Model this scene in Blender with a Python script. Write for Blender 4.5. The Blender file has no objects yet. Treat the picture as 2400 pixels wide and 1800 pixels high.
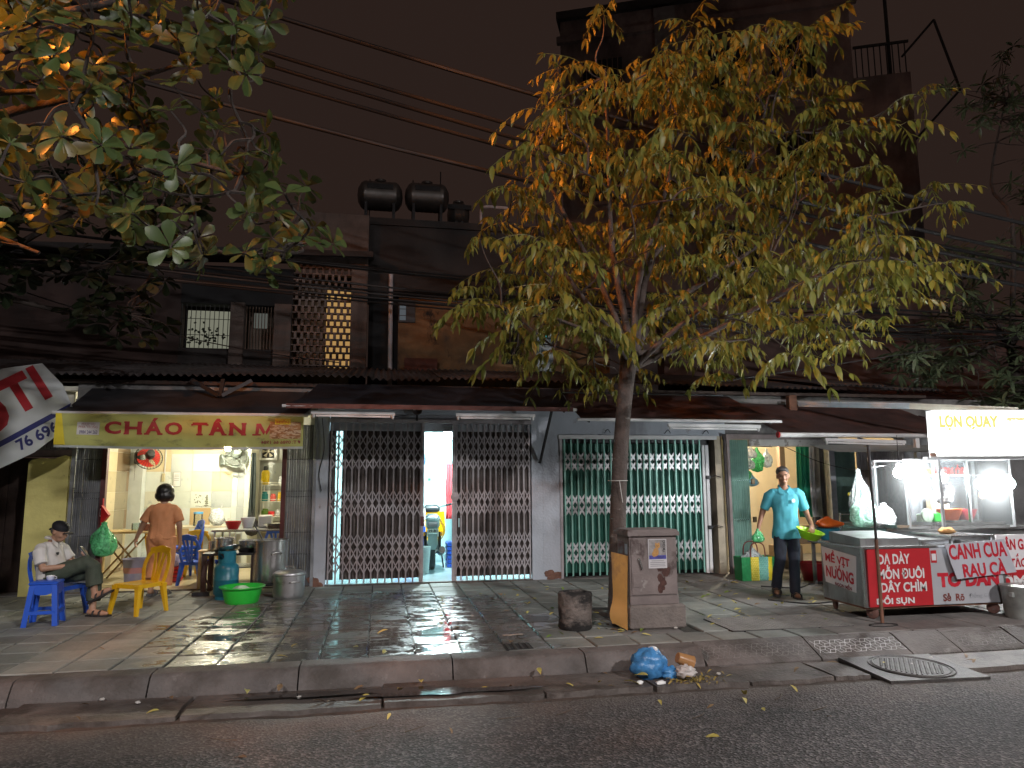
import bpy, math, random
from mathutils import Vector, Matrix, Euler, noise as mnoise
random.seed(7)
sc = bpy.context.scene
COL = sc.collection
R = math.radians
# ------------------------------------------------------------------ camera
F = 1665.0                                    # focal length in pixels of a 2400 px wide frame
cam_d = bpy.data.cameras.new('camera')
cam_d.sensor_width = 36.0
cam_d.lens = 36.0 * F / 2400.0
cam_d.clip_start = 0.05
cam_d.clip_end = 600.0
cam = bpy.data.objects.new('camera', cam_d)
COL.objects.link(cam)
yaw, pitch, roll = R(10.5), math.atan(230.0 / F), R(-0.3)
f0 = Vector((math.sin(yaw), math.cos(yaw), 0)); r0 = Vector((math.cos(yaw), -math.sin(yaw), 0))
fw = f0 * math.cos(pitch) + Vector((0, 0, 1)) * math.sin(pitch)
up = Vector((0, 0, 1)) * math.cos(pitch) - f0 * math.sin(pitch)
rt = r0 * math.cos(roll) + up * math.sin(roll)
up = up * math.cos(roll) - r0 * math.sin(roll)
mw = Matrix((rt, up, -fw)).transposed().to_4x4()
mw.translation = (0, 0, 1.61)
cam.matrix_world = mw
sc.camera = cam
# ------------------------------------------------------------------ night sky
w = bpy.data.worlds.new('World'); sc.world = w; w.use_nodes = True
wn = w.node_tree.nodes; wl = w.node_tree.links
bg = wn['Background']
bg.inputs['Color'].default_value = (0.0258, 0.0155, 0.0125, 1)
bg.inputs['Strength'].default_value = 0.9
# ------------------------------------------------------------------ render settings
sc.render.engine = 'CYCLES'
sc.cycles.use_denoising = True
sc.cycles.max_bounces = 6
sc.cycles.diffuse_bounces = 3
sc.cycles.glossy_bounces = 3
sc.cycles.transmission_bounces = 5
sc.cycles.transparent_max_bounces = 10
sc.cycles.caustics_reflective = False
sc.cycles.caustics_refractive = False
sc.cycles.sample_clamp_indirect = 4.0
sc.cycles.sample_clamp_direct = 0.0
sc.view_settings.view_transform = 'Standard'
sc.view_settings.look = 'None'
sc.view_settings.gamma = 1.0
sc.view_settings.exposure = 0.0
# ------------------------------------------------------------------ street lighting
# moonless night: a whisper of a sun for the diffuse glow of the town
sd = bpy.data.lights.new('sun', 'SUN'); sd.energy = 0.02; sd.angle = R(20); sd.color = (1, .86, .74)
so = bpy.data.objects.new('sun', sd); COL.objects.link(so); so.rotation_euler = (R(50), 0, R(20))
LAMPS = {   # street lamps (their poles are built further down): position of the flat head, watts, colour, head size
    'led':    ((8.6, -8.6, 9.4), 4100, (1.0, .955, .96), (.9, .5)),
    'led2':   ((-4.2, -8.6, 9.4), 2500, (1.0, .955, .96), (.9, .5)),
    'sodium': ((-2.3, 7.2, 7.6), 3600, (1.0, .27, .035), (.5, .25)),      # hooded twin heads: one throws along the street,
    'sodium2': ((-4.3, 4.3, 5.7), 2000, (1.0, .27, .035), (.5, .25)),     # the other back over the road
}
LAMP_DATA = {}
for k, (p, e, c, hs) in LAMPS.items():
    ld = bpy.data.lights.new('street_light_' + k, 'SPOT' if 'sodium' in k else 'AREA'); ld.energy = e; ld.color = c
    if 'sodium' in k: ld.spot_size = R(46 if k == 'sodium' else 110); ld.spot_blend = .6; ld.shadow_soft_size = .12
    else: ld.shape = 'RECTANGLE'; ld.size, ld.size_y = hs
    LAMP_DATA[k] = ld
BULB = dict(shop=1350.0, garage=2300.0, stall=1050.0, rightshop=800.0)   # strength of the lit bulbs

PZ = 0.16      # top of the pavement
YF = 10.7      # line of the shop fronts

# ================================================================== helpers
class MB:
    def __init__(s):
        s.v = []; s.f = []
    def add(s, vs, fs):
        o = len(s.v)
        s.v += [tuple(v) for v in vs]
        s.f += [tuple(i + o for i in f) for f in fs]
        return s
    def box(s, x0, x1, y0, y1, z0, z1):
        return s.add([(x0,y0,z0),(x1,y0,z0),(x1,y1,z0),(x0,y1,z0),(x0,y0,z1),(x1,y0,z1),(x1,y1,z1),(x0,y1,z1)],
                     [(0,3,2,1),(4,5,6,7),(0,1,5,4),(1,2,6,5),(2,3,7,6),(3,0,4,7)])
    def cham(s, x0, x1, y0, y1, z0, z1, c):      # box with chamfered top edge
        vs = [(x0,y0,z0),(x1,y0,z0),(x1,y1,z0),(x0,y1,z0),(x0,y0,z1-c),(x1,y0,z1-c),(x1,y1,z1-c),(x0,y1,z1-c),
              (x0+c,y0+c,z1),(x1-c,y0+c,z1),(x1-c,y1-c,z1),(x0+c,y1-c,z1)]
        return s.add(vs, [(0,1,5,4),(1,2,6,5),(2,3,7,6),(3,0,4,7),(4,5,9,8),(5,6,10,9),(6,7,11,10),(7,4,8,11),(8,9,10,11)])
    def rbox(s, cx, cy, cz, sx, sy, sz, b=.01, seg=1):   # box bevelled on all vertical edges and top/bottom rims
        hx, hy, hz = sx/2, sy/2, sz/2
        ring = []
        for (qx, qy) in ((1,-1),(1,1),(-1,1),(-1,-1)):
            a0 = {(1,-1):-90,(1,1):0,(-1,1):90,(-1,-1):180}[(qx,qy)]
            for k in range(seg+1):
                a = R(a0 + 90*k/seg)
                ring.append((qx*(hx-b)+b*math.cos(a), qy*(hy-b)+b*math.sin(a)))
        n = len(ring)
        def lay(z, ins):
            return [(cx + x*(1-ins/max(hx,1e-6)), cy + y*(1-ins/max(hy,1e-6)), cz+z) for x, y in ring]
        vs = lay(-hz, b) + lay(-hz+b, 0) + lay(hz-b, 0) + lay(hz, b)
        fs = [tuple(range(n-1,-1,-1)), tuple(range(3*n, 4*n))]
        for l in range(3):
            for i in range(n):
                j = (i+1) % n
                fs.append((l*n+i, l*n+j, (l+1)*n+j, (l+1)*n+i))
        return s.add(vs, fs)
    def beam(s, a, b, wd, ht, upv=(0,0,1)):
        a, b = Vector(a), Vector(b); d = (b-a)
        if d.length < 1e-6: return s
        d.normalize(); u = Vector(upv)
        if abs(d.dot(u)) > .98: u = Vector((0,1,0))
        sx = d.cross(u).normalized()*wd/2; sz = sx.cross(d).normalized()*ht/2
        vs = [a-sx-sz, a+sx-sz, a+sx+sz, a-sx+sz, b-sx-sz, b+sx-sz, b+sx+sz, b-sx+sz]
        return s.add(vs, [(3,2,1,0),(4,5,6,7),(0,1,5,4),(1,2,6,5),(2,3,7,6),(3,0,4,7)])
    def tube(s, pts, r, n=8, cap=True):
        pts = [Vector(p) for p in pts]; m = len(pts)
        rs = r if isinstance(r, (list, tuple)) else [r]*m
        t0 = (pts[1]-pts[0]).normalized()
        ref = Vector((0,0,1)) if abs(t0.z) < .9 else Vector((1,0,0))
        u = t0.cross(ref).normalized()
        vs = []
        for i, p in enumerate(pts):
            if i == 0: t = pts[1]-pts[0]
            elif i == m-1: t = pts[-1]-pts[-2]
            else: t = pts[i+1]-pts[i-1]
            t.normalize()
            u = (u - t*u.dot(t))
            if u.length < 1e-5: u = t.orthogonal()
            u.normalize(); v = t.cross(u)
            for k in range(n):
                a = 2*math.pi*k/n
                vs.append(p + (u*math.cos(a)+v*math.sin(a))*rs[i])
        fs = []
        for i in range(m-1):
            for k in range(n):
                k2 = (k+1) % n
                fs.append((i*n+k, i*n+k2, (i+1)*n+k2, (i+1)*n+k))
        if cap:
            fs.append(tuple(range(n-1,-1,-1))); fs.append(tuple((m-1)*n+k for k in range(n)))
        return s.add(vs, fs)
    def lathe(s, prof, n=24, c=(0,0,0), sx=1, sy=1, cap=True, mat=None):
        vs = []; fs = []; m = len(prof)
        for r, z in prof:
            for k in range(n):
                a = 2*math.pi*k/n
                vs.append((c[0]+r*sx*math.cos(a), c[1]+r*sy*math.sin(a), c[2]+z))
        for i in range(m-1):
            for k in range(n):
                k2 = (k+1) % n
                fs.append((i*n+k, i*n+k2, (i+1)*n+k2, (i+1)*n+k))
        if cap:
            if prof[0][0] > 1e-4: fs.append(tuple(range(n-1,-1,-1)))
            if prof[-1][0] > 1e-4: fs.append(tuple((m-1)*n+k for k in range(n)))
        if mat is not None: vs = [mat @ Vector(v) for v in vs]
        return s.add(vs, fs)
    def ball(s, c, r, nu=14, nv=9, rough=0, fr=4, seed=0, mat=None):
        if not isinstance(r, (tuple, list)): r = (r, r, r)
        vs = [(0,0,-1)]; fs = []
        for j in range(1, nv):
            p = math.pi*j/nv
            for k in range(nu):
                a = 2*math.pi*k/nu
                vs.append((math.sin(p)*math.cos(a), math.sin(p)*math.sin(a), -math.cos(p)))
        vs.append((0,0,1)); last = len(vs)-1
        for k in range(nu): fs.append((0, 1+(k+1) % nu, 1+k))
        for j in range(nv-2):
            for k in range(nu):
                a = 1+j*nu+k; b = 1+j*nu+(k+1) % nu
                fs.append((a, b, b+nu, a+nu))
        o = 1+(nv-2)*nu
        for k in range(nu): fs.append((o+k, o+(k+1) % nu, last))
        out = []
        for v in vs:
            q = Vector(v)
            if rough: q = q*(1+rough*mnoise.noise(q*fr+Vector((seed*3.1, seed*1.7, seed))))
            q = Vector((q.x*r[0], q.y*r[1], q.z*r[2]))
            if mat is not None: q = mat @ q
            out.append((c[0]+q.x, c[1]+q.y, c[2]+q.z))
        return s.add(out, fs)
    def quad(s, a, b, c, d): return s.add([a,b,c,d], [(0,1,2,3)])
    def grid(s, fn, nu, nv):       # fn(u,v) in 0..1 -> point
        vs = [fn(i/nu, j/nv) for j in range(nv+1) for i in range(nu+1)]
        fs = [(j*(nu+1)+i, j*(nu+1)+i+1, (j+1)*(nu+1)+i+1, (j+1)*(nu+1)+i) for j in range(nv) for i in range(nu)]
        return s.add(vs, fs)
    def prism(s, poly, d, axis='y'):   # 2-D outline (a,b) -> plate between depth d[0] and d[1]
        n = len(poly)
        def P(a, b, t): return (a,t,b) if axis == 'y' else ((t,a,b) if axis == 'x' else (a,b,t))
        vs = [P(a,b,d[0]) for a,b in poly] + [P(a,b,d[1]) for a,b in poly]
        fs = [tuple(range(n)), tuple(range(2*n-1, n-1, -1))]
        for i in range(n):
            j = (i+1) % n
            fs.append((i, i+n, j+n, j))
        return s.add(vs, fs)
    def xf(s, m):
        s.v = [tuple(m @ Vector(v)) for v in s.v]; return s
    def mesh(s, name, mat=None, smooth=None):
        me = bpy.data.meshes.new(name)
        me.from_pydata(s.v, [], s.f)
        me.validate()
        if mat is not None: me.materials.append(mat)
        if smooth:
            me.polygons.foreach_set('use_smooth', [True]*len(me.polygons))
            me.set_sharp_from_angle(angle=R(smooth if smooth is not True else 40))
        me.update()
        return me
    def build(s, name, mat, parent=None, smooth=None, world=False):
        """link as ONE mesh object; world=True: the vertices are world points"""
        off = Vector((0,0,0)); loc = None
        if parent is not None:
            if world: off = Vector(parent.get('_o', (0,0,0)))
        else:
            xs = [v[0] for v in s.v]; ys = [v[1] for v in s.v]; zs = [v[2] for v in s.v]
            off = Vector(((min(xs)+max(xs))/2, (min(ys)+max(ys))/2, min(zs))); loc = off
        if off.length > 0: s.v = [(v[0]-off.x, v[1]-off.y, v[2]-off.z) for v in s.v]
        me = s.mesh(name, mat, smooth)
        o = bpy.data.objects.new(name, me); COL.objects.link(o)
        if loc is not None: o.location = loc
        if parent is not None:
            o.parent = parent
            if '_o' in parent: o['_o'] = parent['_o']
        else:
            o['_o'] = tuple(off)
        return o

def tag(o, label=None, cat=None, group=None, kind=None):
    if label: o['label'] = label
    if cat: o['category'] = cat
    if group: o['group'] = group
    if kind: o['kind'] = kind
    return o
def thing(name, label, cat, loc=(0,0,0), rz=0, group=None):
    o = bpy.data.objects.new(name, None); COL.objects.link(o)
    o.empty_display_size = .1
    o.location = loc; o.rotation_euler = (0,0,rz)
    o['_o'] = tuple(loc)
    return tag(o, label, cat, group)
def dup(o, parent=None, loc=None, rz=None, label=None):
    kids = CH.get(o.name) or [c for c in o.children]
    CH[o.name] = kids
    c = o.copy(); COL.objects.link(c)
    if parent is not None: c.parent = parent
    if loc is not None: c.location = loc
    if rz is not None: c.rotation_euler = (0,0,rz)
    if label: c['label'] = label
    for k in kids: dup(k, c)
    return c
CH = {}
def inst(name, me, parent=None, loc=(0,0,0), rot=(0,0,0), scale=1):
    o = bpy.data.objects.new(name, me); COL.objects.link(o)
    if parent is not None: o.parent = parent
    o.location = loc; o.rotation_euler = rot
    if scale != 1: o.scale = (scale,)*3 if not isinstance(scale, (tuple, list)) else scale
    return o

# ------------------------------------------------------------------ materials
MATS = {}
def M(name, col=(.5,.5,.5), rough=.6, metal=0, var=.15, scale=5, bump=0, bscale=60, stain=None, rand=0,
      trans=0, spec=.5, alpha=1, coat=0, emit=None):
    """stain = (colour, scale, threshold, softness, vertical stretch)"""
    if name in MATS: return MATS[name]
    m = bpy.data.materials.new(name); m.use_nodes = True
    nt = m.node_tree; N = nt.nodes; L = nt.links
    b = N['Principled BSDF']
    b.inputs['Roughness'].default_value = rough; b.inputs['Metallic'].default_value = metal
    b.inputs['Specular IOR Level'].default_value = spec
    if coat: b.inputs['Coat Weight'].default_value = coat; b.inputs['Coat Roughness'].default_value = .15
    geo = N.new('ShaderNodeNewGeometry')
    cur = None
    nz = N.new('ShaderNodeTexNoise'); nz.inputs['Scale'].default_value = scale; nz.inputs['Detail'].default_value = 5
    nz.inputs['Roughness'].default_value = .6
    L.new(geo.outputs['Position'], nz.inputs['Vector'])
    rp = N.new('ShaderNodeValToRGB')
    rp.color_ramp.elements[0].position = .3; rp.color_ramp.elements[1].position = .72
    rp.color_ramp.elements[0].color = tuple(max(0,c*(1-var)) for c in col)+(1,)
    rp.color_ramp.elements[1].color = tuple(min(1,c*(1+var)) for c in col)+(1,)
    L.new(nz.outputs['Fac'], rp.inputs['Fac']); cur = rp.outputs['Color']
    if rand:
        oi = N.new('ShaderNodeObjectInfo'); mr = N.new('ShaderNodeMapRange')
        mr.inputs['To Min'].default_value = 1-rand; mr.inputs['To Max'].default_value = 1+rand
        L.new(oi.outputs['Random'], mr.inputs['Value'])
        vm = N.new('ShaderNodeVectorMath'); vm.operation = 'SCALE'
        L.new(cur, vm.inputs[0]); L.new(mr.outputs['Result'], vm.inputs['Scale']); cur = vm.outputs['Vector']
    for st in ([stain] if stain and not isinstance(stain, list) else (stain or [])):
        sc_, ss, th, so_, stretch = st
        mp = N.new('ShaderNodeMapping'); mp.inputs['Scale'].default_value = (1,1,1/stretch)
        mp.inputs['Location'].default_value = (ss*.37, ss*.11, th)
        n2 = N.new('ShaderNodeTexNoise'); n2.inputs['Scale'].default_value = ss; n2.inputs['Detail'].default_value = 7
        n2.inputs['Roughness'].default_value = .65
        L.new(geo.outputs['Position'], mp.inputs['Vector']); L.new(mp.outputs['Vector'], n2.inputs['Vector'])
        mr2 = N.new('ShaderNodeMapRange'); mr2.inputs['From Min'].default_value = th; mr2.inputs['From Max'].default_value = th+so_
        L.new(n2.outputs['Fac'], mr2.inputs['Value'])
        mx = N.new('ShaderNodeMix'); mx.data_type = 'RGBA'
        L.new(mr2.outputs['Result'], mx.inputs['Factor']); L.new(cur, mx.inputs['A']); mx.inputs['B'].default_value = tuple(sc_)+(1,)
        cur = mx.outputs['Result']
    L.new(cur, b.inputs['Base Color'])
    if bump:
        n3 = N.new('ShaderNodeTexNoise'); n3.inputs['Scale'].default_value = bscale; n3.inputs['Detail'].default_value = 4
        L.new(geo.outputs['Position'], n3.inputs['Vector'])
        bp = N.new('ShaderNodeBump'); bp.inputs['Strength'].default_value = bump; bp.inputs['Distance'].default_value = .02
        L.new(n3.outputs['Fac'], bp.inputs['Height']); L.new(bp.outputs['Normal'], b.inputs['Normal'])
    if alpha < 1: b.inputs['Alpha'].default_value = alpha
    if emit:
        b.inputs['Emission Color'].default_value = tuple(emit[0])+(1,); b.inputs['Emission Strength'].default_value = emit[1]
    if trans:
        tr = N.new('ShaderNodeBsdfTranslucent'); L.new(cur, tr.inputs['Color'])
        ms = N.new('ShaderNodeMixShader'); ms.inputs[0].default_value = trans
        L.new(b.outputs[0], ms.inputs[1]); L.new(tr.outputs[0], ms.inputs[2])
        L.new(ms.outputs[0], N['Material Output'].inputs['Surface'])
    MATS[name] = m
    return m
def glow(name, col, s):
    if name in MATS: return MATS[name]
    m = bpy.data.materials.new(name); m.use_nodes = True
    nt = m.node_tree; nt.nodes.remove(nt.nodes['Principled BSDF'])
    e = nt.nodes.new('ShaderNodeEmission'); e.inputs['Color'].default_value = tuple(col)+(1,); e.inputs['Strength'].default_value = s
    nt.links.new(e.outputs[0], nt.nodes['Material Output'].inputs['Surface'])
    MATS[name] = m
    return m
def glass(name, col=(1,1,1), alpha=.12, rough=.03):
    if name in MATS: return MATS[name]
    m = bpy.data.materials.new(name); m.use_nodes = True
    nt = m.node_tree; N = nt.nodes; L = nt.links
    N.remove(N['Principled BSDF'])
    t = N.new('ShaderNodeBsdfTransparent'); t.inputs['Color'].default_value = tuple(col)+(1,)
    g = N.new('ShaderNodeBsdfGlossy'); g.inputs['Roughness'].default_value = rough
    d = N.new('ShaderNodeBsdfDiffuse'); d.inputs['Color'].default_value = tuple(col)+(1,)
    fr = N.new('ShaderNodeFresnel'); fr.inputs['IOR'].default_value = 1.45
    if rough >= .1:          # crumpled film: creases catch the light, thickness varies
        ge = N.new('ShaderNodeNewGeometry'); cn = N.new('ShaderNodeTexNoise'); cn.inputs['Scale'].default_value = 16; cn.inputs['Detail'].default_value = 4; cn.inputs['Distortion'].default_value = 1.2
        L.new(ge.outputs['Position'], cn.inputs['Vector']); bp = N.new('ShaderNodeBump'); bp.inputs['Strength'].default_value = .9; bp.inputs['Distance'].default_value = .03
        L.new(cn.outputs['Fac'], bp.inputs['Height'])
        for nd in (g, d, fr): L.new(bp.outputs['Normal'], nd.inputs['Normal'])
    m1 = N.new('ShaderNodeMixShader'); m1.inputs[0].default_value = alpha
    if rough >= .1:
        mr = N.new('ShaderNodeMapRange'); mr.inputs['From Min'].default_value = .3; mr.inputs['From Max'].default_value = .7; mr.inputs['To Min'].default_value = alpha*.45; mr.inputs['To Max'].default_value = min(1,alpha*1.5)
        L.new(cn.outputs['Fac'], mr.inputs['Value']); L.new(mr.outputs['Result'], m1.inputs[0])
    L.new(t.outputs[0], m1.inputs[1]); L.new(d.outputs[0], m1.inputs[2])
    m2 = N.new('ShaderNodeMixShader')
    L.new(fr.outputs[0], m2.inputs[0]); L.new(m1.outputs[0], m2.inputs[1]); L.new(g.outputs[0], m2.inputs[2])
    L.new(m2.outputs[0], N['Material Output'].inputs['Surface'])
    MATS[name] = m
    return m
# ------------------------------------------------------------------ lettering: a flat mesh in the X-Z plane facing -Y, fitted to a box
def letters(body, x0, x1, z0, z1, y, mat, parent, name='lettering', bold=.02, shear=0, mtx=None, mirror=False):
    cu = bpy.data.curves.new('lettering', 'FONT'); cu.body = body; cu.size = 1; cu.offset = bold; cu.resolution_u = 3
    cu.space_line = .85
    cu.align_x = 'CENTER'
    to = bpy.data.objects.new('lettering_source', cu)
    COL.objects.link(to)
    me = bpy.data.meshes.new_from_object(to)
    bpy.data.objects.remove(to); bpy.data.curves.remove(cu)
    if not len(me.vertices): return None
    xs = [v.co.x for v in me.vertices]; ys = [v.co.y for v in me.vertices]
    ax, bx, ay, by = min(xs), max(xs), min(ys), max(ys)
    for v in me.vertices:
        u = (v.co.x-ax)/(bx-ax); t = (v.co.y-ay)/(by-ay)
        if mirror: u = 1-u
        p = Vector((x0+(x1-x0)*u+shear*t, y, z0+(z1-z0)*t))
        v.co = mtx @ p if mtx is not None else p
    me.name = name; me.materials.clear(); me.materials.append(mat)
    o = bpy.data.objects.new(name, me); COL.objects.link(o); o.parent = parent
    return o
def arc(c, r, a0, a1, n, plane='xz', y=0):
    out = []
    for k in range(n+1):
        a = R(a0+(a1-a0)*k/n)
        if plane == 'xz': out.append((c[0]+r*math.cos(a), y, c[1]+r*math.sin(a)))
        elif plane == 'xy': out.append((c[0]+r*math.cos(a), c[1]+r*math.sin(a), y))
        else: out.append((y, c[0]+r*math.cos(a), c[1]+r*math.sin(a)))
    return out
def smoothpath(pts, n=6):
    P = [Vector(p) for p in pts]; out = []
    for i in range(len(P)-1):
        a = P[max(i-1,0)]; b = P[i]; c = P[i+1]; d = P[min(i+2,len(P)-1)]
        for k in range(n):
            t = k/n
            out.append(.5*((2*b)+(c-a)*t+(2*a-5*b+4*c-d)*t*t+(3*b-a-3*c+d)*t**3))
    out.append(P[-1]); return out
# ================================================================== GROUND
def ground_mats():
    # asphalt: stone grains in dark binder
    m = bpy.data.materials.new('asphalt'); m.use_nodes = True; N = m.node_tree.nodes; L = m.node_tree.links; b = N['Principled BSDF']
    geo = N.new('ShaderNodeNewGeometry')
    vo = N.new('ShaderNodeTexVoronoi'); vo.inputs['Scale'].default_value = 62
    L.new(geo.outputs['Position'], vo.inputs['Vector'])
    rp = N.new('ShaderNodeValToRGB'); e = rp.color_ramp.elements
    e[0].position = .0; e[0].color = (.026,.022,.021,1); e[1].position = 1; e[1].color = (.135,.118,.112,1)
    x = rp.color_ramp.elements.new(.62); x.color = (.042,.036,.034,1)
    sp = N.new('ShaderNodeSeparateColor'); L.new(vo.outputs['Color'], sp.inputs['Color']); L.new(sp.outputs[0], rp.inputs['Fac'])
    nz = N.new('ShaderNodeTexNoise'); nz.inputs['Scale'].default_value = 1.1; nz.inputs['Detail'].default_value = 6
    L.new(geo.outputs['Position'], nz.inputs['Vector'])
    mr = N.new('ShaderNodeMapRange'); mr.inputs['From Min'].default_value = .3; mr.inputs['From Max'].default_value = .7
    mr.inputs['To Min'].default_value = .62; mr.inputs['To Max'].default_value = 1.3
    L.new(nz.outputs['Fac'], mr.inputs['Value'])
    vm = N.new('ShaderNodeVectorMath'); vm.operation = 'SCALE'; L.new(rp.outputs['Color'], vm.inputs[0]); L.new(mr.outputs['Result'], vm.inputs['Scale'])
    # a dusty brown film towards the gutter
    sx = N.new('ShaderNodeSeparateXYZ'); L.new(geo.outputs['Position'], sx.inputs[0])
    n4 = N.new('ShaderNodeTexNoise'); n4.inputs['Scale'].default_value = 2.3; n4.inputs['Detail'].default_value = 5; L.new(geo.outputs['Position'], n4.inputs['Vector'])
    ad = N.new('ShaderNodeMath'); ad.operation = 'MULTIPLY_ADD'; L.new(n4.outputs['Fac'], ad.inputs[0]); ad.inputs[1].default_value = 1.5; L.new(sx.outputs['Y'], ad.inputs[2])
    m2 = N.new('ShaderNodeMapRange'); m2.inputs['From Min'].default_value = 5.5; m2.inputs['From Max'].default_value = 6.35; m2.inputs['To Max'].default_value = .75
    L.new(ad.outputs[0], m2.inputs['Value'])
    mx = N.new('ShaderNodeMix'); mx.data_type = 'RGBA'; L.new(m2.outputs['Result'], mx.inputs['Factor']); L.new(vm.outputs['Vector'], mx.inputs['A']); mx.inputs['B'].default_value = (.135,.105,.09,1)
    L.new(mx.outputs['Result'], b.inputs['Base Color'])
    b.inputs['Roughness'].default_value = .78
    bp = N.new('ShaderNodeBump'); bp.inputs['Strength'].default_value = .8; bp.inputs['Distance'].default_value = .012
    L.new(vo.outputs['Distance'], bp.inputs['Height']); L.new(bp.outputs['Normal'], b.inputs['Normal'])
    MATS['asphalt'] = m
    # paving: dry grey stone; a hosed-down patch where water still lies
    def paving(name, c0, c1, randv, relief):
        m = bpy.data.materials.new(name); m.use_nodes = True; N = m.node_tree.nodes; L = m.node_tree.links; b = N['Principled BSDF']
        geo = N.new('ShaderNodeNewGeometry')
        nz = N.new('ShaderNodeTexNoise'); nz.inputs['Scale'].default_value = 3.2; nz.inputs['Detail'].default_value = 8; nz.inputs['Roughness'].default_value = .68
        L.new(geo.outputs['Position'], nz.inputs['Vector'])
        rp = N.new('ShaderNodeValToRGB'); rp.color_ramp.elements[0].position = .32; rp.color_ramp.elements[1].position = .7
        rp.color_ramp.elements[0].color = c0+(1,); rp.color_ramp.elements[1].color = c1+(1,)
        L.new(nz.outputs['Fac'], rp.inputs['Fac'])
        oi = N.new('ShaderNodeObjectInfo'); mr = N.new('ShaderNodeMapRange'); mr.inputs['To Min'].default_value = 1-randv; mr.inputs['To Max'].default_value = 1+randv
        L.new(oi.outputs['Random'], mr.inputs['Value'])
        vm = N.new('ShaderNodeVectorMath'); vm.operation = 'SCALE'; L.new(rp.outputs['Color'], vm.inputs[0]); L.new(mr.outputs['Result'], vm.inputs['Scale'])
        # wet patch: distance in the pavement plane from the doorway run-off, ragged by noise
        mp = N.new('ShaderNodeMapping'); mp.inputs['Location'].default_value = (0.10*.52, -7.7*.42, 0); mp.inputs['Scale'].default_value = (.50,.42,0)
        L.new(geo.outputs['Position'], mp.inputs['Vector'])
        ln = N.new('ShaderNodeVectorMath'); ln.operation = 'LENGTH'; L.new(mp.outputs['Vector'], ln.inputs[0])
        n2 = N.new('ShaderNodeTexNoise'); n2.inputs['Scale'].default_value = 1.6; n2.inputs['Detail'].default_value = 6; L.new(geo.outputs['Position'], n2.inputs['Vector'])
        sb = N.new('ShaderNodeMath'); sb.operation = 'MULTIPLY_ADD'; L.new(n2.outputs['Fac'], sb.inputs[0]); sb.inputs[1].default_value = -.95; L.new(ln.outputs['Value'], sb.inputs[2])
        w = N.new('ShaderNodeMapRange'); w.inputs['From Min'].default_value = .62; w.inputs['From Max'].default_value = .36
        L.new(sb.outputs[0], w.inputs['Value'])
        # inside the wet patch, water stands in shallow pools of ragged outline
        mp3 = N.new('ShaderNodeMapping'); mp3.inputs['Scale'].default_value = (3.6,6.2,1); L.new(geo.outputs['Position'], mp3.inputs['Vector'])
        n3 = N.new('ShaderNodeTexNoise'); n3.inputs['Scale'].default_value = 1; n3.inputs['Detail'].default_value = 8; n3.inputs['Roughness'].default_value = .6; n3.inputs['Distortion'].default_value = .8
        L.new(mp3.outputs['Vector'], n3.inputs['Vector'])
        pl = N.new('ShaderNodeMapRange'); pl.inputs['From Min'].default_value = .47; pl.inputs['From Max'].default_value = .57; L.new(n3.outputs['Fac'], pl.inputs['Value'])
        pw = N.new('ShaderNodeMath'); pw.operation = 'MULTIPLY'; L.new(pl.outputs['Result'], pw.inputs[0]); L.new(w.outputs['Result'], pw.inputs[1])
        dk = N.new('ShaderNodeMapRange'); dk.inputs['To Min'].default_value = 1; dk.inputs['To Max'].default_value = .36; L.new(w.outputs['Result'], dk.inputs['Value'])
        v2 = N.new('ShaderNodeVectorMath'); v2.operation = 'SCALE'; L.new(vm.outputs['Vector'], v2.inputs[0]); L.new(dk.outputs['Result'], v2.inputs['Scale'])
        L.new(v2.outputs['Vector'], b.inputs['Base Color'])
        r1 = N.new('ShaderNodeMapRange'); r1.inputs['To Min'].default_value = .7; r1.inputs['To Max'].default_value = .30; L.new(w.outputs['Result'], r1.inputs['Value'])
        r2 = N.new('ShaderNodeMix'); r2.data_type = 'FLOAT'; L.new(pw.outputs[0], r2.inputs['Factor']); L.new(r1.outputs['Result'], r2.inputs['A']); r2.inputs['B'].default_value = .05
        L.new(r2.outputs['Result'], b.inputs['Roughness'])
        n5 = N.new('ShaderNodeTexNoise'); n5.inputs['Scale'].default_value = 26; n5.inputs['Detail'].default_value = 6; L.new(geo.outputs['Position'], n5.inputs['Vector'])
        st = N.new('ShaderNodeMapRange'); st.inputs['To Min'].default_value = relief; st.inputs['To Max'].default_value = .035; L.new(pw.outputs[0], st.inputs['Value'])
        bp = N.new('ShaderNodeBump'); bp.inputs['Distance'].default_value = .02; L.new(n5.outputs['Fac'], bp.inputs['Height']); L.new(st.outputs['Result'], bp.inputs['Strength'])
        L.new(bp.outputs['Normal'], b.inputs['Normal'])
        MATS[name] = m
    paving('paving_stone', (.15,.155,.14), (.26,.265,.24), .2, .35)
    paving('paving_bed', (.022,.020,.018), (.045,.042,.038), 0, .5)
    paving('paving_concrete', (.12,.112,.105), (.25,.235,.22), .12, .5)
ground_mats()
concrete = M('kerb_concrete', (.115,.10,.093), .75, var=.3, scale=4, bump=.5, bscale=45, rand=.1, stain=[((.055,.045,.038), 2.2, .47, .16, 1), ((.16,.145,.135), 6, .62, .06, 1)])
gutter_m = M('gutter_concrete', (.105,.088,.078), .62, var=.35, scale=3.2, bump=.5, bscale=38, rand=.12, stain=[((.055,.043,.036), 2.6, .47, .14, 1), ((.15,.13,.115), 7, .64, .05, 1)])
dirt = M('dirt', (.075,.055,.043), .9, var=.4, scale=9, bump=.8, bscale=50)

tag(MB().quad((-200,-150,-.06),(200,-150,-.06),(200,250,-.06),(-200,250,-.06)).build('ground', dirt), kind='structure')
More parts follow.
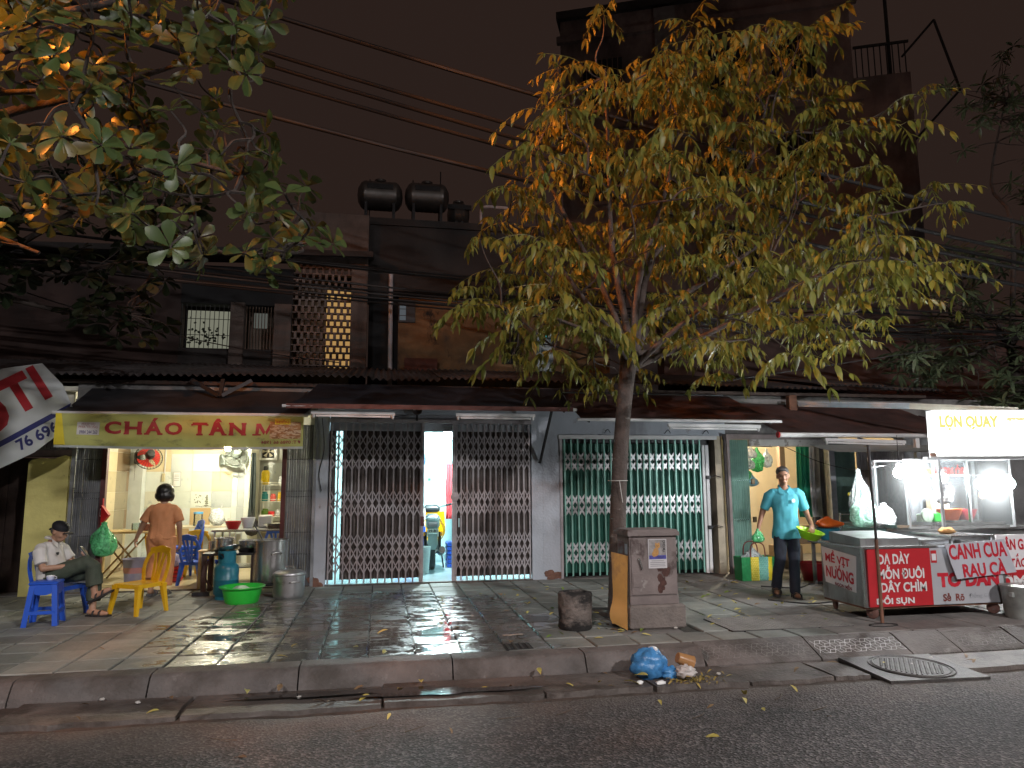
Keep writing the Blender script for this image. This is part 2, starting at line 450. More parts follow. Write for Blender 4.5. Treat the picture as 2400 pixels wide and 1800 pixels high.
# road: fine sheet, its ragged far edge lies over the gutter bed
def edge(x): return 5.47 + .05*mnoise.noise((x*1.3,0,0)) + .03*mnoise.noise((x*4.1,3,0))
ysr = [-14,-6,-1,2,3,3.6,4.1,4.5,4.8,5.0,5.15,5.3,5.4,5.47]
rv = []; nx = 170
mb = MB(); vs = []
for j, y in enumerate(ysr):
    for i in range(nx+1):
        x = -9+ i*19/nx
        if i == 0: x = -40
        if i == nx: x = 45
        yy = y if j < len(ysr)-3 else y + (edge(x)-5.47)*((j-(len(ysr)-4))/3)
        z = .004*mnoise.noise((x*.9,yy*.9,0)) + .006*mnoise.noise((x*.35,yy*.5,4))
        if j == len(ysr)-1: z -= .028
        vs.append((x,yy,z))
mb.add(vs, [(j*(nx+1)+i, j*(nx+1)+i+1, (j+1)*(nx+1)+i+1, (j+1)*(nx+1)+i) for j in range(len(ysr)-1) for i in range(nx)])
tag(mb.build('road', MATS['asphalt'], smooth=60), kind='structure')
# gutter: a row of precast slabs, tilted and broken
gut = thing('gutter', None, None, (0,5.75,-.05)); tag(gut, kind='structure')
MB().box(-12,14,5.3,6.08,-.05,-.022).build('bed', dirt, gut, world=True)
gj = [-7.2,-5.6,-4.0,-2.55,-1.35,.05,1.27,2.15,2.95,3.72,4.05,4.95,6.1,7.4,8.8,10.5]
for a, b in zip(gj[:-1], gj[1:]):
    if abs(a-4.05) < .01: continue          # the drain cover sits here
    rr = random.Random(int(a*100))
    n = 9
    pts = [(a+.012+rr.uniform(0,.012)+(b-a-.03)*k/n, 5.535+rr.uniform(-.018,.014)-(.03 if rr.random() < .12 else 0)) for k in range(n+1)]
    pts += [(b-.012-rr.uniform(0,.01)+.05*rr.uniform(-1,1), 5.8), (b-.014, 6.045), (a+.016, 6.045), (a+.012+.04*rr.uniform(-1,1), 5.8)]
    top = .004+rr.uniform(0,.018)
    s = MB().prism(pts, (top,-.04), 'z')
    t = Matrix.Translation((a,5.8,0)) @ Euler((rr.uniform(-.016,.01), rr.uniform(-.008,.008), rr.uniform(-.006,.006))).to_matrix().to_4x4() @ Matrix.Translation((-a,-5.8,0))
    s.xf(t).build('gutter_slab', gutter_m, gut, world=True)
# water lying in the gutter
wat = bpy.data.materials.new('gutter_water'); wat.use_nodes = True
wb_ = wat.node_tree.nodes['Principled BSDF']; wb_.inputs['Base Color'].default_value = (.035,.03,.028,1); wb_.inputs['Roughness'].default_value = .04
wnz = wat.node_tree.nodes.new('ShaderNodeTexNoise'); wnz.inputs['Scale'].default_value = 9; wbp = wat.node_tree.nodes.new('ShaderNodeBump'); wbp.inputs['Strength'].default_value = .04; wbp.inputs['Distance'].default_value = .02
wat.node_tree.links.new(wnz.outputs['Fac'], wbp.inputs['Height']); wat.node_tree.links.new(wbp.outputs['Normal'], wb_.inputs['Normal'])
def puddle(cx, cy, rx, ry, z, seed, n=64):
    pts = []
    for k in range(n):
        a = 2*math.pi*k/n; r_ = 1+.45*mnoise.noise((math.cos(a)*2.2+seed,math.sin(a)*2.2,seed))+.18*mnoise.noise((math.cos(a)*7,math.sin(a)*7+seed,0))
        pts.append((cx+rx*r_*math.cos(a), min(6.03,cy+ry*r_*math.sin(a)), z))
    tag(MB().add([(cx,cy,z)]+pts, [(0,1+k,1+(k+1)%n) for k in range(n)]).build('water', wat), kind='structure')
puddle(.42,5.69,.50,.085,.036,2); puddle(-.25,5.80,.75,.06,.0355,4); puddle(1.0,5.66,.25,.05,.0365,6)
# kerb: upright stones on the left, sloped ramp stones with a cast cube pattern on the right
kerb = thing('kerb', None, None, (0,6.2,0)); tag(kerb, kind='structure')
kj = [-8,-6.9,-5.8,-4.7,-3.7,-2.65,-1.7,-.6,.62,1.75,2.82]
for a, b in zip(kj[:-1], kj[1:]):
    rr = random.Random(int(a*77)); dz = rr.uniform(-.006,.004)
    prof = [(6.035,-.04),(6.035,.03),(6.075,.095),(6.10,.135),(6.125,.155),(6.16,.162),(6.33,.160),(6.33,-.04)]
    nseg = 8; vs = []; fs = []; m = len(prof)
    for k in range(nseg+1):
        x = a+.006+(b-a-.012)*k/nseg
        for (y, z) in prof: vs.append((x, y+.006*mnoise.noise((x*3,y*9,z*9)), z+dz+.004*mnoise.noise((x*4,7,y*5))))
    for k in range(nseg):
        for q in range(m-1): fs.append((k*m+q, (k+1)*m+q, (k+1)*m+q+1, k*m+q+1))
    fs += [tuple(range(m)), tuple(nseg*m+q for q in range(m-1,-1,-1))]
    MB().add(vs, fs).build('kerb_stone', concrete, kerb, smooth=50, world=True)
rk = [2.83,3.93,4.86,5.38,6.1,7.0,8.0,9.2,10.5]
def relief(a, b, y0, z0, y1, z1, s, lift, wd):
    q = MB(); W = b-a; H = math.hypot(y1-y0, z1-z0); seen = set()
    dv = Vector((0,y1-y0,z1-z0)).normalized(); nv = Vector((0,-dv.z,dv.y))
    def P(u, v): return Vector((a+u,y0,z0)) + dv*v + nv*lift
    for i in range(-2, int(W/(1.5*s))+3):
        for j in range(-2, int(H/(math.sqrt(3)*s))+3):
            cx = i*1.5*s; cy = (j+.5*(i % 2))*math.sqrt(3)*s
            c = [(cx+s*math.cos(R(60*k)), cy+s*math.sin(R(60*k))) for k in range(6)]
            sg = [(c[k], c[(k+1) % 6]) for k in range(6)] + [((cx,cy), c[k]) for k in (0,2,4)]
            for p, r_ in sg:
                key = tuple(sorted([(round(p[0],3),round(p[1],3)), (round(r_[0],3),round(r_[1],3))]))
                if key in seen: continue
                seen.add(key)
                if not all(.02 < t[0] < W-.02 and .015 < t[1] < H-.015 for t in (p, r_)): continue
                A, B = P(*p), P(*r_); d = (B-A).normalized(); o = d.cross(nv)*wd/2
                q.quad(A-o, A+o, B+o, B-o)
    return q
line_m = M('pale_mortar_line', (.42,.40,.39), .6, var=.3, scale=7); line_dim = M('worn_mortar_line', (.19,.175,.165), .7, var=.3, scale=7)
for i, (a, b) in enumerate(zip(rk[:-1], rk[1:])):
    dz = random.uniform(-.008,.006)
    prof = [(6.03,-.04),(6.03,.022),(6.045,.035),(6.30,.150+dz),(6.335,.158),(6.36,.158),(6.36,-.04)]
    nseg = 6; vs = []; fs = []; m = len(prof)
    for k in range(nseg+1):
        x = a+.008+(b-a-.016)*k/nseg
        for (y, z) in prof: vs.append((x, y, z+.004*mnoise.noise((x*4,9,y*5))))
    for k in range(nseg):
        for q in range(m-1): fs.append((k*m+q, (k+1)*m+q, (k+1)*m+q+1, k*m+q+1))
    fs += [tuple(range(m)), tuple(nseg*m+q for q in range(m-1,-1,-1))]
    ks = MB().add(vs, fs).build('kerb_stone', concrete, kerb, smooth=40, world=True)
    if i in (0,1,3,6):
        relief(a, b, 6.05, .037, 6.295, .148+dz, .052, .007, .005 if i == 1 else .0035).build('cast_pattern', line_m if i == 1 else line_dim, ks, world=True)
# pavement
pav = thing('pavement', None, None, (0,8.5,0)); tag(pav, kind='structure')
MB().box(-14,16,6.30,10.95,-.05,PZ-.016).build('bed', MATS['paving_bed'], pav, world=True)
TS = .4
proto = None
for i in range(-15, 11):
    for j in range(11):
        x = i*TS+.13; y = 6.34+j*TS*.985
        if x > 2.3 and x < 3.1 and y > 6.6 and y < 8.1: continue      # tree pit and cabinet foot
        if x > 4.25: continue
        if proto is None:
            proto = MB().cham(-.1915,.1915,-.1885,.1885,-.03,0,.007).mesh('paving_tile', MATS['paving_stone'])
        rr = random.Random(i*131+j)
        inst('paving_tile', proto, pav, (x, y+.19-8.5, PZ+rr.uniform(-.004,.003)), (rr.uniform(-.009,.009), rr.uniform(-.009,.009), rr.uniform(-.006,.006)))
for i in range(9):
    for j in range(6):
        x0 = 4.34+i*.82; y0 = 6.37+j*.72
        rr = random.Random(i*17+j)
        MB().cham(x0,x0+.80,y0,y0+.705,PZ-.03,PZ+rr.uniform(-.003,.002),.006).build('paving_slab', MATS['paving_concrete'], pav, world=True)
for (x0,x1,y0,y1) in ((2.23,2.95,6.62,7.3),(2.23,2.42,7.3,8.1)):
    MB().cham(x0,x1,y0,y1,PZ-.03,PZ-.004,.006).build('paving_slab', MATS['paving_concrete'], pav, world=True)
# apron of trampled cement against the house fronts
MB().cham(-6.0,12.0,10.66,11.0,.0,PZ+.004,.01).build('threshold_strip', MATS['paving_concrete'], pav, world=True)

# ------------------------------------------------------------------ two street lamps (they stand outside the picture)
pole_m = M('galvanised_pole', (.32,.32,.32), .45, .6, var=.15, scale=3)
for k, foot, lab in (('led', (9.4,-10.0), 'tall grey street lamp with a flat white lit head across the road on the right'),
                     ('led2', (-5.0,-10.0), 'tall grey street lamp with a flat white lit head across the road on the left'),
                     ('sodium', (-6.2,6.6), 'tall grey street lamp with two orange lit heads on a long arm by the kerb')):
    (px,py,pz), e, c, hs = LAMPS[k]
    t = thing('street_lamp', lab, 'street lamp', (foot[0],foot[1],0))
    MB().lathe([(.16,0),(.16,.04),(.09,.05),(.085,1.2),(.075,1.25),(.05,pz-.4),(.0,pz-.38)], 14, (foot[0],foot[1],0)).build('pole', pole_m, t, smooth=30, world=True)
    MB().tube(smoothpath([(foot[0],foot[1],pz-.6),(foot[0]*.75+px*.25,foot[1]*.75+py*.25,pz-.02),(px,py,pz+.12)]), .035, 8).build('arm', pole_m, t, smooth=40, world=True)
    MB().rbox(px,py,pz+.09,hs[0]+.1,hs[1]+.1,.1,.04,3).build('head', pole_m, t, smooth=40, world=True)
    MB().rbox(px,py,pz+.034,hs[0],hs[1],.008,.003).build('lens', glow('lens_'+k, c, 6), t, world=True)
    lo = bpy.data.objects.new('street_light', LAMP_DATA[k]); COL.objects.link(lo)
    lo.parent = t; lo.location = (px-foot[0],py-foot[1],pz+.02)
    if k == 'sodium':        # a twin head: one side tipped along the street, the other back over the kerb
        lo.rotation_euler = Vector((4.3,.6,-1.55)).to_track_quat('-Z','Y').to_euler()
        (px,py,pz), e, c, hs = LAMPS['sodium2']
        MB().rbox(px,py,pz+.09,hs[0]+.1,hs[1]+.1,.1,.04,3).build('head', pole_m, t, smooth=40, world=True)
        MB().tube(smoothpath([(foot[0],foot[1],pz-.3),(foot[0]*.6+px*.4,foot[1]*.6+py*.4,pz+.15),(px,py,pz+.12)]), .035, 8).build('arm', pole_m, t, smooth=40, world=True)
        lo = bpy.data.objects.new('street_light', LAMP_DATA['sodium2']); COL.objects.link(lo)
        lo.parent = t; lo.location = (px-foot[0],py-foot[1],pz+.02); lo.rotation_euler = Vector((2.0,1.0,-.75)).to_track_quat('-Z','Y').to_euler()
# ================================================================== SHOP FRONTS
white_wall = M('whitewash', (.42,.455,.505), .8, var=.1, scale=2, bump=.25, bscale=30, stain=[((.24,.24,.26), 1.7, .56, .2, 2.5), ((.16,.11,.09), 3.5, .66, .08, 1.2)])
grey_wall = M('grey_render', (.20,.20,.20), .85, var=.25, scale=2.5, bump=.4, bscale=30, stain=((.06,.058,.06), 1.6, .5, .2, 1.5))
yellow_wall = M('yellow_limewash', (.62,.56,.20), .8, var=.12, scale=2.5, bump=.2, bscale=26, stain=[((.34,.29,.12), 4.5, .64, .06, 1.6), ((.16,.13,.07), 11, .70, .03, 1.2), ((.42,.37,.16), 1.2, .5, .2, 2.5)])
dark_wood = M('dark_old_wood', (.045,.028,.022), .75, var=.4, scale=6, bump=.3, bscale=30)
maroon = M('maroon_steel', (.095,.028,.028), .5, .2, var=.3, scale=9)
black_steel = M('black_steel', (.03,.03,.032), .5, .3, var=.3)
grey_steel = M('grey_gate_steel', (.25,.26,.275), .5, .35, var=.25, scale=7, stain=((.10,.09,.085), 7, .6, .1, 3))
pale_steel = M('pale_gate_steel', (.36,.335,.345), .5, .25, var=.2, scale=8, stain=((.15,.095,.07), 9, .6, .1, 2.5))
brown_slat = M('brown_gate_slat', (.10,.082,.075), .5, .3, var=.35, scale=8, stain=((.045,.03,.024), 5, .52, .15, 4))
green_bar = M('pale_green_steel', (.22,.45,.38), .42, .2, var=.15, scale=8)
green_slat = M('dark_green_steel', (.018,.105,.075), .45, .2, var=.3, scale=7)
strip_m = M('galvanised_strip', (.55,.55,.56), .38, .5, var=.2, scale=9)
white_paint = M('white_painted_metal', (.62,.62,.62), .4, var=.1)
tarp_black = M('black_tarp', (.030,.030,.034), .55, var=.35, scale=3, bump=.3, bscale=9)
tarp_navy = M('dark_blue_black_tarp', (.024,.026,.034), .5, var=.4, scale=3, bump=.4, bscale=8, stain=((.036,.034,.038), 2.2, .55, .2, 1))
tarp_maroon = M('brown_red_tarp', (.075,.040,.036), .6, var=.35, scale=4, bump=.3, bscale=10, stain=((.035,.022,.02), 1.8, .5, .25, 1))

def wavy(a, b, c, d, nu, nv, amp, fr=2.2, sag=0, seed=0):
    """cloth between four corners: a,b = back edge left/right, c,d = front edge left/right"""
    a, b, c, d = map(Vector, (a,b,c,d)); nrm = (b-a).cross(c-a).normalized()
    if nrm.z < 0: nrm = -nrm
    def fn(u, v):
        p = (a*(1-u)+b*u)*(1-v) + (c*(1-u)+d*u)*v
        w_ = amp*(mnoise.noise((p.x*fr, v*1.2+seed, seed*2.3)) + .45*mnoise.noise((p.x*fr*3.1, v*2.1, seed)))
        return p + nrm*(w_*min(1, 4*v*(1-v)+.35) - sag*4*v*(1-v))
    return MB().grid(fn, nu, nv)

def lattice_leaf(t, x0, x1, n, zb, zt, groups, bm, sm, y, strip_w=.017, behind=False):
    step = (x1-x0)/(n-1)
    bar = MB().box(-.011,.011,-.012,.012,zb,zt).mesh('bar', bm)
    ox, oy, oz = t['_o']
    for i in range(n):
        inst('bar', bar, t, (x0+i*step+random.uniform(-.004,.004)-ox, y-oy, -oz), (0,random.uniform(-.0025,.0025),0))
    for (z0, z1, cells) in groups:
        h = (z1-z0)/cells
        for dirn in (1,-1):
            for i in range(-(cells-1), n-1):
                a, b = max(i,0), min(i+cells, n-1)
                if b-a < 1: continue
                za, zb_ = z0+(a-i)*h, z0+(b-i)*h
                if dirn < 0: za, zb_ = z0+z1-za, z0+z1-zb_
                yy = y+(.0165 if dirn > 0 else .0205)*(1 if behind else -1)
                strip(t, (x0+a*step,yy,za), (x0+b*step,yy,zb_), strip_w, sm)
def strip(t, a, b, w_, m):
    a, b = Vector(a), Vector(b); d = (b-a).normalized(); o = Vector((-d.z,0,d.x))*w_/2; e = d*.008
    q = MB().prism([((a-e-o).x,(a-e-o).z),((b+e-o).x,(b+e-o).z),((b+e+o).x,(b+e+o).z),((a-e+o).x,(a-e+o).z)], (a.y-.0015, a.y+.0015), 'y')
    q.build('lattice_strip', m, t, world=True)
def slat_mesh(wd, z0, z1, m, dep=.014):
    # a pressed slat: centre channel with two turned lips
    h = wd/2
    pl = [(-h,.0),(-h*.82,-dep*.7),(-h*.3,-dep),(0,-dep*.35),(h*.3,-dep),(h*.82,-dep*.7),(h,0)]
    vs = [(x,y,z0) for x,y in pl]+[(x,y,z1) for x,y in pl]; k = len(pl)
    return MB().add(vs, [(i,i+1,i+1+k,i+k) for i in range(k-1)]).mesh('slat', m)

# ------------------------------------------------------------------ yellow walled house on the far left
t = thing('yellow_house', 'yellow limewashed wall beside a dark doorway at the left edge', 'house', (-5.2,YF,0))
pts = [(-4.63,.1),(-4.135,.1),(-4.13,1.0),(-4.135,1.98),(-4.2,2.0),(-4.33,1.955),(-4.5,1.965),(-4.60,1.94),(-4.635,1.9)]
MB().prism(pts, (YF-.10,YF+.25), 'y').build('wall', yellow_wall, t, world=True)
MB().box(-8.5,-4.12,YF-.04,YF+.25,1.99,2.075).build('lintel', M('pink_grey_concrete', (.19,.14,.145), .8, var=.3), t, world=True)
MB().box(-4.62,-4.14,YF-.03,YF+.2,2.08,2.62).build('upper_wall', grey_wall, t, world=True)
MB().box(-8.5,-4.64,YF+.32,YF+.4,.1,1.98).build('door', dark_wood, t, world=True)
for k in range(6): MB().box(-8.0+k*.58,-7.94+k*.58,YF+.29,YF+.318,.1,1.98).build('door_batten', dark_wood, t, world=True)
MB().box(-8.5,-4.63,YF+.1,YF+.2,2.08,2.9).build('transom', dark_wood, t, world=True)
for k in range(9): MB().tube([(-4.62+.055*k,YF-.06,2.09),(-4.6+.055*k+.03,YF-.06,2.36)], .004, 5).build('mesh_wire', black_steel, t, world=True)
# torn white banner hanging across it
bn = thing('torn_banner', 'torn white vinyl banner with big red letters hanging askew over the dark doorway', 'banner', (-4.5,9.95,2.0))
vin = M('white_vinyl', (.60,.64,.64), .45, var=.06, scale=3, trans=.15)
red_print = M('red_print', (.42,.022,.03), .5, var=.12); blue_print = M('dark_blue_print', (.03,.035,.15), .5, var=.15)
BA = Matrix.Translation((-4.5,9.95,2.55)) @ Euler((R(8),R(-31),R(3))).to_matrix().to_4x4() @ Matrix.Translation((4.5,-9.95,-2.55))
def bpt(x, z):
    return BA @ Vector((x, 9.95+.03*mnoise.noise((x*2.2,z*1.3,1))+.012*mnoise.noise((x*7,z*5,4)), z))
ol = [(-5.75,2.06),(-5.2,2.02),(-4.62,2.0),(-3.98,2.12),(-3.93,2.6),(-4.0,2.95),(-4.4,3.1),(-5.75,3.2)]
def bsheet(poly, dy, nu=26, nv=20):
    # clip a fine grid by the outline so the sheet keeps its ripples
    xs = [p[0] for p in poly]; zs = [p[1] for p in poly]
    x0, x1, z0, z1 = min(xs), max(xs), min(zs), max(zs)
    def rng(x):
        c = []
        for i in range(len(poly)):
            (xa, za), (xb, zb) = poly[i], poly[(i+1) % len(poly)]
            if (xa-x)*(xb-x) <= 0 and abs(xa-xb) > 1e-6: c.append(za+(zb-za)*(x-xa)/(xb-xa))
        return min(c), max(c)
    def fn(u, v):
        x = x0+1e-4+(x1-x0-2e-4)*u; lo, hi = rng(x)
        p = bpt(x, lo+(hi-lo)*v); return p+Vector((0,-dy,0))
    return MB().grid(fn, nu, nv)
bsheet(ol, 0).build('sheet', vin, bn, smooth=80, world=True)
bsheet([(-5.7,2.27),(-5.0,2.245),(-3.97,2.28),(-3.96,2.345),(-5.0,2.31),(-5.7,2.335)], .004, 24, 2).build('blue_band', blue_print, bn, world=True)
def btext(s, x0, x1, z0, z1, m, bold):
    o = letters(s, x0, x1, z0, z1, 0, m, bn, bold=bold)
    off = Vector(bn['_o'])
    for v in o.data.vertices: v.co = bpt(v.co.x, v.co.z)+Vector((0,-.006,0))-off
btext('Ô', -5.02, -4.62, 2.42, 3.02, red_print, .05)
btext('T', -4.58, -4.24, 2.50, 2.98, red_print, .05)
btext('I', -4.2, -4.1, 2.52, 2.98, red_print, .05)
btext('76 6960 0', -4.75, -4.0, 2.09, 2.24, blue_print, .03)

# ------------------------------------------------------------------ porridge shop
shop = thing('porridge_shop', 'small open porridge shop with marbled tile walls under a yellow banner', 'shop', (-2.6,YF,0))
room_white = M('room_plaster', (.68,.67,.58), .7, var=.05)
floor_m = M('beige_floor_tile', (.50,.42,.27), .32, var=.1, scale=3)
wl_ = MB().box(-4.35,-4.22,10.85,14.5,.1,2.9).build('side_wall', room_white, shop, world=True)
bw = MB().box(-4.22,-2.27,13.42,13.52,.1,2.9).build('back_wall', room_white, shop, world=True)
MB().box(-2.36,-2.27,13.52,14.5,.1,2.9).build('partition', room_white, shop, world=True)
kb = MB().box(-2.27,-.95,14.4,14.5,.1,2.9).build('kitchen_wall', M('kitchen_grey', (.36,.36,.33), .6, var=.15), shop, world=True)
MB().box(-1.02,-.95,10.85,14.4,.1,2.9).build('party_wall', room_white, shop, world=True)
MB().box(-4.35,-.95,10.72,14.5,2.9,2.96).build('ceiling', room_white, shop, world=True)
fl = MB().box(-4.22,-1.02,10.70,14.4,.06,.168).build('floor', M('floor_grout', (.25,.2,.13), .7), shop, world=True)
fp = MB().cham(-.196,.196,-.196,.196,-.01,.0,.003).mesh('floor_tile', floor_m)
for i in range(8):
    for j in range(7): inst('floor_tile', fp, fl, (-4.02+.4*i+2.6, 10.91+.4*j-YF, .178), (0,0,0))
MB().box(-4.12,-.96,YF-.03,YF+.03,.06,.176).build('threshold', M('dark_threshold', (.07,.055,.045), .6), shop, world=True)
tile_cols = {'c': (.66,.56,.36), 'w': (.66,.69,.63), 'g': (.60,.64,.58), 'e': (.62,.60,.49), 't': (.50,.36,.19), 's': (.44,.47,.46), 'b': (.24,.17,.10), 'o': (.28,.24,.16), 'k': (.56,.47,.29), 'm': (.58,.62,.60)}
tm = {k: M('wall_tile_'+k, c, .22, var=.07, scale=4, stain=((c[0]*.78,c[1]*.8,c[2]*.84), 5.5, .6, .06, 1)) for k, c in tile_cols.items()}
cx = [-4.0,-3.6,-3.25,-2.91,-2.57]
rz = [.18,.24,.555,.87,1.19,1.48,1.82,2.13,2.44,2.75]
code = ['wgge','gmgw','gtmg','wmtw','egws','wgec','cmww','cccc','cccc']
for j in range(len(rz)-1):
    for i in range(4):
        MB().cham(0,cx[i+1]-cx[i]-.004,0,rz[j+1]-rz[j]-.004,-.006,.004,.002).xf(Matrix.Translation((cx[i]+.002,13.416,rz[j]+.002)) @ Euler((R(90),0,0)).to_matrix().to_4x4()).build('wall_tile', tm[code[j][i]], bw, world=True)
MB().box(-4.22,-4.0,13.22,13.418,.17,2.9).build('pilaster', M('pale_marble', (.62,.66,.64), .22, var=.08, stain=((.5,.55,.55), 3, .55, .1, 5)), shop, world=True)
for a, b, c_ in ((-2.565,-2.47,'m'),(-2.47,-2.36,'s'),(-2.36,-2.275,'w')):
    for j in range(len(rz)-1):
        MB().box(a,b-.004,13.398 if c_ != 's' else 13.404,13.418,rz[j],rz[j+1]-.004).build('wall_tile', tm[c_], bw, world=True)
yc = [10.9,11.5,12.1,12.62,13.1,13.415]
for j, row in enumerate(['ocobt','kkokb','kcsok','kwkob','ckcoo','kckob','cccbb','ccebb','ccebb']):
    for i in range(5):
        MB().box(-4.219,-4.209,yc[i]+.002,yc[i+1]-.002,rz[j]+.002,rz[j+1]-.002).build('wall_tile', tm[row[i]], wl_, world=True)
# small painting tile: dark sprays and stacked pebbles
ink = M('grey_green_ink', (.20,.21,.15), .5, var=.4, scale=30)
pt = MB()
rr = random.Random(4)
for k in range(16):
    x = -3.19+rr.uniform(0,.12); z = 1.27+rr.uniform(0,.16); pt.ball((x,13.408,z), (.009,.002,.012), 6, 4)
for k, (r_, z) in enumerate(((.036,1.23),(.03,1.27),(.032,1.305),(.022,1.34),(.024,1.37),(.014,1.40))): pt.ball((-2.985+.006*(k%2),13.408,z), (r_,.002,.018), 10, 5)
for k in range(9): pt.ball((-3.15+.03*k,13.408,1.205+rr.uniform(0,.02)), (.014,.002,.006), 6, 4)
pt.build('tile_painting', ink, bw, world=True)
# kitchen recess: pale lining, waist-high slabs
for k, (x0,x1,z0,z1,c_) in enumerate(((-2.2,-1.75,1.5,2.0,'s'),(-1.75,-1.2,1.2,2.0,'w'),(-2.2,-1.7,.9,1.48,'g'),(-1.7,-1.2,.6,1.18,'k'),(-2.2,-1.7,.3,.88,'o'))):
    MB().box(x0,x1-.005,14.385,14.399,z0,z1-.005).build('wall_tile', tm[c_], kb, world=True)
# steel door posts and the fascia behind the awning
for x0, x1, nm in ((-3.745,-3.685,'door_post'),(-1.378,-1.318,'door_post'),(-4.135,-4.09,'door_post'),(-.945,-.90,'door_post')):
    p = MB().box(x0,x1,YF-.05,YF+.03,.165,2.78).build(nm, maroon if x0 in (-3.745,-1.378) else grey_steel, shop, world=True)
    if x0 in (-3.745,):
        MB().rbox(-3.715,YF-.058,1.23,.022,.014,.11,.005).build('latch', white_paint, p, world=True)
        MB().rbox(-3.715,YF-.067,1.23,.008,.006,.07,.002).build('latch_slot', black_steel, p, world=True)
MB().box(-4.13,-.95,YF-.02,YF+.12,2.60,3.02).build('fascia', grey_wall, shop, world=True)
MB().box(-3.68,-1.38,YF-.04,YF+.04,2.42,2.5).build('gate_rail', grey_steel, shop, world=True)
# folded shutter packs either side
def folded(name, label, x0, x1, n, m, y, zb, zt, hinge_rows):
    t = thing(name, label, 'gate', ((x0+x1)/2,y,zb))
    st = (x1-x0)/n
    sm = slat_mesh(st*.96, zb, zt, m, .02)
    for i in range(n): inst('slat', sm, t, (x0+st*(i+.5)-(x0+x1)/2, random.uniform(-.004,.004), -zb), (0,0,random.uniform(-.08,.08)))
    for z in hinge_rows:
        MB().box(x0+.01,x1-.01,y-.028,y-.023,z-.006,z+.006).build('hinge_strip', m, t, world=True)
        for i in range(n): MB().ball((x0+st*(i+.5),y-.029,z), (.006,.004,.006), 6, 4).build('rivet', black_steel, t, world=True)
    return t
folded('folded_gate', 'grey folded shutter gate pushed against the yellow wall', -4.085,-3.75,13,grey_steel,YF,.18,2.45,(.62,.92,1.42,1.5,1.95))
folded('folded_gate', 'grey folded shutter gate at the right side of the porridge shop', -1.315,-.95,11,grey_steel,YF,.18,2.45,(.62,.92,1.42,1.5,1.95))

# ------------------------------------------------------------------ white house with the half open grey gate (lit room with the scooter)
gh = thing('white_house', 'whitewashed house front around the half open grey lattice gate', 'house', (.8,YF,0))
peel = M('bare_brick_patch', (.17,.085,.06), .9, var=.4, scale=12)
MB().box(-.94,-.735,YF-.03,YF+.25,.12,2.7).build('pillar', white_wall, gh, world=True)
MB().box(2.275,2.715,YF-.03,YF+.25,.12,2.62).build('pillar', white_wall, gh, world=True)
MB().box(-.94,2.8,YF+.0,YF+.2,2.62,3.04).build('upper_wall', white_wall, gh, world=True)
MB().box(2.45,2.60,YF-.034,YF-.029,.3,2.4).build('plaster_band', white_wall, gh, world=True)
rr = random.Random(3)
for x0, x1 in ((-.93,-.76),(2.30,2.70)):
    for k in range(5):
        MB().ball((rr.uniform(x0,x1),YF-.03,.17+rr.uniform(0,.10)), (.06,.012,.05), 8, 5, .5, 3, k).build('flaked_plaster', peel, gh, world=True)
cy = M('pale_cyan_room', (.60,.80,.80), .7, var=.05, stain=((.52,.74,.76), 1.6, .55, .1, 1))
MB().box(-.93,-.83,10.96,14.6,.1,2.85).build('room_side', cy, gh, world=True)
MB().box(2.5,2.6,10.96,14.6,.1,2.85).build('room_side', cy, gh, world=True)
gback = MB().box(-.93,2.6,14.6,14.7,.1,2.85).build('room_back', cy, gh, world=True)
MB().box(-.93,2.6,10.96,14.7,2.85,2.9).build('room_ceiling', cy, gh, world=True)
gf = MB().box(-.83,2.5,10.72,14.6,.05,.172).build('room_floor', M('garage_floor', (.30,.38,.40), .25, var=.15, scale=2), gh, world=True)
MB().box(-.73,2.27,YF-.05,YF+.06,2.49,2.545).build('gate_head_rail', pale_steel, gh, world=True)
MB().box(-.73,2.27,YF+.062,YF+.10,2.37,2.62).build('gate_head_panel', M('grey_zinc', (.36,.37,.40), .5, .3, var=.2), gh, world=True)
MB().box(-.74,2.28,YF-.05,YF+.05,.155,.18).build('gate_sill_rail', brown_slat, gh, world=True)
groups = [(1.80,2.32,3),(1.13,1.50,2),(.33,.88,3)]
def leaf(label, x0, x1, n, skip):
    t = thing('lattice_gate', label, 'gate', ((x0+x1)/2,YF,.18))
    lattice_leaf(t, x0, x1, n, .185, 2.488, groups, pale_steel, pale_steel, YF-.01)
    k = int((x1-x0)/.098); xl, xr = (x0-.045, x1+.01) if x0 < 0 else (x0-.02, x1+.04); sm = slat_mesh(.118, .238, 2.372, brown_slat)
    for i in range(k):
        if i in skip: continue
        xx = xl+(xr-xl)*(i+.5)/k
        inst('slat', sm, t, (xx-(x0+x1)/2,.045,-.18), (0,0,random.uniform(-.12,.12)))
    return t
gl = leaf('left leaf of the grey lattice gate, beside the white pillar', -.70,.60,14,())
for o_ in list(gl.children):      # one slat is bent aside: a slot of the lit room shows
    if o_.name.startswith('slat') and abs(o_.location.x-(-.745+1.355/13*1.5+.05)) < .05: bpy.data.objects.remove(o_)
MB().box(.605,.645,YF-.04,YF+.03,.185,2.488).build('end_post', pale_steel, gl, world=True)
MB().box(.60,.652,YF-.052,YF-.041,.98,1.12).build('lock_plate', maroon, gl, world=True)
gr = leaf('right leaf of the grey lattice gate, beside the lit gap', 1.12,2.245,14,())
MB().box(1.068,1.108,YF-.04,YF+.03,.185,2.488).build('end_post', pale_steel, gr, world=True)
MB().lathe([(0,0),(.06,0),(.065,.012),(.0,.02)], 16, mat=Matrix.Translation((1.10,YF-.045,1.40)) @ Euler((R(90),0,0)).to_matrix().to_4x4()).build('lock_disc', pale_steel, gr, world=True)
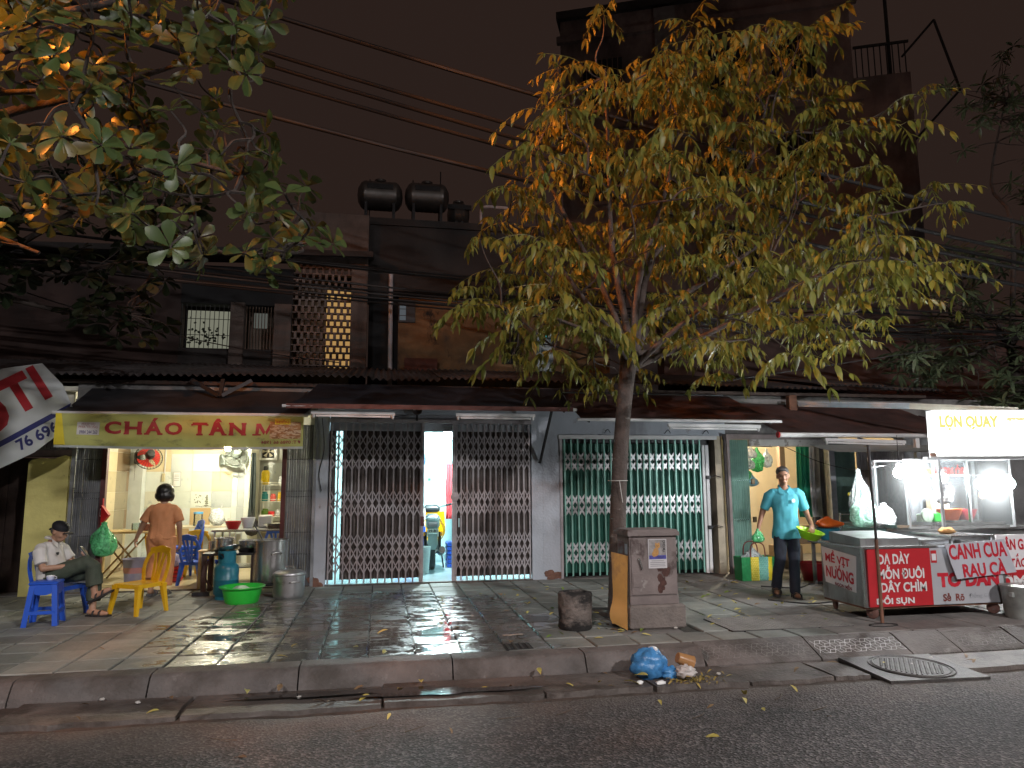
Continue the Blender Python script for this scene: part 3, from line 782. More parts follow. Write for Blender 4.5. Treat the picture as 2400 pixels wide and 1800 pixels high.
MB().rbox(1.165,YF-.045,1.02,.02,.012,.13,.005).build('latch', M('pale_cyan_metal', (.5,.72,.75), .4), gr, world=True)

# ------------------------------------------------------------------ green gate house
gg = thing('white_green_house', 'whitewashed house front around the closed green lattice gate', 'house', (4.1,YF,0))
MB().box(2.72,5.5,YF+.02,YF+.25,2.33,3.02).build('upper_wall', white_wall, gg, world=True)
MB().box(5.30,5.42,YF-.0,YF+.25,.12,2.33).build('pillar', M('beige_plaster', (.46,.40,.30), .8, var=.2, stain=((.18,.12,.08), 3, .58, .1, 2)), gg, world=True)
MB().box(2.72,5.30,YF+.2,YF+.3,.12,2.33).build('shutter_backing', black_steel, gg, world=True)
MB().box(2.70,5.32,YF-.05,YF+.05,2.27,2.33).build('head_rail', white_paint, gg, world=True)
MB().box(2.715,2.755,YF-.05,YF+.04,.17,2.27).build('jamb', pale_steel, gg, world=True)
t = thing('green_lattice_gate', 'closed pale green lattice gate with silver scissor strips behind the street tree', 'gate', (3.95,YF,.18))
lattice_leaf(t, 2.80,5.03,22,.20,2.268,[(1.78,2.06,2),(1.10,1.41,2),(.38,.70,2)], green_bar, strip_m, YF-.02, .030, True)
sm = slat_mesh(.098,.24,2.2,green_slat)
for i in range(24): inst('slat', sm, t, (2.81+i*.0965-3.95,.045,-.18), (0,0,random.uniform(-.1,.1)))
for x0, x1 in ((5.055,5.10),(5.115,5.165)):
    MB().box(x0,x1,YF-.045,YF+.03,.19,2.18).build('end_post', white_paint, t, world=True)
for z in (1.67,.89):
    MB().rbox(5.14,YF-.065,z,.085,.03,.055,.008).build('padlock', black_steel, t, world=True)
    MB().tube([(5.18,YF-.06,z+.01),(5.26,YF-.07,z+.025),(5.36,YF-.05,z+.0)], .008, 6).build('bolt_rod', black_steel, t, world=True)
for x in (3.45,4.45,5.1):
    MB().tube(smoothpath([(x,YF-.0,2.36),(x+.04,YF-.05,2.42),(x+.09,YF-.03,2.37)]), .006, 5).build('wire_hook', black_steel, gg, world=True)
MB().tube([(5.46,YF-.06,.17),(5.44,YF-.06,2.36)], .028, 8).build('drain_tube', M('dark_pipe', (.06,.05,.05), .6, var=.3), gg, world=True)

# ------------------------------------------------------------------ right hand shop with hanging bags
rs = thing('sundries_shop', 'open shop with cream tiled walls and hanging bags behind the man', 'shop', (6.6,YF,0))
cream = M('cream_tile', (.60,.50,.34), .4, var=.06, stain=((.45,.35,.22), 4, .62, .05, 1))
MB().box(5.5,7.36,YF-.03,YF+.14,2.28,2.36).build('head_rail', M('pink_grey_frame', (.28,.23,.22), .6, var=.2), rs, world=True)
MB().box(5.88,7.30,YF-.05,YF+.1,2.17,2.278).build('lintel', M('flaking_white', (.55,.53,.50), .7, var=.15, stain=((.3,.27,.24), 6, .55, .05, 1)), rs, world=True)
MB().box(5.49,5.535,YF-.05,YF+.05,.17,2.28).build('jamb', M('pink_grey_frame'), rs, world=True)
MB().box(5.42,11.5,YF+.06,YF+.25,2.36,3.0).build('upper_wall', M('grey_beige_render', (.24,.23,.22), .85, var=.25, scale=2, bump=.3, stain=((.10,.095,.09), 1.5, .5, .2, 1.4)), rs, world=True)
MB().box(5.48,5.58,YF+.26,13.2,.1,2.9).build('side_wall', cream, rs, world=True)
bk = MB().box(5.58,9.2,13.2,13.3,.1,2.9).build('back_wall', cream, rs, world=True)
MB().box(5.48,9.3,YF+.25,13.3,2.9,2.96).build('ceiling', cream, rs, world=True)
MB().box(9.2,9.3,YF+.25,13.3,.1,2.9).build('party_wall', cream, rs, world=True)
MB().box(5.58,9.2,YF+.2,13.2,.06,.172).build('floor', MATS['paving_concrete'], rs, world=True)
ctm = M('cream_wall_tile', (.62,.53,.37), .3, var=.05, rand=.07)
for i in range(5):
    for j in range(8): MB().box(5.60+i*.36,5.955+i*.36,13.19,13.199,.2+j*.3,.496+j*.3).build('wall_tile', ctm, bk, world=True)
MB().box(6.98,7.08,YF+.9,YF+1.0,.17,2.7).build('timber_post', M('brown_timber', (.20,.12,.075), .7, var=.25), rs, world=True)
MB().box(7.30,7.40,YF-.05,YF+.1,.17,2.3).build('door_post', grey_steel, rs, world=True)
for z in (1.42,2.02):
    MB().rbox(5.90,YF-.07,z-.42,.07,.025,.09,.01).build('padlock', M('old_brass', (.20,.15,.09), .4, .7), rs, world=True)
folded('folded_gate', 'pale green folded shutter gate beside the green woven basket', 5.54,5.87,9,M('mint_steel', (.25,.43,.37), .45, .2, var=.15, scale=7),YF,.19,2.27,(1.0,1.62))
folded('folded_gate', 'dull green steel shutter panel behind the steel chair', 7.42,7.80,22,M('dull_green_panel', (.20,.31,.27), .5, .2, var=.2),YF,.19,2.28,(1.1,))
folded('folded_gate', 'grey brown steel shutter at the back of the food stall', 7.83,8.75,13,M('grey_brown_shutter', (.25,.225,.225), .5, .3, var=.3, scale=6),YF,.19,2.24,(2.18,))
MB().box(8.75,11.8,YF,YF+.2,.1,2.36).build('wall', grey_wall, rs, world=True)

# ------------------------------------------------------------------ awnings
def awning(name, label, m, back, front, zf, yf, val=0, edge_m=None, seed=0, amp=.025, sag=.03, bar=.022, bar_m=None):
    (bx0,bx1,bz), (fx0,fx1) = back, front
    t = thing(name, label, 'awning', ((fx0+fx1)/2,yf,zf))
    wavy((bx0,YF-.03,bz),(bx1,YF-.03,bz),(fx0,yf,zf),(fx1,yf,zf),70,16,amp,1.6,sag,seed).build('canvas', m, t, smooth=80, world=True)
    MB().tube([(fx0-.05,yf-.005,zf-.02),(fx1+.05,yf-.005,zf-.02)], bar, 8).build('front_bar', bar_m or white_paint, t, smooth=40, world=True)
    if edge_m:
        wavy((fx0,yf-.03,zf+.01),(fx1,yf-.03,zf+.01),(fx0,yf-.035,zf-.05),(fx1,yf-.035,zf-.05),60,3,.012,3,0,seed+3).build('valance', edge_m, t, smooth=80, world=True)
    for x in (fx0+.12, fx1-.12):
        MB().tube([(x,yf,zf-.05),(x,YF-.04,bz-.13)], .014, 6).build('arm', black_steel, t, world=True)
    return t
aw1 = awning('black_awning', 'black cloth awning above the yellow porridge banner', tarp_black, (-3.95,-.80,2.93), (-3.98,-1.0), 2.52, 9.72, seed=1, amp=.03)
aw2 = awning('navy_awning', 'dark blue black tarp awning with a red brown hem over the grey gate', tarp_navy, (-.9,2.75,3.06), (-1.18,2.56), 2.60, 9.3, edge_m=M('red_brown_hem', (.13,.05,.04), .7, var=.4, scale=6), seed=2)
aw3 = awning('brown_awning', 'dark brown awning with a worn white bar over the green gate', tarp_maroon, (2.78,5.55,2.98), (2.67,5.60), 2.47, 9.3, seed=5)
aw4 = awning('ribbed_brown_awning', 'ribbed brown awning with a white roller bar over the sundries shop', tarp_maroon, (5.6,8.6,2.86), (5.66,8.9), 2.28, 9.3, seed=7, bar=.034)
MB().lathe([(0,0),(.045,0),(.045,.02),(0,.02)], 14, mat=Matrix.Translation((5.60,9.3,2.262)) @ Euler((0,R(-90),0)).to_matrix().to_4x4()).build('end_cap', M('red_plastic', (.45,.03,.03), .4), aw4, world=True)
MB().tube([(2.50,10.25,2.66),(2.40,YF-.06,1.90)], .024, 6).build('brace', black_steel, aw2, world=True)
for x in (6.3,6.9,7.5): MB().beam((x,9.35,2.22),(x+.5,9.75,2.2),.03,.03).build('folding_arm', white_paint, aw4, world=True)
# strip lights under the awnings (switched off)
def tube_light(label, a, b):
    t = thing('strip_light', label, 'light', a)
    MB().beam(a,b,.05,.045).build('housing', white_paint, t, world=True)
    a2, b2 = Vector(a)+Vector((0,-.005,-.042)), Vector(b)+Vector((0,-.005,-.042)); d = (b2-a2).normalized()
    MB().tube([a2+d*.06,b2-d*.06], .014, 8).build('tube', M('opal_tube', (.75,.75,.75), .3), t, smooth=40, world=True)
    for p in (a2+d*.03, b2-d*.03): MB().ball(p, (.02,.02,.03), 8, 6).build('holder', white_paint, t, world=True)
tube_light('unlit strip light under the left end of the navy awning', (-.88,9.38,2.51),(.18,9.38,2.50))
tube_light('unlit strip light under the right end of the navy awning', (.98,9.38,2.50),(2.05,9.38,2.50))
tube_light('unlit strip light under the brown awning by the tree', (3.95,9.36,2.39),(5.35,9.36,2.38))
tube_light('long unlit strip light under the ribbed awning by the stall pole', (6.25,9.2,2.19),(7.55,9.2,2.16))
t = thing('siren', 'small brown round alarm siren above the gap of the grey gate', 'siren', (.53,YF-.12,2.62))
MB().lathe([(0,0),(.03,0),(.07,.05),(.075,.06),(.065,.06),(.02,.02),(0,.02)], 16, mat=Matrix.Translation((.53,YF-.02,2.68)) @ Euler((R(90),0,0)).to_matrix().to_4x4()).build('horn', M('brown_plastic', (.10,.075,.07), .5), t, smooth=40, world=True)
MB().box(.515,.545,YF-.06,YF-.02,2.52,2.62).build('bracket', black_steel, t, world=True)
# banner of the porridge shop
bz0, bz1, by = 2.10, 2.49, 9.68
bn2 = thing('shop_banner', 'faded yellow banner with red lettering CHÁO TÂN hung under the black awning', 'banner', (-2.5,by,bz0))
ban_m = M('faded_yellow_vinyl', (.42,.43,.135), .45, var=.14, scale=2.2, trans=.12, stain=[((.22,.23,.09), 2.8, .56, .12, .5), ((.30,.26,.14), 9, .66, .05, .3)])
def bsag(x): return -.035*math.sin(math.pi*(x+3.97)/2.97)
def bn_pt(x, z):
    f = (z-bz0)/(bz1-bz0)
    return Vector((x, by+.012*mnoise.noise((x*2.5,z*3,2))+.02*(1-f)*mnoise.noise((x*1.3,9,0)), z+bsag(x)*(1-f)*.6-.012*(x+3.97)/3))
MB().grid(lambda u, v: bn_pt(-3.97+2.97*u, bz0+(bz1-bz0)*v), 80, 10).build('sheet', ban_m, bn2, smooth=80, world=True)
MB().grid(lambda u, v: bn_pt(-3.97+2.97*u, bz0-.03+.03*v)+Vector((0,-.002+.01*v,0)), 80, 1).build('hem', M('grey_vinyl_hem', (.42,.46,.46), .5, var=.2), bn2, smooth=80, world=True)
bright = M('bright_yellow_vinyl', (.72,.58,.03), .45, var=.08)
MB().grid(lambda u, v: bn_pt(-3.972+.13*u*(1-.5*v), bz0+(bz1-bz0)*v)+Vector((0,-.005,0)), 6, 8).build('side_fold', bright, bn2, world=True)
MB().grid(lambda u, v: bn_pt(-3.72+.26*u, 2.23+.155*v)+Vector((0,-.006,0)), 6, 4).build('sticker', M('grey_white_sticker', (.55,.53,.50), .5, var=.1), bn2, world=True)
mar_print = M('maroon_red_print', (.36,.030,.035), .5, var=.2, scale=5, stain=((.40,.30,.12), 16, .68, .03, .25))
def bl(s, x0, x1, z0, z1, m, bold=.02, mirror=False, dy=.009):
    o = letters(s, x0, x1, z0, z1, 0, m, bn2, bold=bold, mirror=mirror); off = Vector(bn2['_o'])
    for v in o.data.vertices: v.co = bn_pt(v.co.x, v.co.z)+Vector((0,-dy,0))-off
def serif_word(chars):      # slab-serif capitals: letter plus slab feet
    for ch, x0, x1, zt, feet in chars:
        bl(ch, x0, x1, 2.245, zt, mar_print, .02 if ch == 'M' else .04)
        for (f0, f1, z) in feet:
            q = MB().grid(lambda u, v: bn_pt(f0+(f1-f0)*u, z+.022*v)+Vector((0,-.0105,0)), 4, 1); q.build('lettering', mar_print, bn2, world=True)
zt = 2.40
def feet(x0, x1, tops=True, bots=True, wd=.062):
    L_ = []
    for c in (x0+.022, x1-.022):
        if bots: L_.append((c-wd/2,c+wd/2,2.243))
        if tops: L_.append((c-wd/2,c+wd/2,zt-.02))
    return L_
serif_word([('C',-3.40,-3.21,zt,[]),('H',-3.17,-2.97,zt,feet(-3.17,-2.97)),('Á',-2.93,-2.73,2.447,feet(-2.93,-2.73,False)),('O',-2.70,-2.49,zt,[]),
            ('T',-2.37,-2.19,zt,[(-2.32,-2.24,2.243),(-2.385,-2.36,2.36),(-2.20,-2.175,2.36)]),('Â',-2.16,-1.96,2.45,feet(-2.16,-1.96,False)),('N',-1.92,-1.72,zt,feet(-1.92,-1.72))])
# the last capital is drawn by hand: two legs and a V
for pl_m in ([(-1.60,2.245),(-1.56,2.245),(-1.545,2.395),(-1.59,2.395)], [(-1.59,2.395),(-1.535,2.395),(-1.475,2.29),(-1.495,2.25)], [(-1.475,2.29),(-1.42,2.395),(-1.37,2.395),(-1.46,2.25)], [(-1.385,2.245),(-1.345,2.245),(-1.37,2.395),(-1.41,2.395)], [(-1.635,2.243),(-1.53,2.243),(-1.53,2.262),(-1.635,2.262)], [(-1.41,2.243),(-1.31,2.243),(-1.31,2.262),(-1.41,2.262)]):
    MB().add([bn_pt(x,z)+Vector((0,-.0095,0)) for x,z in pl_m], [(0,1,2,3)]).build('lettering', mar_print, bn2, world=True)
small_blue = M('faint_blue_print', (.12,.11,.18), .5)
bl('PHỤC VỤ\nPHÍA TRONG', -3.70,-3.48,2.31,2.375, M('faint_red_print', (.35,.16,.14), .5), .01)
bl('0984 244 263', -3.69,-3.48,2.24,2.285, small_blue, .02)
bl('ĐT: 0986 66 1984', -1.52,-1.03,2.135,2.18, M('maroon_small_print', (.28,.06,.05), .5), .02, mirror=True)
# food picture on its right end: orange panel and pale strips of food
MB().grid(lambda u, v: bn_pt(-1.42+.39*u, 2.20+.22*v)+Vector((0,-.012,0)), 8, 5).build('food_print', M('food_print_brown', (.36,.17,.06), .5, var=.45, scale=14, stain=((.58,.42,.25), 12, .5, .06, .35)), bn2, world=True)
MB().grid(lambda u, v: bn_pt(-1.36+.2*u, 2.385+.075*v)+Vector((0,-.015,0)), 4, 2).build('yellow_print', bright, bn2, world=True)
bl('MIẾN', -1.34,-1.18,2.395,2.445, M('orange_print', (.62,.24,.02), .5), .03, dy=.019)
rr = random.Random(8)
fs_ = MB()
for k in range(26):
    x = -1.40+rr.uniform(0,.33); z = 2.21+rr.uniform(0,.16); a = rr.uniform(-.5,.5); l = rr.uniform(.03,.06)
    fs_.add([bn_pt(x,z)+Vector((0,-.016,0)), bn_pt(x+l,z+l*a)+Vector((0,-.016,0)), bn_pt(x+l*1.05,z+l*a+.012)+Vector((0,-.016,0)), bn_pt(x+.01,z+.011)+Vector((0,-.016,0))], [(0,1,2,3)])
fs_.build('food_strips', M('pale_food_print', (.60,.44,.28), .5, var=.2), bn2, world=True)

# ------------------------------------------------------------------ corrugated roof over the row of shops
cr = thing('corrugated_roof', 'rusty dark corrugated sheet roof running above all the awnings', 'roof', (1.5,10.4,3.0))
crm = M('old_corrugated', (.085,.075,.075), .7, .1, var=.35, scale=3, rand=.25, stain=((.09,.04,.022), 1.6, .55, .2, 1))
def corr(x0, x1, ya, za, yb, zb, th=.0):
    def fn(u, v):
        x = x0+(x1-x0)*u; y = ya+(yb-ya)*v
        return (x, y, za+(zb-za)*v+.019*math.sin(2*math.pi*x/.105)+th)
    return MB().grid(fn, int((x1-x0)/.0132), 3)
for k in range(17):
    x = -8.6+k*1.05; rr = random.Random(k); h = rr.uniform(-.02,.02); d = rr.uniform(-.06,.08)
    corr(x,x+1.12,10.42+d,3.075+h+(.02 if k < 6 else .05),13.45,3.74+h*.5,.012*(k%2)).build('roof_sheet', crm, cr, smooth=60, world=True)
MB().box(-8.6,9.2,10.62,10.68,3.0,3.05).build('purlin', dark_wood, cr, world=True)
MB().box(-8.6,9.2,13.2,13.26,3.66,3.69).build('purlin', dark_wood, cr, world=True)
# V shaped steel strut between roof and black awning
vb = thing('roof_strut', 'black V shaped steel strut between the roof edge and the black awning', 'strut', (-2.2,10.5,2.7))
for a, b in (((-2.62,10.5,3.06),(-2.22,10.35,2.82)),((-1.82,10.5,3.06),(-2.18,10.35,2.82)),((-2.2,10.5,3.06),(-2.2,10.35,2.80))):
    MB().beam(a,b,.05,.05).build('bar', black_steel, vb, world=True)
# ================================================================== UPPER STOREYS AND BUILDINGS BEHIND
soot = M('sooty_render', (.030,.026,.025), .9, var=.45, scale=1.3, bump=.3, bscale=14, stain=((.018,.016,.016), .9, .48, .25, 2))
pillar_m = M('brown_grey_render', (.105,.082,.072), .9, var=.3, scale=3, bump=.3, stain=((.045,.036,.033), 2.2, .52, .15, 3))
ochre = M('ochre_stained_wall', (.20,.115,.055), .9, var=.35, scale=2.5, bump=.3, bscale=16, stain=[((.10,.075,.055), 1.4, .52, .12, 1.2), ((.02,.018,.017), 2.6, .60, .08, 1.8)])
warm_glow = glow('warm_lit_room', (1.0,.58,.20), .42)
pale_glow = glow('pale_lit_room', (.92,.93,.70), .20)
black = M('night_black', (.012,.012,.013), .9, var=.2)
YB = 13.5
ub = thing('upper_house', 'dark old upper storey with a breeze block screen and barred windows above the shops', 'building', (-2.6,YB,3.1))
MB().box(-9.5,-3.62,YB,YB+.3,3.1,5.55).build('wall', M('dark_red_brown_render', (.05,.030,.026), .9, var=.45, scale=1.5, stain=((.022,.016,.015), 1.1, .5, .2, 2)), ub, world=True)
MB().box(-9.5,-.45,YB+1.6,YB+1.8,3.1,6.0).build('inner_wall', soot, ub, world=True)
MB().box(-3.62,-1.66,YB-.02,YB+.25,3.1,4.05).build('parapet', soot, ub, world=True)
MB().box(-3.62,-1.66,YB-.02,YB+.25,4.88,5.6).build('lintel', black, ub, world=True)
for x0, x1 in ((-2.74,-2.50),(-1.97,-1.67),(-.60,-.30)):
    MB().box(x0,x1,YB-.12,YB+.2,3.1,5.85 if x0 > -1 else 4.9).build('pillar', pillar_m, ub, world=True)
# eaves: a deep dark roof slab rising to the right
MB().add([(-9.6,YB-.6,5.52),(-.2,YB-.6,5.74),(-.2,YB+2.4,6.5),(-9.6,YB+2.4,6.2),(-9.6,YB-.6,5.62),(-.2,YB-.6,5.84),(-.2,YB+2.4,6.6),(-9.6,YB+2.4,6.3)],
         [(0,3,2,1),(4,5,6,7),(0,1,5,4),(1,2,6,5),(2,3,7,6),(3,0,4,7)]).build('roof', soot, ub, world=True)
MB().box(-1.67,-.30,YB-.1,YB+.2,5.72,6.72).build('stair_wall', pillar_m, ub, world=True)
# lit barred window with pot plants
w1 = MB().box(-3.62,-2.76,YB+.5,YB+.52,4.06,4.86).build('window', pale_glow, ub, world=True)
for k in range(11): MB().tube([(-3.60+.08*k,YB+.02,4.06),(-3.60+.08*k,YB+.02,4.86)], .007, 5).build('window_bar', black_steel, w1, world=True)
for z in (4.3,4.6): MB().tube([(-3.6,YB+.03,z),(-2.76,YB+.03,z)], .006, 5).build('window_bar', black_steel, w1, world=True)
rr = random.Random(21)
pl = MB()
for k in range(60):
    c = Vector((-3.4+rr.gauss(.14,.2), YB+.25, 4.2+abs(rr.gauss(0,.16)))); a = rr.uniform(0,6.28)
    d = Vector((math.cos(a),0,math.sin(a)))*rr.uniform(.04,.08); o = Vector((-d.z,.02,d.x))*.35
    pl.add([c, c+d*.5+o, c+d, c+d*.5-o], [(0,1,2,3)])
pl.build('window_plant', M('dark_leaf', (.02,.035,.015), .7), w1, world=True)
# second window: barred, with a hanging cloth; the light it catches is a faintly glowing patch
w2 = MB().box(-2.5,-1.97,YB+.5,YB+.52,4.06,4.86).build('window', M('dim_curtain', (.15,.125,.10), .9, var=.3), ub, world=True)
MB().box(-2.42,-2.18,YB+.46,YB+.48,4.55,4.84).build('glow_patch', glow('dim_glow_patch', (.8,.85,.75), .10), w2, world=True)
for k in range(10): MB().tube([(-2.48+.054*k,YB+.02,4.06),(-2.48+.054*k,YB+.02,4.86)], .008, 5).build('window_bar', M('brown_bar', (.15,.10,.075), .7), w2, world=True)
# breeze block screen: staggered vertical bricks between thin slabs, a lit stair behind
scn = MB().box(-1.665,-.605,YB+.14,YB+.16,3.78,3.80).build('breeze_screen', pillar_m, ub, world=True)
brick = M('breeze_brick', (.155,.115,.10), .9, var=.3, scale=6, rand=.25)
slab_mesh = MB().box(-.53,.53,-.06,.06,-.010,.010).mesh('screen_slab', brick)
fin_mesh = MB().box(-.022,.022,-.06,.06,-.052,.052).mesh('screen_brick', brick)
ox, oy, oz = ub['_o']
for j in range(16):
    z = 3.84+j*.125
    inst('screen_slab', slab_mesh, scn, (-1.135-ox, YB+.02-oy, z-.0625-oz))
    for i in range(9):
        x = -1.66+.062+.118*(i+.5*(j%2))
        if x > -.63: continue
        inst('screen_brick', fin_mesh, scn, (x-ox, YB+.02-oy+random.uniform(-.006,.006), z-oz), (0,0,random.uniform(-.04,.04)))
MB().box(-1.10,-.62,YB+.62,YB+.64,3.8,5.4).build('lit_stair_wall', warm_glow, ub, world=True)
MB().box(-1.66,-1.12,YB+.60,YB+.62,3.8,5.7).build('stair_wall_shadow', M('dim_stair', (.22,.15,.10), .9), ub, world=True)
# ------------------------------------------------------------------ ochre building with the water tanks
ob = thing('ochre_house', 'stained ochre building behind the street tree with water tanks on its roof', 'building', (1.5,14.2,3.1))
MB().box(-.28,.30,14.0,14.2,3.1,6.7).build('recess', black, ob, world=True)
MB().box(.30,4.6,13.8,14.2,3.1,5.25).build('wall', ochre, ob, world=True)
MB().box(-.35,3.4,13.9,14.6,5.25,6.72).build('upper_wall', soot, ob, world=True)
MB().box(.2,4.8,13.4,14.2,5.25,5.37).build('canopy_slab', soot, ob, world=True)
MB().tube([(.16,13.86,3.2),(.14,13.86,5.7)], .045, 10).build('drain_pipe', M('pale_pipe', (.42,.40,.42), .6, var=.2), ob, smooth=40, world=True)
wn1 = MB().box(.30,.62,13.76,13.79,4.72,5.12).build('window', black_steel, ob, world=True)
MB().box(.32,.44,13.745,13.758,4.76,5.08).build('pane', glow('grey_lit_pane', (.75,.85,.95), .10), wn1, world=True)
for z in (4.85,4.98): MB().box(.31,.45,13.735,13.744,z-.006,z+.006).build('glazing_bar', black_steel, wn1, world=True)
wn2 = MB().box(2.35,2.75,13.76,13.79,3.95,4.75).build('window', black, ob, world=True)
for k in range(4): MB().tube([(2.42+.09*k,13.74,3.96),(2.42+.09*k,13.74,4.74)], .009, 5).build('window_bar', M('brown_bar'), wn2, world=True)
wn3 = MB().box(3.05,3.4,13.76,13.79,3.8,4.6).build('window', M('dark_teal_glass', (.02,.06,.065), .3), ob, world=True)
MB().box(3.12,3.28,13.74,13.758,4.52,4.65).build('pane', glow('teal_lit_pane', (.02,.62,.66), .75), wn3, world=True)
MB().box(.42,1.05,13.55,13.79,3.72,3.98).build('red_cloth', M('dull_red_cloth', (.13,.04,.025), .8, var=.3), ob, world=True)
MB().tube(smoothpath([(1.95,13.9,6.75),(1.95,13.9,7.15),(2.05,13.9,7.25),(2.5,13.9,7.25)]), .03, 8).build('vent_pipe', M('pale_pipe'), ob, smooth=40, world=True)
MB().box(-.45,3.2,13.85,16.8,6.72,6.86).build('roof_slab', soot, ob, world=True)
# water tanks: horizontal ribbed steel drums on cradles
def tank(x0, x1, y, z, r, label):
    t = thing('water_tank', label, 'tank', ((x0+x1)/2,y,z-r-.14), group='roof tanks')
    L_ = x1-x0; n = 14
    prof = [(0,0),(r*.5,.02),(r*.85,.09),(r*.97,.15)]
    for k in range(n+1):
        xx = .15+(L_-.3)*k/n
        prof += [(r*(1.0 if k % 2 else .975), xx)]
    prof += [(r*.97,L_-.15),(r*.85,L_-.09),(r*.5,L_-.02),(0,L_)]
    MB().lathe(prof, 28, mat=Matrix.Translation((x0,y,z)) @ Euler((0,R(90),0)).to_matrix().to_4x4()).build('drum', M('dull_stainless', (.20,.19,.18), .38, .75, var=.2), t, smooth=30, world=True)
    MB().lathe([(0,0),(.13,0),(.13,.05),(.05,.08),(0,.08)], 16, ((x0+x1)/2,y,z+r-.01)).build('lid', M('dull_stainless'), t, smooth=40, world=True)
    for x in (x0+.2,x1-.2):
        MB().box(x-.03,x+.03,y-r*.8,y+r*.8,z-r-.14,z-r*.72).build('cradle', black_steel, t, world=True)
        for dy in (-.22,.22): MB().box(x-.03,x+.03,y+dy-.03,y+dy+.03,6.86,z-r-.14).build('stand_leg', black_steel, t, world=True)
    MB().box((x0+x1)/2-.28,(x0+x1)/2+.28,y-r-.004,y-r+.05,z+.05,z+.16).build('nameplate', black_steel, t, world=True)
tank(-.62,.39,15.6,8.02,.33,'left stainless water tank on the roof beside the dark stair wall')
tank(.43,1.44,15.6,8.05,.33,'middle stainless water tank on the roof behind the wires')
tank(1.46,2.0,16.3,7.95,.30,'dark short water tank on the right of the roof')
for x, z in ((-.35,8.45),(.62,8.5),(1.25,8.75)):
    t = thing('roof_pipe', 'thin rusty pipe standing %s the water tanks' % {-.35:'left of',.62:'between',1.25:'right behind'}[x], 'pipe', (x,15.7,6.86))
    MB().tube([(x,15.7,6.86),(x,15.7,z)], .014, 6).build('shaft', black_steel, t, world=True)
# ------------------------------------------------------------------ the tall block behind the tree
tb = thing('tall_block', 'tall dark stained apartment block rising behind the street tree', 'building', (9.7,18.1,0))
ang = math.atan2(16.2-20.0, 14.1-5.3)
TB = Matrix.Translation((5.3,20.0,0)) @ Matrix.Rotation(ang, 4, 'Z')
LT = math.hypot(14.1-5.3, 3.8)
tbm = M('stained_block_wall', (.20,.145,.13), .95, var=.4, scale=.8, bump=.2, bscale=8, stain=[((.025,.020,.020), .5, .46, .2, 2.2), ((.20,.155,.15), 1.1, .64, .08, 1.3)])
def tbx(x0,x1,y0,y1,z0,z1): return MB().box(x0,x1,y0,y1,z0,z1).xf(TB)
tbx(0,LT-1.2,.05,7,0,16.0).build('wall', tbm, tb, world=True)
tbx(LT-1.2,LT+.25,.0,7,0,12.9).build('side_bay', tbm, tb, world=True)
for z in (6.2,9.2,12.2,15.2):
    tbx(-.1,LT-1.0,-.10,.05,z,z+.22).build('floor_band', tbm, tb, world=True)
for x in (2.9,):
    tbx(x,x+.62,-.25,.05,0,15.8).build('column', M('pale_grey_render', (.14,.125,.12), .9, var=.25), tb, world=True)
for x, z in ((.7,13.0),(4.3,12.9),(6.2,12.9),(.7,9.9),(4.3,9.9),(6.2,9.9),(4.5,6.9)):
    wb = tbx(x,x+1.2,-.02,.06,z,z+1.5).build('window', black, tb, world=True)
    for k in range(7): tbx(x+.1+k*.16,x+.125+k*.16,-.07,-.04,z,z+1.5).build('window_bar', M('brown_bar'), wb, world=True)
    tbx(x-.05,x+1.25,-.14,.05,z-.1,z).build('window_sill', tbm, wb, world=True)
tbx(-.1,LT-1.1,-.12,7,16.0,16.25).build('parapet', soot, tb, world=True)
for k in range(9): tbx(LT-1.1+k*.16,LT-1.075+k*.16,.1,.13,12.9,13.9).build('rail_bar', black_steel, tb, world=True)
tbx(LT-1.15,LT+.3,.09,.14,13.85,13.92).build('rail', black_steel, tb, world=True)
MB().tube([(LT-.1,.5,12.9),(LT-.1,.5,16.8)], .05, 6).xf(TB).build('mast', black_steel, tb, world=True)
for a, b in (((LT+.2,.4,13.6),(LT+1.1,.4,14.6)),((LT+1.1,.4,14.6),(LT+1.6,.4,12.4)),((LT+1.6,.4,12.4),(LT+.3,.4,11.0))): MB().tube([a,b], .035, 6).xf(TB).build('bracket_frame', black_steel, tb, world=True)
# a low dark house on the right, behind the food stall
lh = thing('low_house', 'low dark brick house under a ribbed roof behind the food stall', 'house', (10.5,13.4,0))
MB().box(5.6,14.5,13.35,13.7,2.4,5.1).build('wall', M('dark_brick', (.085,.052,.045), .9, var=.4, scale=2, stain=((.025,.02,.02), 1, .5, .2, 1.5)), lh, world=True)
rb = M('brown_ribbed_sheet', (.075,.045,.045), .6, .2, var=.3)
sl = MB().add([(8.2,10.2,2.55),(12.4,10.2,2.35),(12.4,13.4,3.5),(8.2,13.4,3.5)], [(0,1,2,3)]).build('lean_to_roof', rb, lh, world=True)
for k in range(24): MB().beam((8.25+k*.18,10.2,2.57-.0085*k),(8.25+k*.18,13.4,3.52),.035,.03).build('roof_rib', rb, sl, world=True)
# aluminium awning rail running towards the stall
ar = thing('awning_rail', 'long pale aluminium rail on a rusty block leading down to the lit sign', 'rail', (7.0,9.0,2.9))
MB().rbox(6.58,10.5,2.86,.14,.12,.26,.012).build('block', M('rusty_iron', (.16,.075,.045), .8, var=.4), ar, world=True)
for a, b, m_ in (((6.66,10.42,2.84),(7.6,9.1,2.68),M('bluish_aluminium', (.42,.50,.56), .35, .5)),((7.6,9.1,2.68),(8.35,8.05,2.52),M('cream_aluminium', (.55,.52,.44), .35, .4))):
    MB().beam(a,b,.05,.085).build('rail', m_, ar, world=True)
    MB().beam(Vector(a)+Vector((-.03,-.02,.0)),Vector(b)+Vector((-.03,-.02,.0)),.012,.02).build('rail_lip', m_, ar, world=True)
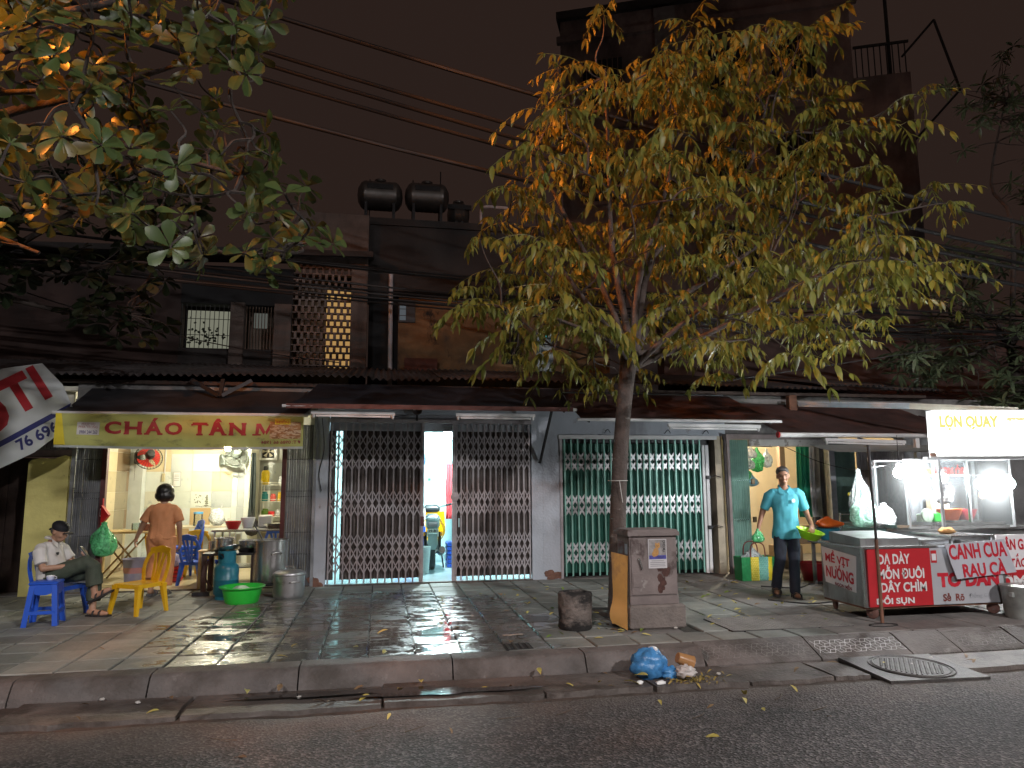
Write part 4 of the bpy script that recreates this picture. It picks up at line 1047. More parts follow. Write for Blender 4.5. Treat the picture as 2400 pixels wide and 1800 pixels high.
# ------------------------------------------------------------------ overhead cables
cable_m = M('black_cable', (.012,.011,.011), .6, var=.1)
def cable(label, a, b, sag, r, n=26):
    a, b = Vector(a), Vector(b)
    pts = [a.lerp(b,k/n)-Vector((0,0,sag*4*(k/n)*(1-k/n))) for k in range(n+1)]
    tag(MB().tube(pts, r, 6).build('power_cable', cable_m, smooth=60), label, 'cable', 'overhead cables')
cable('topmost thick black cable crossing the sky to the tall block', (-4.6,8.6,8.2),(13.0,8.6,4.9), .30, .028)
cable('second thick cable from the top across the sky', (-4.6,8.7,7.75),(13.0,8.7,4.55), .35, .026)
cable('third thick cable from the top across the sky', (-4.6,8.75,7.62),(13.0,8.75,4.40), .36, .026)
cable('fourth thick cable from the top across the sky', (-4.6,8.65,7.32),(13.0,8.65,4.28), .34, .024)
cable('lowest thick cable crossing the sky above the water tanks', (-4.6,8.6,6.75),(13.0,8.6,4.05), .30, .028)
for k in range(9):
    rr = random.Random(k+50)
    cable('thin cable %s in the dark bundle above the shop roofs' % ['uppermost','second','third','fourth','fifth','sixth','seventh','eighth','lowest'][k],
          (-7.5,10.1+rr.uniform(-.1,.1),5.25-.07*k+rr.uniform(-.03,.03)), (14,10.4+rr.uniform(-.2,.2),4.45-.05*k+rr.uniform(-.05,.05)), .30+rr.uniform(-.08,.12), .011+.008*rr.random())
cable('slack thin grey wire looping over the roof edge by the black awning', (-6.2,9.9,4.7),(-.6,10.2,3.3), .25, .008)
cable('pale wire rising to the right above the ribbed awning', (4.6,9.2,2.98),(12,9.6,4.2), .0, .008)
cable('pale drooping wire in front of the dark tree on the right', (4.2,9.6,4.05),(9.0,9.8,4.0), .32, .009)
# ================================================================== TREES
def leaf_outline(kind):
    if kind == 'almond':       # broad, widest beyond the middle
        return [(0,.0),(.25,.10),(.5,.20),(.72,.27),(.88,.22),(1,.0)]
    if kind == 'narrow':
        return [(0,.0),(.2,.07),(.45,.105),(.7,.085),(.9,.04),(1,0)]
    return [(0,0),(.18,.11),(.40,.155),(.66,.115),(.88,.04),(1,0)]
def leaf_geo(mb, base, d, nrm, L_, kind, curl=.18, fold=.25):
    d = d.normalized(); s = d.cross(nrm)
    if s.length < 1e-4: s = d.orthogonal()
    s.normalize(); n = s.cross(d).normalized()
    ol = leaf_outline(kind); mid = []; lf = []; rg = []
    for t, w_ in ol:
        c = base + d*(L_*t) - n*(curl*L_*t*t)
        mid.append(c); lf.append(c + s*(w_*L_) + n*(fold*w_*L_)); rg.append(c - s*(w_*L_) + n*(fold*w_*L_))
    o = len(mb.v); k = len(ol)
    mb.v += [tuple(p) for p in mid] + [tuple(p) for p in lf[1:-1]] + [tuple(p) for p in rg[1:-1]]
    for i in range(k-1):
        for side, off in ((0,k),(1,k+k-2)):
            a, b = o+i, o+i+1
            c = None if i+1 > k-2 else o+off+i
            e = None if i < 1 else o+off+i-1
            f = [a,b]
            if c is not None: f.append(c)
            if e is not None: f.append(e)
            if len(f) >= 3: mb.f.append(tuple(f if side else f[::-1]))
def leaf_material(name, cols, trans, rough=.42):
    m = bpy.data.materials.new(name); m.use_nodes = True; N = m.node_tree.nodes; L = m.node_tree.links; b = N['Principled BSDF']
    geo = N.new('ShaderNodeNewGeometry')
    vo = N.new('ShaderNodeTexVoronoi'); vo.inputs['Scale'].default_value = 7; L.new(geo.outputs['Position'], vo.inputs['Vector'])
    sp = N.new('ShaderNodeSeparateColor'); L.new(vo.outputs['Color'], sp.inputs['Color'])
    rp = N.new('ShaderNodeValToRGB'); el = rp.color_ramp.elements
    el[0].position = 0; el[0].color = cols[0]+(1,); el[1].position = 1; el[1].color = cols[-1]+(1,)
    for i, c in enumerate(cols[1:-1]): e = el.new((i+1)/(len(cols)-1)); e.color = c+(1,)
    L.new(sp.outputs[0], rp.inputs['Fac']); L.new(rp.outputs['Color'], b.inputs['Base Color'])
    b.inputs['Roughness'].default_value = rough
    tr = N.new('ShaderNodeBsdfTranslucent'); L.new(rp.outputs['Color'], tr.inputs['Color'])
    ms = N.new('ShaderNodeMixShader'); ms.inputs[0].default_value = trans
    L.new(b.outputs[0], ms.inputs[1]); L.new(tr.outputs[0], ms.inputs[2]); L.new(ms.outputs[0], N['Material Output'].inputs['Surface'])
    MATS[name] = m
    return m
bark = M('grey_brown_bark', (.085,.064,.055), .85, var=.3, scale=9, bump=.6, bscale=35, stain=((.22,.20,.18), 6, .62, .08, .5))
bark_dark = M('dark_bark', (.045,.035,.03), .9, var=.3, scale=9, bump=.5)
CAMP = Vector((0,0,1.61))
def limb(t, a, b, r0, r1, bend, rng, name='branch', m=None, n=5):
    a, b = Vector(a), Vector(b); L_ = (b-a).length
    o1 = Vector((rng.gauss(0,1),rng.gauss(0,1),rng.gauss(0,.6)+.5))*bend*L_
    o2 = Vector((rng.gauss(0,1),rng.gauss(0,1),rng.gauss(0,.6)))*bend*L_*.7
    pts = smoothpath([a, a.lerp(b,.35)+o1, a.lerp(b,.7)+o2, b], 4)
    k = len(pts); rs_ = [r0+(r1-r0)*i/(k-1) for i in range(k)]
    if name == 'twig':
        TWIGS.setdefault(t.name, [MB(), 0, m or bark])[1] += 1
        if TWIGS[t.name][1] > 180:          # past the first ones the fine twigs are one part
            TWIGS[t.name][0].tube(pts, rs_, n); return pts
    MB().tube(pts, rs_, n).build(name, m or bark, t, smooth=60, world=True)
    return pts
TWIGS = {}
def in_poly(x, z, P):
    c = False; j = len(P)-1
    for i in range(len(P)):
        if (P[i][1] > z) != (P[j][1] > z) and x < (P[j][0]-P[i][0])*(z-P[i][1])/(P[j][1]-P[i][1])+P[i][0]: c = not c
        j = i
    return c
def finish_leaves(t, items, mat, keep, build_one, nm='leaf'):
    """items: (distance, payload); the nearest `keep` are parts of their own, the rest one mesh"""
    if t.name in TWIGS and TWIGS[t.name][0].v: tag(TWIGS[t.name][0].build('fine_twigs', TWIGS[t.name][2], t, smooth=60, world=True), kind='stuff')
    items.sort(key=lambda q: q[0])
    for d, p in items[:keep]:
        q = MB(); build_one(q, p); q.build(nm, mat, t, smooth=70, world=True)
    q = MB()
    for d, p in items[keep:]: build_one(q, p)
    if q.v: tag(q.build('foliage', mat, t, smooth=70, world=True), kind='stuff')

# ------------------------------------------------------------------ the street tree in the middle: drooping feather leaves
rng = random.Random(11)
st = thing('street_tree', 'young street tree with yellow green feathery leaves behind the utility cabinet', 'tree', (2.63,7.75,PZ))
trunk = [(2.60,7.75,PZ-.05),(2.615,7.76,.5),(2.64,7.76,1.2),(2.70,7.77,2.0),(2.79,7.78,2.75),(2.86,7.79,3.15)]
MB().tube(smoothpath(trunk,5), [.13,.118,.108,.102,.099,.096,.095,.094,.093,.092,.091,.09,.089,.088,.087,.086,.086,.086,.087,.088,.09,.094,.10,.10,.10,.095], 14).build('trunk', bark, st, smooth=60, world=True)
fork = Vector((2.87,7.79,3.12))
P = [(.72,4.0),(.95,4.5),(1.35,5.15),(1.75,6.0),(1.85,6.5),(2.2,7.25),(2.75,7.2),(3.1,6.7),(3.5,7.0),(4.1,6.85),(4.75,7.4),(5.1,7.2),(5.35,6.7),(5.6,6.2),(6.2,5.75),(6.55,5.2),(6.75,4.4),(6.1,3.75),(5.4,3.2),(4.6,3.0),(3.6,2.75),(2.9,2.75),(2.2,2.95),(1.35,2.9),(1.2,3.3),(.85,3.6)]
tips = []
tries = 0
while len(tips) < 250 and tries < 20000:
    tries += 1
    x = rng.uniform(.6,6.8); z = rng.uniform(2.6,7.5)
    if not in_poly(x, z, P): continue
    dx = (x-3.7)/3.1; dz = (z-4.9)/2.5; rr_ = math.sqrt(max(0,1-min(1,dx*dx+dz*dz)))
    y = 7.8 + rng.uniform(-1,1)*(.45+1.55*rr_)
    p = Vector((x,y,z))
    if any((p-q).length < .27 for q in tips): continue
    if (p-Vector((2.75,7.78,2.9))).length < .35: continue
    tips.append(p)
# limbs: eight main limbs towards clusters of tips, twigs from the nearest limb point
mains = []
for tgt, r0 in (((1.35,7.5,4.5),.042),((1.9,8.3,5.6),.048),((2.5,7.4,6.4),.05),((3.6,8.1,6.3),.055),((4.7,7.6,6.4),.05),((5.3,8.2,5.2),.05),((5.6,7.4,4.2),.042),((4.2,7.0,4.0),.04),((1.6,7.2,3.4),.034),((4.6,8.2,3.4),.046),((3.2,8.9,4.6),.036)):
    mains.append(limb(st, fork+Vector((rng.uniform(-.03,.03),rng.uniform(-.03,.03),rng.uniform(-.25,.02))), tgt, r0, .012, .06, rng, 'limb', n=8))
nodes = [(q, i/len(m_)) for m_ in mains for i, q in enumerate(m_) if i > 2]
items = []
for p in tips:
    q, fr = min(nodes, key=lambda a: (a[0]-p).length + (.25 if a[0].z > p.z+.2 else 0))
    tw = limb(st, q, p, .013, .004, .07, rng, 'twig', n=4)
    if (p-q).length > .7: nodes.append((tw[len(tw)//2], 1))
    k = rng.randint(4,6)
    for i in range(k):
        a = 2*math.pi*(i+rng.random()*.6)/k
        out = Vector((math.cos(a),math.sin(a),rng.uniform(.0,.55))).normalized()
        items.append(((p-CAMP).length+rng.uniform(0,1.5), (p.copy(), out, rng.uniform(.26,.50), rng.randint(0,10**6))))
def pinnate(q, pay):
    p, out, L_, sd = pay; r_ = random.Random(sd)
    n = 5; dr = r_.uniform(.25,1.05); jx, jy = r_.uniform(-.12,.12), r_.uniform(-.12,.12)
    pts = []
    for i in range(n+1):
        t_ = i/n; pts.append(p + out*(L_*t_) + Vector((jx*t_*t_,jy*t_*t_,-L_*dr*t_*t_)))
    q.tube(pts, [.0035,.003,.003,.0025,.002,.0015], 3, False)
    side = out.cross(Vector((0,0,1)))
    if side.length < .1: side = Vector((1,0,0))
    side.normalize()
    for i in range(1, n+1):
        for s in (-1,1):
            b = pts[i]; d = (side*s*.55 + (pts[i]-pts[i-1]).normalized()*.40 + Vector((r_.uniform(-.45,.45),r_.uniform(-.45,.45),-.35-.75*r_.random()))).normalized()
            leaf_geo(q, b, d, Vector((0,0,1))+side*s*.5, L_*r_.uniform(.24,.48)*(1.0 if i < n else .9), 'leaflet', r_.uniform(.05,.4), r_.uniform(.1,.4))
    leaf_geo(q, pts[-1], (pts[-1]-pts[-2]), Vector((0,0,1)), L_*.3, 'leaflet', .2, .2)
st_leaf = leaf_material('street_tree_leaf', [(.13,.15,.03),(.19,.20,.04),(.24,.225,.045),(.31,.235,.035),(.15,.19,.04)], .32)
finish_leaves(st, items, st_leaf, 290, pinnate)
# a strip of cloth tied round the trunk
t = thing('trunk_tie', 'thin pale string tied round the street tree trunk', 'string', (2.66,7.75,1.55))
MB().tube([(2.655+.112*math.cos(a/12*6.283),7.765+.112*math.sin(a/12*6.283),1.62) for a in range(13)], .004, 5).build('loop', M('pale_string', (.5,.48,.45), .8), t, world=True)
MB().tube(smoothpath([(2.63,7.645,1.62),(2.64,7.63,1.5),(2.66,7.64,1.38)]), .004, 5).build('end', M('pale_string'), t, world=True)

# ------------------------------------------------------------------ big leaved almond tree overhanging from the left
rng = random.Random(23)
al = thing('almond_tree', 'large leaved tree overhanging the pavement from the upper left', 'tree', (-5.0,6.9,PZ))
MB().tube(smoothpath([(-5.0,6.9,PZ-.05),(-4.95,6.85,1.5),(-4.8,6.7,3.0),(-4.6,6.6,4.2)],4), [.24,.22,.21,.20,.195,.19,.185,.18,.175,.17,.165,.16,.15], 12).build('trunk', bark_dark, al, smooth=60, world=True)
PA = [(-3.6,2.9),(-2.9,3.05),(-2.3,3.2),(-1.8,3.3),(-1.35,3.15),(-.95,2.95),(-.55,3.0),(-.33,3.25),(-.40,3.6),(-.7,3.85),(-.85,4.1),(-1.05,4.3),(-.9,4.45),(-.75,4.6),(-.8,4.85),(-.75,5.4),(-.9,6.2),(-4.2,6.2),(-4.2,2.9)]
tips = []; tries = 0
while len(tips) < 430 and tries < 40000:
    tries += 1
    x = rng.uniform(-3.8,-.3); z = rng.uniform(2.9,5.9); 
    if not in_poly(x, z, PA): continue
    k = rng.uniform(.82,1.22)            # the crown has depth: same outline seen nearer and farther
    p = Vector((x,5.0,z)); p = CAMP + (p-CAMP)*k
    if any((p-q).length < .135 for q in tips): continue
    tips.append(p)
mains = []
org = Vector((-4.62,6.6,4.1))
for tgt, r0 in (((-2.2,5.3,4.45),.065),((-1.0,5.0,3.75),.05),((-1.6,5.6,4.9),.055),((-2.9,5.0,3.6),.05),((-2.3,5.9,5.6),.06),((-3.2,4.6,5.0),.05),((-1.15,5.4,3.3),.035),((-2.5,5.6,3.3),.035),((-1.0,5.2,5.6),.045)):
    mains.append(limb(al, org, tgt, r0, .013, .07, rng, 'limb', bark_dark, 8))
nodes = [q for m_ in mains for i, q in enumerate(m_) if i > 3]
items = []
for p in tips:
    q = min(nodes, key=lambda a: (a-p).length)
    tw = limb(al, q, p, .013, .006, .09, rng, 'twig', bark_dark, 4)
    nodes.append(tw[len(tw)//2])
    ax = (tw[-1]-tw[-3]).normalized()+Vector((0,0,.5)); ax.normalize()
    k = rng.randint(6,9)
    s = ax.orthogonal().normalized(); u_ = ax.cross(s)
    for i in range(k):
        a = 2*math.pi*i/k+rng.uniform(-.3,.3)
        d = (s*math.cos(a)+u_*math.sin(a))*rng.uniform(.75,1)+ax*rng.uniform(-.1,.6)
        items.append(((p-CAMP).length+rng.uniform(0,.8), (p.copy(), d.normalized(), ax, rng.uniform(.09,.165))))
def almond(q, pay):
    p, d, ax, L_ = pay; leaf_geo(q, p+d*.012, d, ax, L_, 'almond', .22, .18)
al_leaf = leaf_material('almond_leaf', [(.06,.09,.03),(.075,.115,.035),(.10,.135,.04),(.065,.10,.035),(.18,.13,.03)], .38, .38)
finish_leaves(al, items, al_leaf, 300, almond)

# ------------------------------------------------------------------ dark tree further back on the left, against the upper house
def rosette_tree(name, label, base, trunk_pts, blobs, n_tips, kind, Lr, mat, seed, spacing, keep):
    rng = random.Random(seed)
    t = thing(name, label, 'tree', base)
    k = len(trunk_pts)
    pts = smoothpath(trunk_pts, 4); MB().tube(pts, [.13*(1-.5*i/len(pts)) for i in range(len(pts))], 10).build('trunk', bark_dark, t, smooth=60, world=True)
    top = Vector(trunk_pts[-1]); tips = []; tries = 0; nodes = []
    for (c, r_) in blobs:
        m_ = limb(t, top, c, .05, .015, .08, rng, 'limb', bark_dark, 6); nodes += m_[4:]
    while len(tips) < n_tips and tries < 9000:
        tries += 1
        c, r_ = rng.choice(blobs); v = Vector((rng.gauss(0,.5),rng.gauss(0,.5),rng.gauss(0,.5)))
        if v.length > 1: continue
        p = Vector(c)+Vector((v.x*r_[0],v.y*r_[1],v.z*r_[2]))
        if any((p-q).length < spacing for q in tips): continue
        tips.append(p)
    items = []
    for p in tips:
        q = min(nodes, key=lambda a: (a-p).length); limb(t, q, p, .012, .005, .08, rng, 'twig', bark_dark, 4)
        n = rng.randint(8,11); ax = Vector((rng.gauss(0,.4),rng.gauss(0,.4),1)).normalized(); s = ax.orthogonal().normalized(); u_ = ax.cross(s)
        for i in range(n):
            a = 2*math.pi*i/n+rng.uniform(-.25,.25); d = (s*math.cos(a)+u_*math.sin(a))+ax*rng.uniform(-.55,.5)
            items.append(((p-CAMP).length+rng.uniform(0,2), (p.copy(), d.normalized(), ax, rng.uniform(*Lr))))
    def one(q, pay):
        p, d, ax, L_ = pay; leaf_geo(q, p+d*.01, d, ax, L_, kind, .25, .2)
    finish_leaves(t, items, mat, keep, one)
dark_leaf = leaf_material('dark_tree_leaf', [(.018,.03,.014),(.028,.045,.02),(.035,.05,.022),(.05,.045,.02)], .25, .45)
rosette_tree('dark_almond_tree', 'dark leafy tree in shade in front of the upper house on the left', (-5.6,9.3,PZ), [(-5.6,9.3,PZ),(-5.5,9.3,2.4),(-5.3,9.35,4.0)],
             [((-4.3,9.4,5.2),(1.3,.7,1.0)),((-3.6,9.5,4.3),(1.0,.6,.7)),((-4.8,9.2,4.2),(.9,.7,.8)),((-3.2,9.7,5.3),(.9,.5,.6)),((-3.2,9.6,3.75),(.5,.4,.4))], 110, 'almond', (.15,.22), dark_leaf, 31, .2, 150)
narrow_leaf = leaf_material('narrow_tree_leaf', [(.06,.08,.045),(.09,.12,.06),(.13,.155,.085),(.075,.10,.05)], .2, .4)
rosette_tree('mango_tree', 'dark tree with long narrow leaves above the lit sign on the right', (11.6,11.0,PZ), [(11.6,11.0,PZ),(11.5,11.0,2.2),(11.3,10.9,4.0)],
             [((10.3,10.4,4.4),(1.5,.8,.75)),((11.6,10.6,3.9),(1.4,.8,.8)),((9.2,10.6,3.6),(.9,.6,.5)),((11.4,10.6,8.6),(1.6,.9,1.2)),((12.6,10.8,7.0),(1.3,.9,1.2)),((10.6,11.0,5.6),(1.2,.8,.6)),((12.2,10.4,5.2),(1.2,.8,.8)),((10.9,10.2,3.1),(1.4,.7,.45))], 330, 'narrow', (.20,.30), narrow_leaf, 41, .16, 290)
# ================================================================== THINGS IN AND BEFORE THE PORRIDGE SHOP
def plastic(name, col, rough=.32): return M(name, col, rough, var=.06, scale=3)
blue_pl = plastic('blue_plastic', (.025,.10,.55)); yellow_pl = plastic('yellow_plastic', (.70,.40,.01)); green_pl = plastic('green_plastic', (.03,.50,.05))
red_pl = plastic('red_plastic_glossy', (.55,.02,.025)); teal_pl = M('teal_enamel', (.02,.19,.27), .35, var=.12, scale=4, stain=((.08,.07,.06), 9, .68, .05, 1))
steel = M('brushed_steel', (.56,.56,.55), .26, .95, var=.12, scale=6, bump=.05, bscale=90)
alu = M('worn_aluminium', (.55,.55,.56), .34, .9, var=.15, scale=5, stain=((.30,.30,.30), 6, .6, .1, .6))
dark_plastic = M('dark_plastic', (.025,.026,.028), .4, var=.2)
wood_tan = M('tan_laminate', (.50,.36,.17), .45, var=.1)
paper = M('paper_white', (.70,.70,.68), .7, var=.04)
def sweep(q, pts, wd, th, nrm):     # flat band along a path
    pts = [Vector(p) for p in pts]; nrm = Vector(nrm).normalized(); n = len(pts); o = len(q.v)
    for i, p in enumerate(pts):
        t = (pts[min(i+1,n-1)]-pts[max(i-1,0)]).normalized(); s = t.cross(nrm).normalized()*wd/2; d = nrm*th/2
        q.v += [tuple(p-s-d), tuple(p+s-d), tuple(p+s+d), tuple(p-s+d)]
    for i in range(n-1):
        for k in range(4): q.f.append((o+i*4+k, o+i*4+(k+1)%4, o+(i+1)*4+(k+1)%4, o+(i+1)*4+k))
    q.f += [(o+3,o+2,o+1,o), (o+(n-1)*4, o+(n-1)*4+1, o+(n-1)*4+2, o+(n-1)*4+3)]
    return q
def chair(label, m, loc, rz, group='plastic chairs', z0=0):
    t = thing('plastic_chair', label, 'chair', loc, rz, group)
    sh = .33
    def seat(u, v):
        x = (u-.5)*.37*(1-.06*v); y = (v-.5)*.36; d = (1-(2*u-1)**2)*(1-(2*v-1)**2)
        return (x, y, sh-.018*d-(.015*(1-v*4) if v < .25 else 0))
    q = MB().grid(seat, 10, 10)
    q.grid(lambda u, v: (lambda p: (p[0],p[1],p[2]-.012-.022*(abs(2*u-1)**6+abs(2*v-1)**6)*.5))(seat(1-u,v)), 10, 10)
    q.build('seat', m, t, smooth=50)
    q = MB()
    for a, b in (((-.185,-.18),(.185,-.18)),((.185,-.18),(.175,.18)),((.175,.18),(-.175,.18)),((-.175,.18),(-.185,-.18))):
        sweep(q, [(a[0],a[1],sh-.02),(b[0],b[1],sh-.02)], .045, .008, (a[1]-b[1],b[0]-a[0],0) if True else None)
    q.build('seat_apron', m, t)
    for sx, sy in ((-1,-1),(1,-1),(1,1),(-1,1)):
        x, y = sx*.168, sy*.163; fx, fy = sx*.205, sy*.205; vs = []
        for (cx_, cy_, z, s) in ((x,y,sh-.01,.034),(x+(fx-x)*.15,y+(fy-y)*.15,sh-.06,.026),(fx,fy,0,.017)):
            vs += [(cx_-s,cy_-s,z),(cx_+s,cy_-s,z),(cx_+s,cy_+s,z),(cx_-s,cy_+s,z)]
        fs = [(3,2,1,0),(8,9,10,11)]
        for l in range(2):
            for k in range(4): fs.append((l*4+k,l*4+(k+1)%4,(l+1)*4+(k+1)%4,(l+1)*4+k))
        MB().add(vs, fs).build('leg', m, t)
    def bp(u, z): return Vector((u, .175+.22*(z-sh)+.03*(1-(u/.19)**2), z))     # back plane leans and curves
    path = [bp(-.155,sh-.01)]+[bp(-.155-.028*math.sin(math.pi*k/8), sh+.04*k) for k in range(1,6)]
    arch = [bp(-.175*math.cos(a), sh+.20+.175*math.sin(a)) for a in [math.pi*k/14 for k in range(1,14)]]
    path = path + arch + [Vector((-p.x,p.y,p.z)) for p in reversed(path)]
    MB_ = MB(); sweep(MB_, path, .042, .016, (0,-1,.22)); MB_.build('back_frame', m, t, smooth=50)
    q = MB(); sweep(q, [bp(x, sh+.33+.02*(1-(x/.15)**2)) for x in (-.15,-.1,-.05,0,.05,.1,.15)], .075, .012, (0,-1,.22)); q.build('top_rail', m, t, smooth=50)
    for x in (-.055,0,.055):
        q = MB(); sweep(q, [bp(x*.75,sh-.005),bp(x*.9,sh+.12),bp(x*1.15,sh+.24),bp(x*1.5,sh+.33)], .034, .01, (0,-1,.22)); q.build('back_slat', m, t, smooth=50)
    return t
chair('yellow plastic chair standing empty on the pavement before the shop', yellow_pl, (-2.68,9.02,PZ), R(-32))
chair('blue plastic chair the man in the cap sits on', blue_pl, (-3.52,9.0,PZ), R(72))
chair('blue plastic chair standing just inside the shop by the stove', blue_pl, (-2.52,11.15,.178), R(150))
chair('yellow plastic chair behind the blue chair at the inner table', yellow_pl, (-2.72,12.25,.178), R(170))
chair('yellow plastic chair half hidden behind the woman', yellow_pl, (-3.25,12.1,.178), R(80))
for k in range(3):
    chair('%s of the stack of blue chairs beside the woman' % ('lowest','middle one','topmost')[k], blue_pl, (-2.98,11.95,.178+.075*k), R(-60), 'stacked blue chairs')
chair('blue plastic chair at the far right by the kitchen', blue_pl, (-1.55,12.35,.178), R(165))
# stool with a cup
def stool(label, m, loc, rz):
    t = thing('plastic_stool', label, 'stool', loc, rz)
    H = .44; MB().rbox(0,0,H-.012,.27,.27,.03,.01,2).build('seat', m, t, smooth=40)
    for a in range(4):
        rot = Matrix.Rotation(R(90*a), 4, 'Z')
        def side(u, v, f=0): pass
        # front panel with an opening, made of two posts, head and stretcher
        z1 = H-.025; q = MB()
        q.add([(-.125,-.125,z1),(-.075,-.127,z1),(-.115,-.168,0),(-.165,-.165,0),(-.125,-.113,z1),(-.075,-.115,z1),(-.115,-.156,0),(-.165,-.153,0)],
              [(0,3,2,1),(4,5,6,7),(0,1,5,4),(1,2,6,5),(2,3,7,6),(3,0,4,7)])
        q.add([(.125,-.125,z1),(.075,-.127,z1),(.115,-.168,0),(.165,-.165,0),(.125,-.113,z1),(.075,-.115,z1),(.115,-.156,0),(.165,-.153,0)],
              [(1,2,3,0),(7,6,5,4),(4,5,1,0),(5,6,2,1),(6,7,3,2),(7,4,0,3)])
        q.xf(rot).build('leg', m, t)
        MB().prism([(-.075,z1),(-.08,z1-.09),(-.03,z1-.105),(.03,z1-.105),(.08,z1-.09),(.075,z1)], (-.131,-.119), 'y').xf(rot).build('apron', m, t)
        MB().box(-.13,.13,-.155,-.145,.12,.155).xf(rot).build('stretcher', m, t)
    return t
stool('blue plastic stool holding a small white cup', blue_pl, (-3.44,8.5,PZ), R(8))
t = thing('cup', 'small white china cup on the blue stool', 'cup', (-3.41,8.5,PZ+.443))
MB().lathe([(.018,0),(.034,.012),(.044,.05),(.041,.05),(.03,.014),(0,.012)], 18, cap=False).build('bowl', M('white_china', (.72,.74,.76), .2), t, smooth=50)
MB().tube([(.042,0,.04),(.06,0,.036),(.06,0,.02),(.036,0,.014)], .004, 5).build('handle', M('white_china'), t)

# gas cylinder
t = thing('gas_cylinder', 'teal gas cylinder standing beside the green basin', 'gas cylinder', (-1.90,9.82,PZ))
MB().lathe([(.125,0),(.125,.045)], 26, cap=False).build('foot_ring', teal_pl, t, smooth=40)
MB().lathe([(0,.03),(.11,.035),(.145,.07),(.15,.11),(.15,.235),(.154,.24),(.154,.25),(.15,.255),(.15,.37),(.142,.41),(.105,.45),(.045,.47),(0,.472)], 30).build('body', teal_pl, t, smooth=40)
q = MB()
for k in range(22):
    a0, a1 = R(360*k/22), R(360*(k+1)/22); hole = (k % 11) in (1,2,3,4)
    for z0_, z1_ in (((.44,.50),(.57,.60)) if hole else ((.44,.60),)):
        q.quad((.105*math.cos(a0),.105*math.sin(a0),z0_),(.105*math.cos(a1),.105*math.sin(a1),z0_),(.11*math.cos(a1),.11*math.sin(a1),z1_),(.11*math.cos(a0),.11*math.sin(a0),z1_))
q.build('collar', teal_pl, t, smooth=30)
MB().lathe([(.02,0),(.02,.05),(.03,.05),(.03,.075),(0,.075)], 12, (0,0,.47)).build('valve', M('brass', (.5,.33,.12), .35, .9), t, smooth=40)
t = thing('strainer', 'round steel strainer lying on top of the teal gas cylinder', 'strainer', (-1.88,9.80,PZ+.60))
MB().lathe([(.02,.012),(.09,.018),(.135,.055),(.14,.06),(.147,.06),(.147,.052),(.14,.05),(.095,.008),(0,.0)], 30, mat=Euler((R(-6),R(-9),0)).to_matrix().to_4x4()).build('bowl', steel, t, smooth=50)
t = thing('gas_hose', 'dark rubber gas hose looping beside the teal cylinder', 'hose', (-2.2,10.1,PZ))
MB().tube(smoothpath([(-1.92,9.8,.66),(-2.02,9.88,.73),(-2.16,10.0,.62),(-2.20,10.05,.40),(-2.10,10.1,.26),(-2.02,10.2,.42),(-2.0,10.3,.66)]), .011, 7).build('hose', M('red_brown_rubber', (.06,.03,.028), .6), t, smooth=60, world=True)
# green basin with an upturned bowl
t = thing('green_basin', 'bright green plastic basin on the wet pavement', 'basin', (-1.64,9.48,PZ))
MB().lathe([(0,.006),(.18,.0),(.19,.01),(.235,.17),(.26,.195),(.275,.20),(.275,.19),(.255,.182),(.225,.165),(.183,.018),(0,.014)][0:1]+[(.0,.0),(.185,.0),(.20,.02),(.232,.165),(.27,.19),(.272,.20),(.255,.202),(.226,.172),(.190,.025),(0,.018)], 36).build('tub', green_pl, t, smooth=40)
t = thing('upturned_bowl', 'pale upturned bowl lying in the green basin', 'bowl', (-1.66,9.50,PZ+.10))
MB().lathe([(.135,0),(.13,.03),(.10,.07),(.06,.095),(.0,.10)], 26, cap=False).build('shell', M('pale_green_enamel', (.42,.60,.45), .35), t, smooth=50)
# pots
def pot(label, loc, r, h, m, lid=True, handles=True, rim=.012, rz=0):
    t = thing('cooking_pot', label, 'pot', loc, rz)
    MB().lathe([(0,.002),(r*.93,0),(r*.985,.02),(r,.05),(r,h-.02),(r+rim,h-.012),(r+rim,h),(r-.008,h),(r-.012,.03),(0,.02)], 36).build('body', m, t, smooth=35)
    if lid:
        MB().lathe([(r+.004,h+.001),(r+.002,h+.012),(r*.8,h+.035),(r*.35,h+.05),(0,h+.053)], 36).build('lid', m, t, smooth=40)
        MB().tube(smoothpath([(-.05,0,h+.045),(-.045,0,h+.085),(.045,0,h+.085),(.05,0,h+.045)]), .008, 6).build('lid_handle', alu, t, smooth=60)
    if handles:
        for a in (-65,115):
            c, s = math.cos(R(a)), math.sin(R(a)); tx, ty = -s, c
            pts = [(c*r-tx*.06,s*r-ty*.06,h*.68),(c*(r+.045)-tx*.055,s*(r+.045)-ty*.055,h*.72),(c*(r+.045)+tx*.055,s*(r+.045)+ty*.055,h*.72),(c*r+tx*.06,s*r+ty*.06,h*.68)]
            MB().tube(smoothpath(pts,4), .008, 6).build('handle', alu, t, smooth=60)
    return t
pot('lidded aluminium pot standing on the wet pavement', (-1.12,9.78,PZ), .195, .30, alu)
pot('tall open stainless pot behind the lidded pot', (-1.42,10.22,PZ+.14), .225, .56, steel, lid=False)
t = thing('pot_stand', 'low black iron stand under the tall stainless pot', 'stand', (-1.42,10.22,PZ))
MB().lathe([(.20,.115),(.22,.115),(.22,.138),(.20,.138),(.20,.115)], 24, cap=False).build('ring', black_steel, t)
for a in (45,135,225,315): MB().tube([(.21*math.cos(R(a)),.21*math.sin(R(a)),.12),(.23*math.cos(R(a)),.23*math.sin(R(a)),0)], .012, 6).build('leg', black_steel, t)
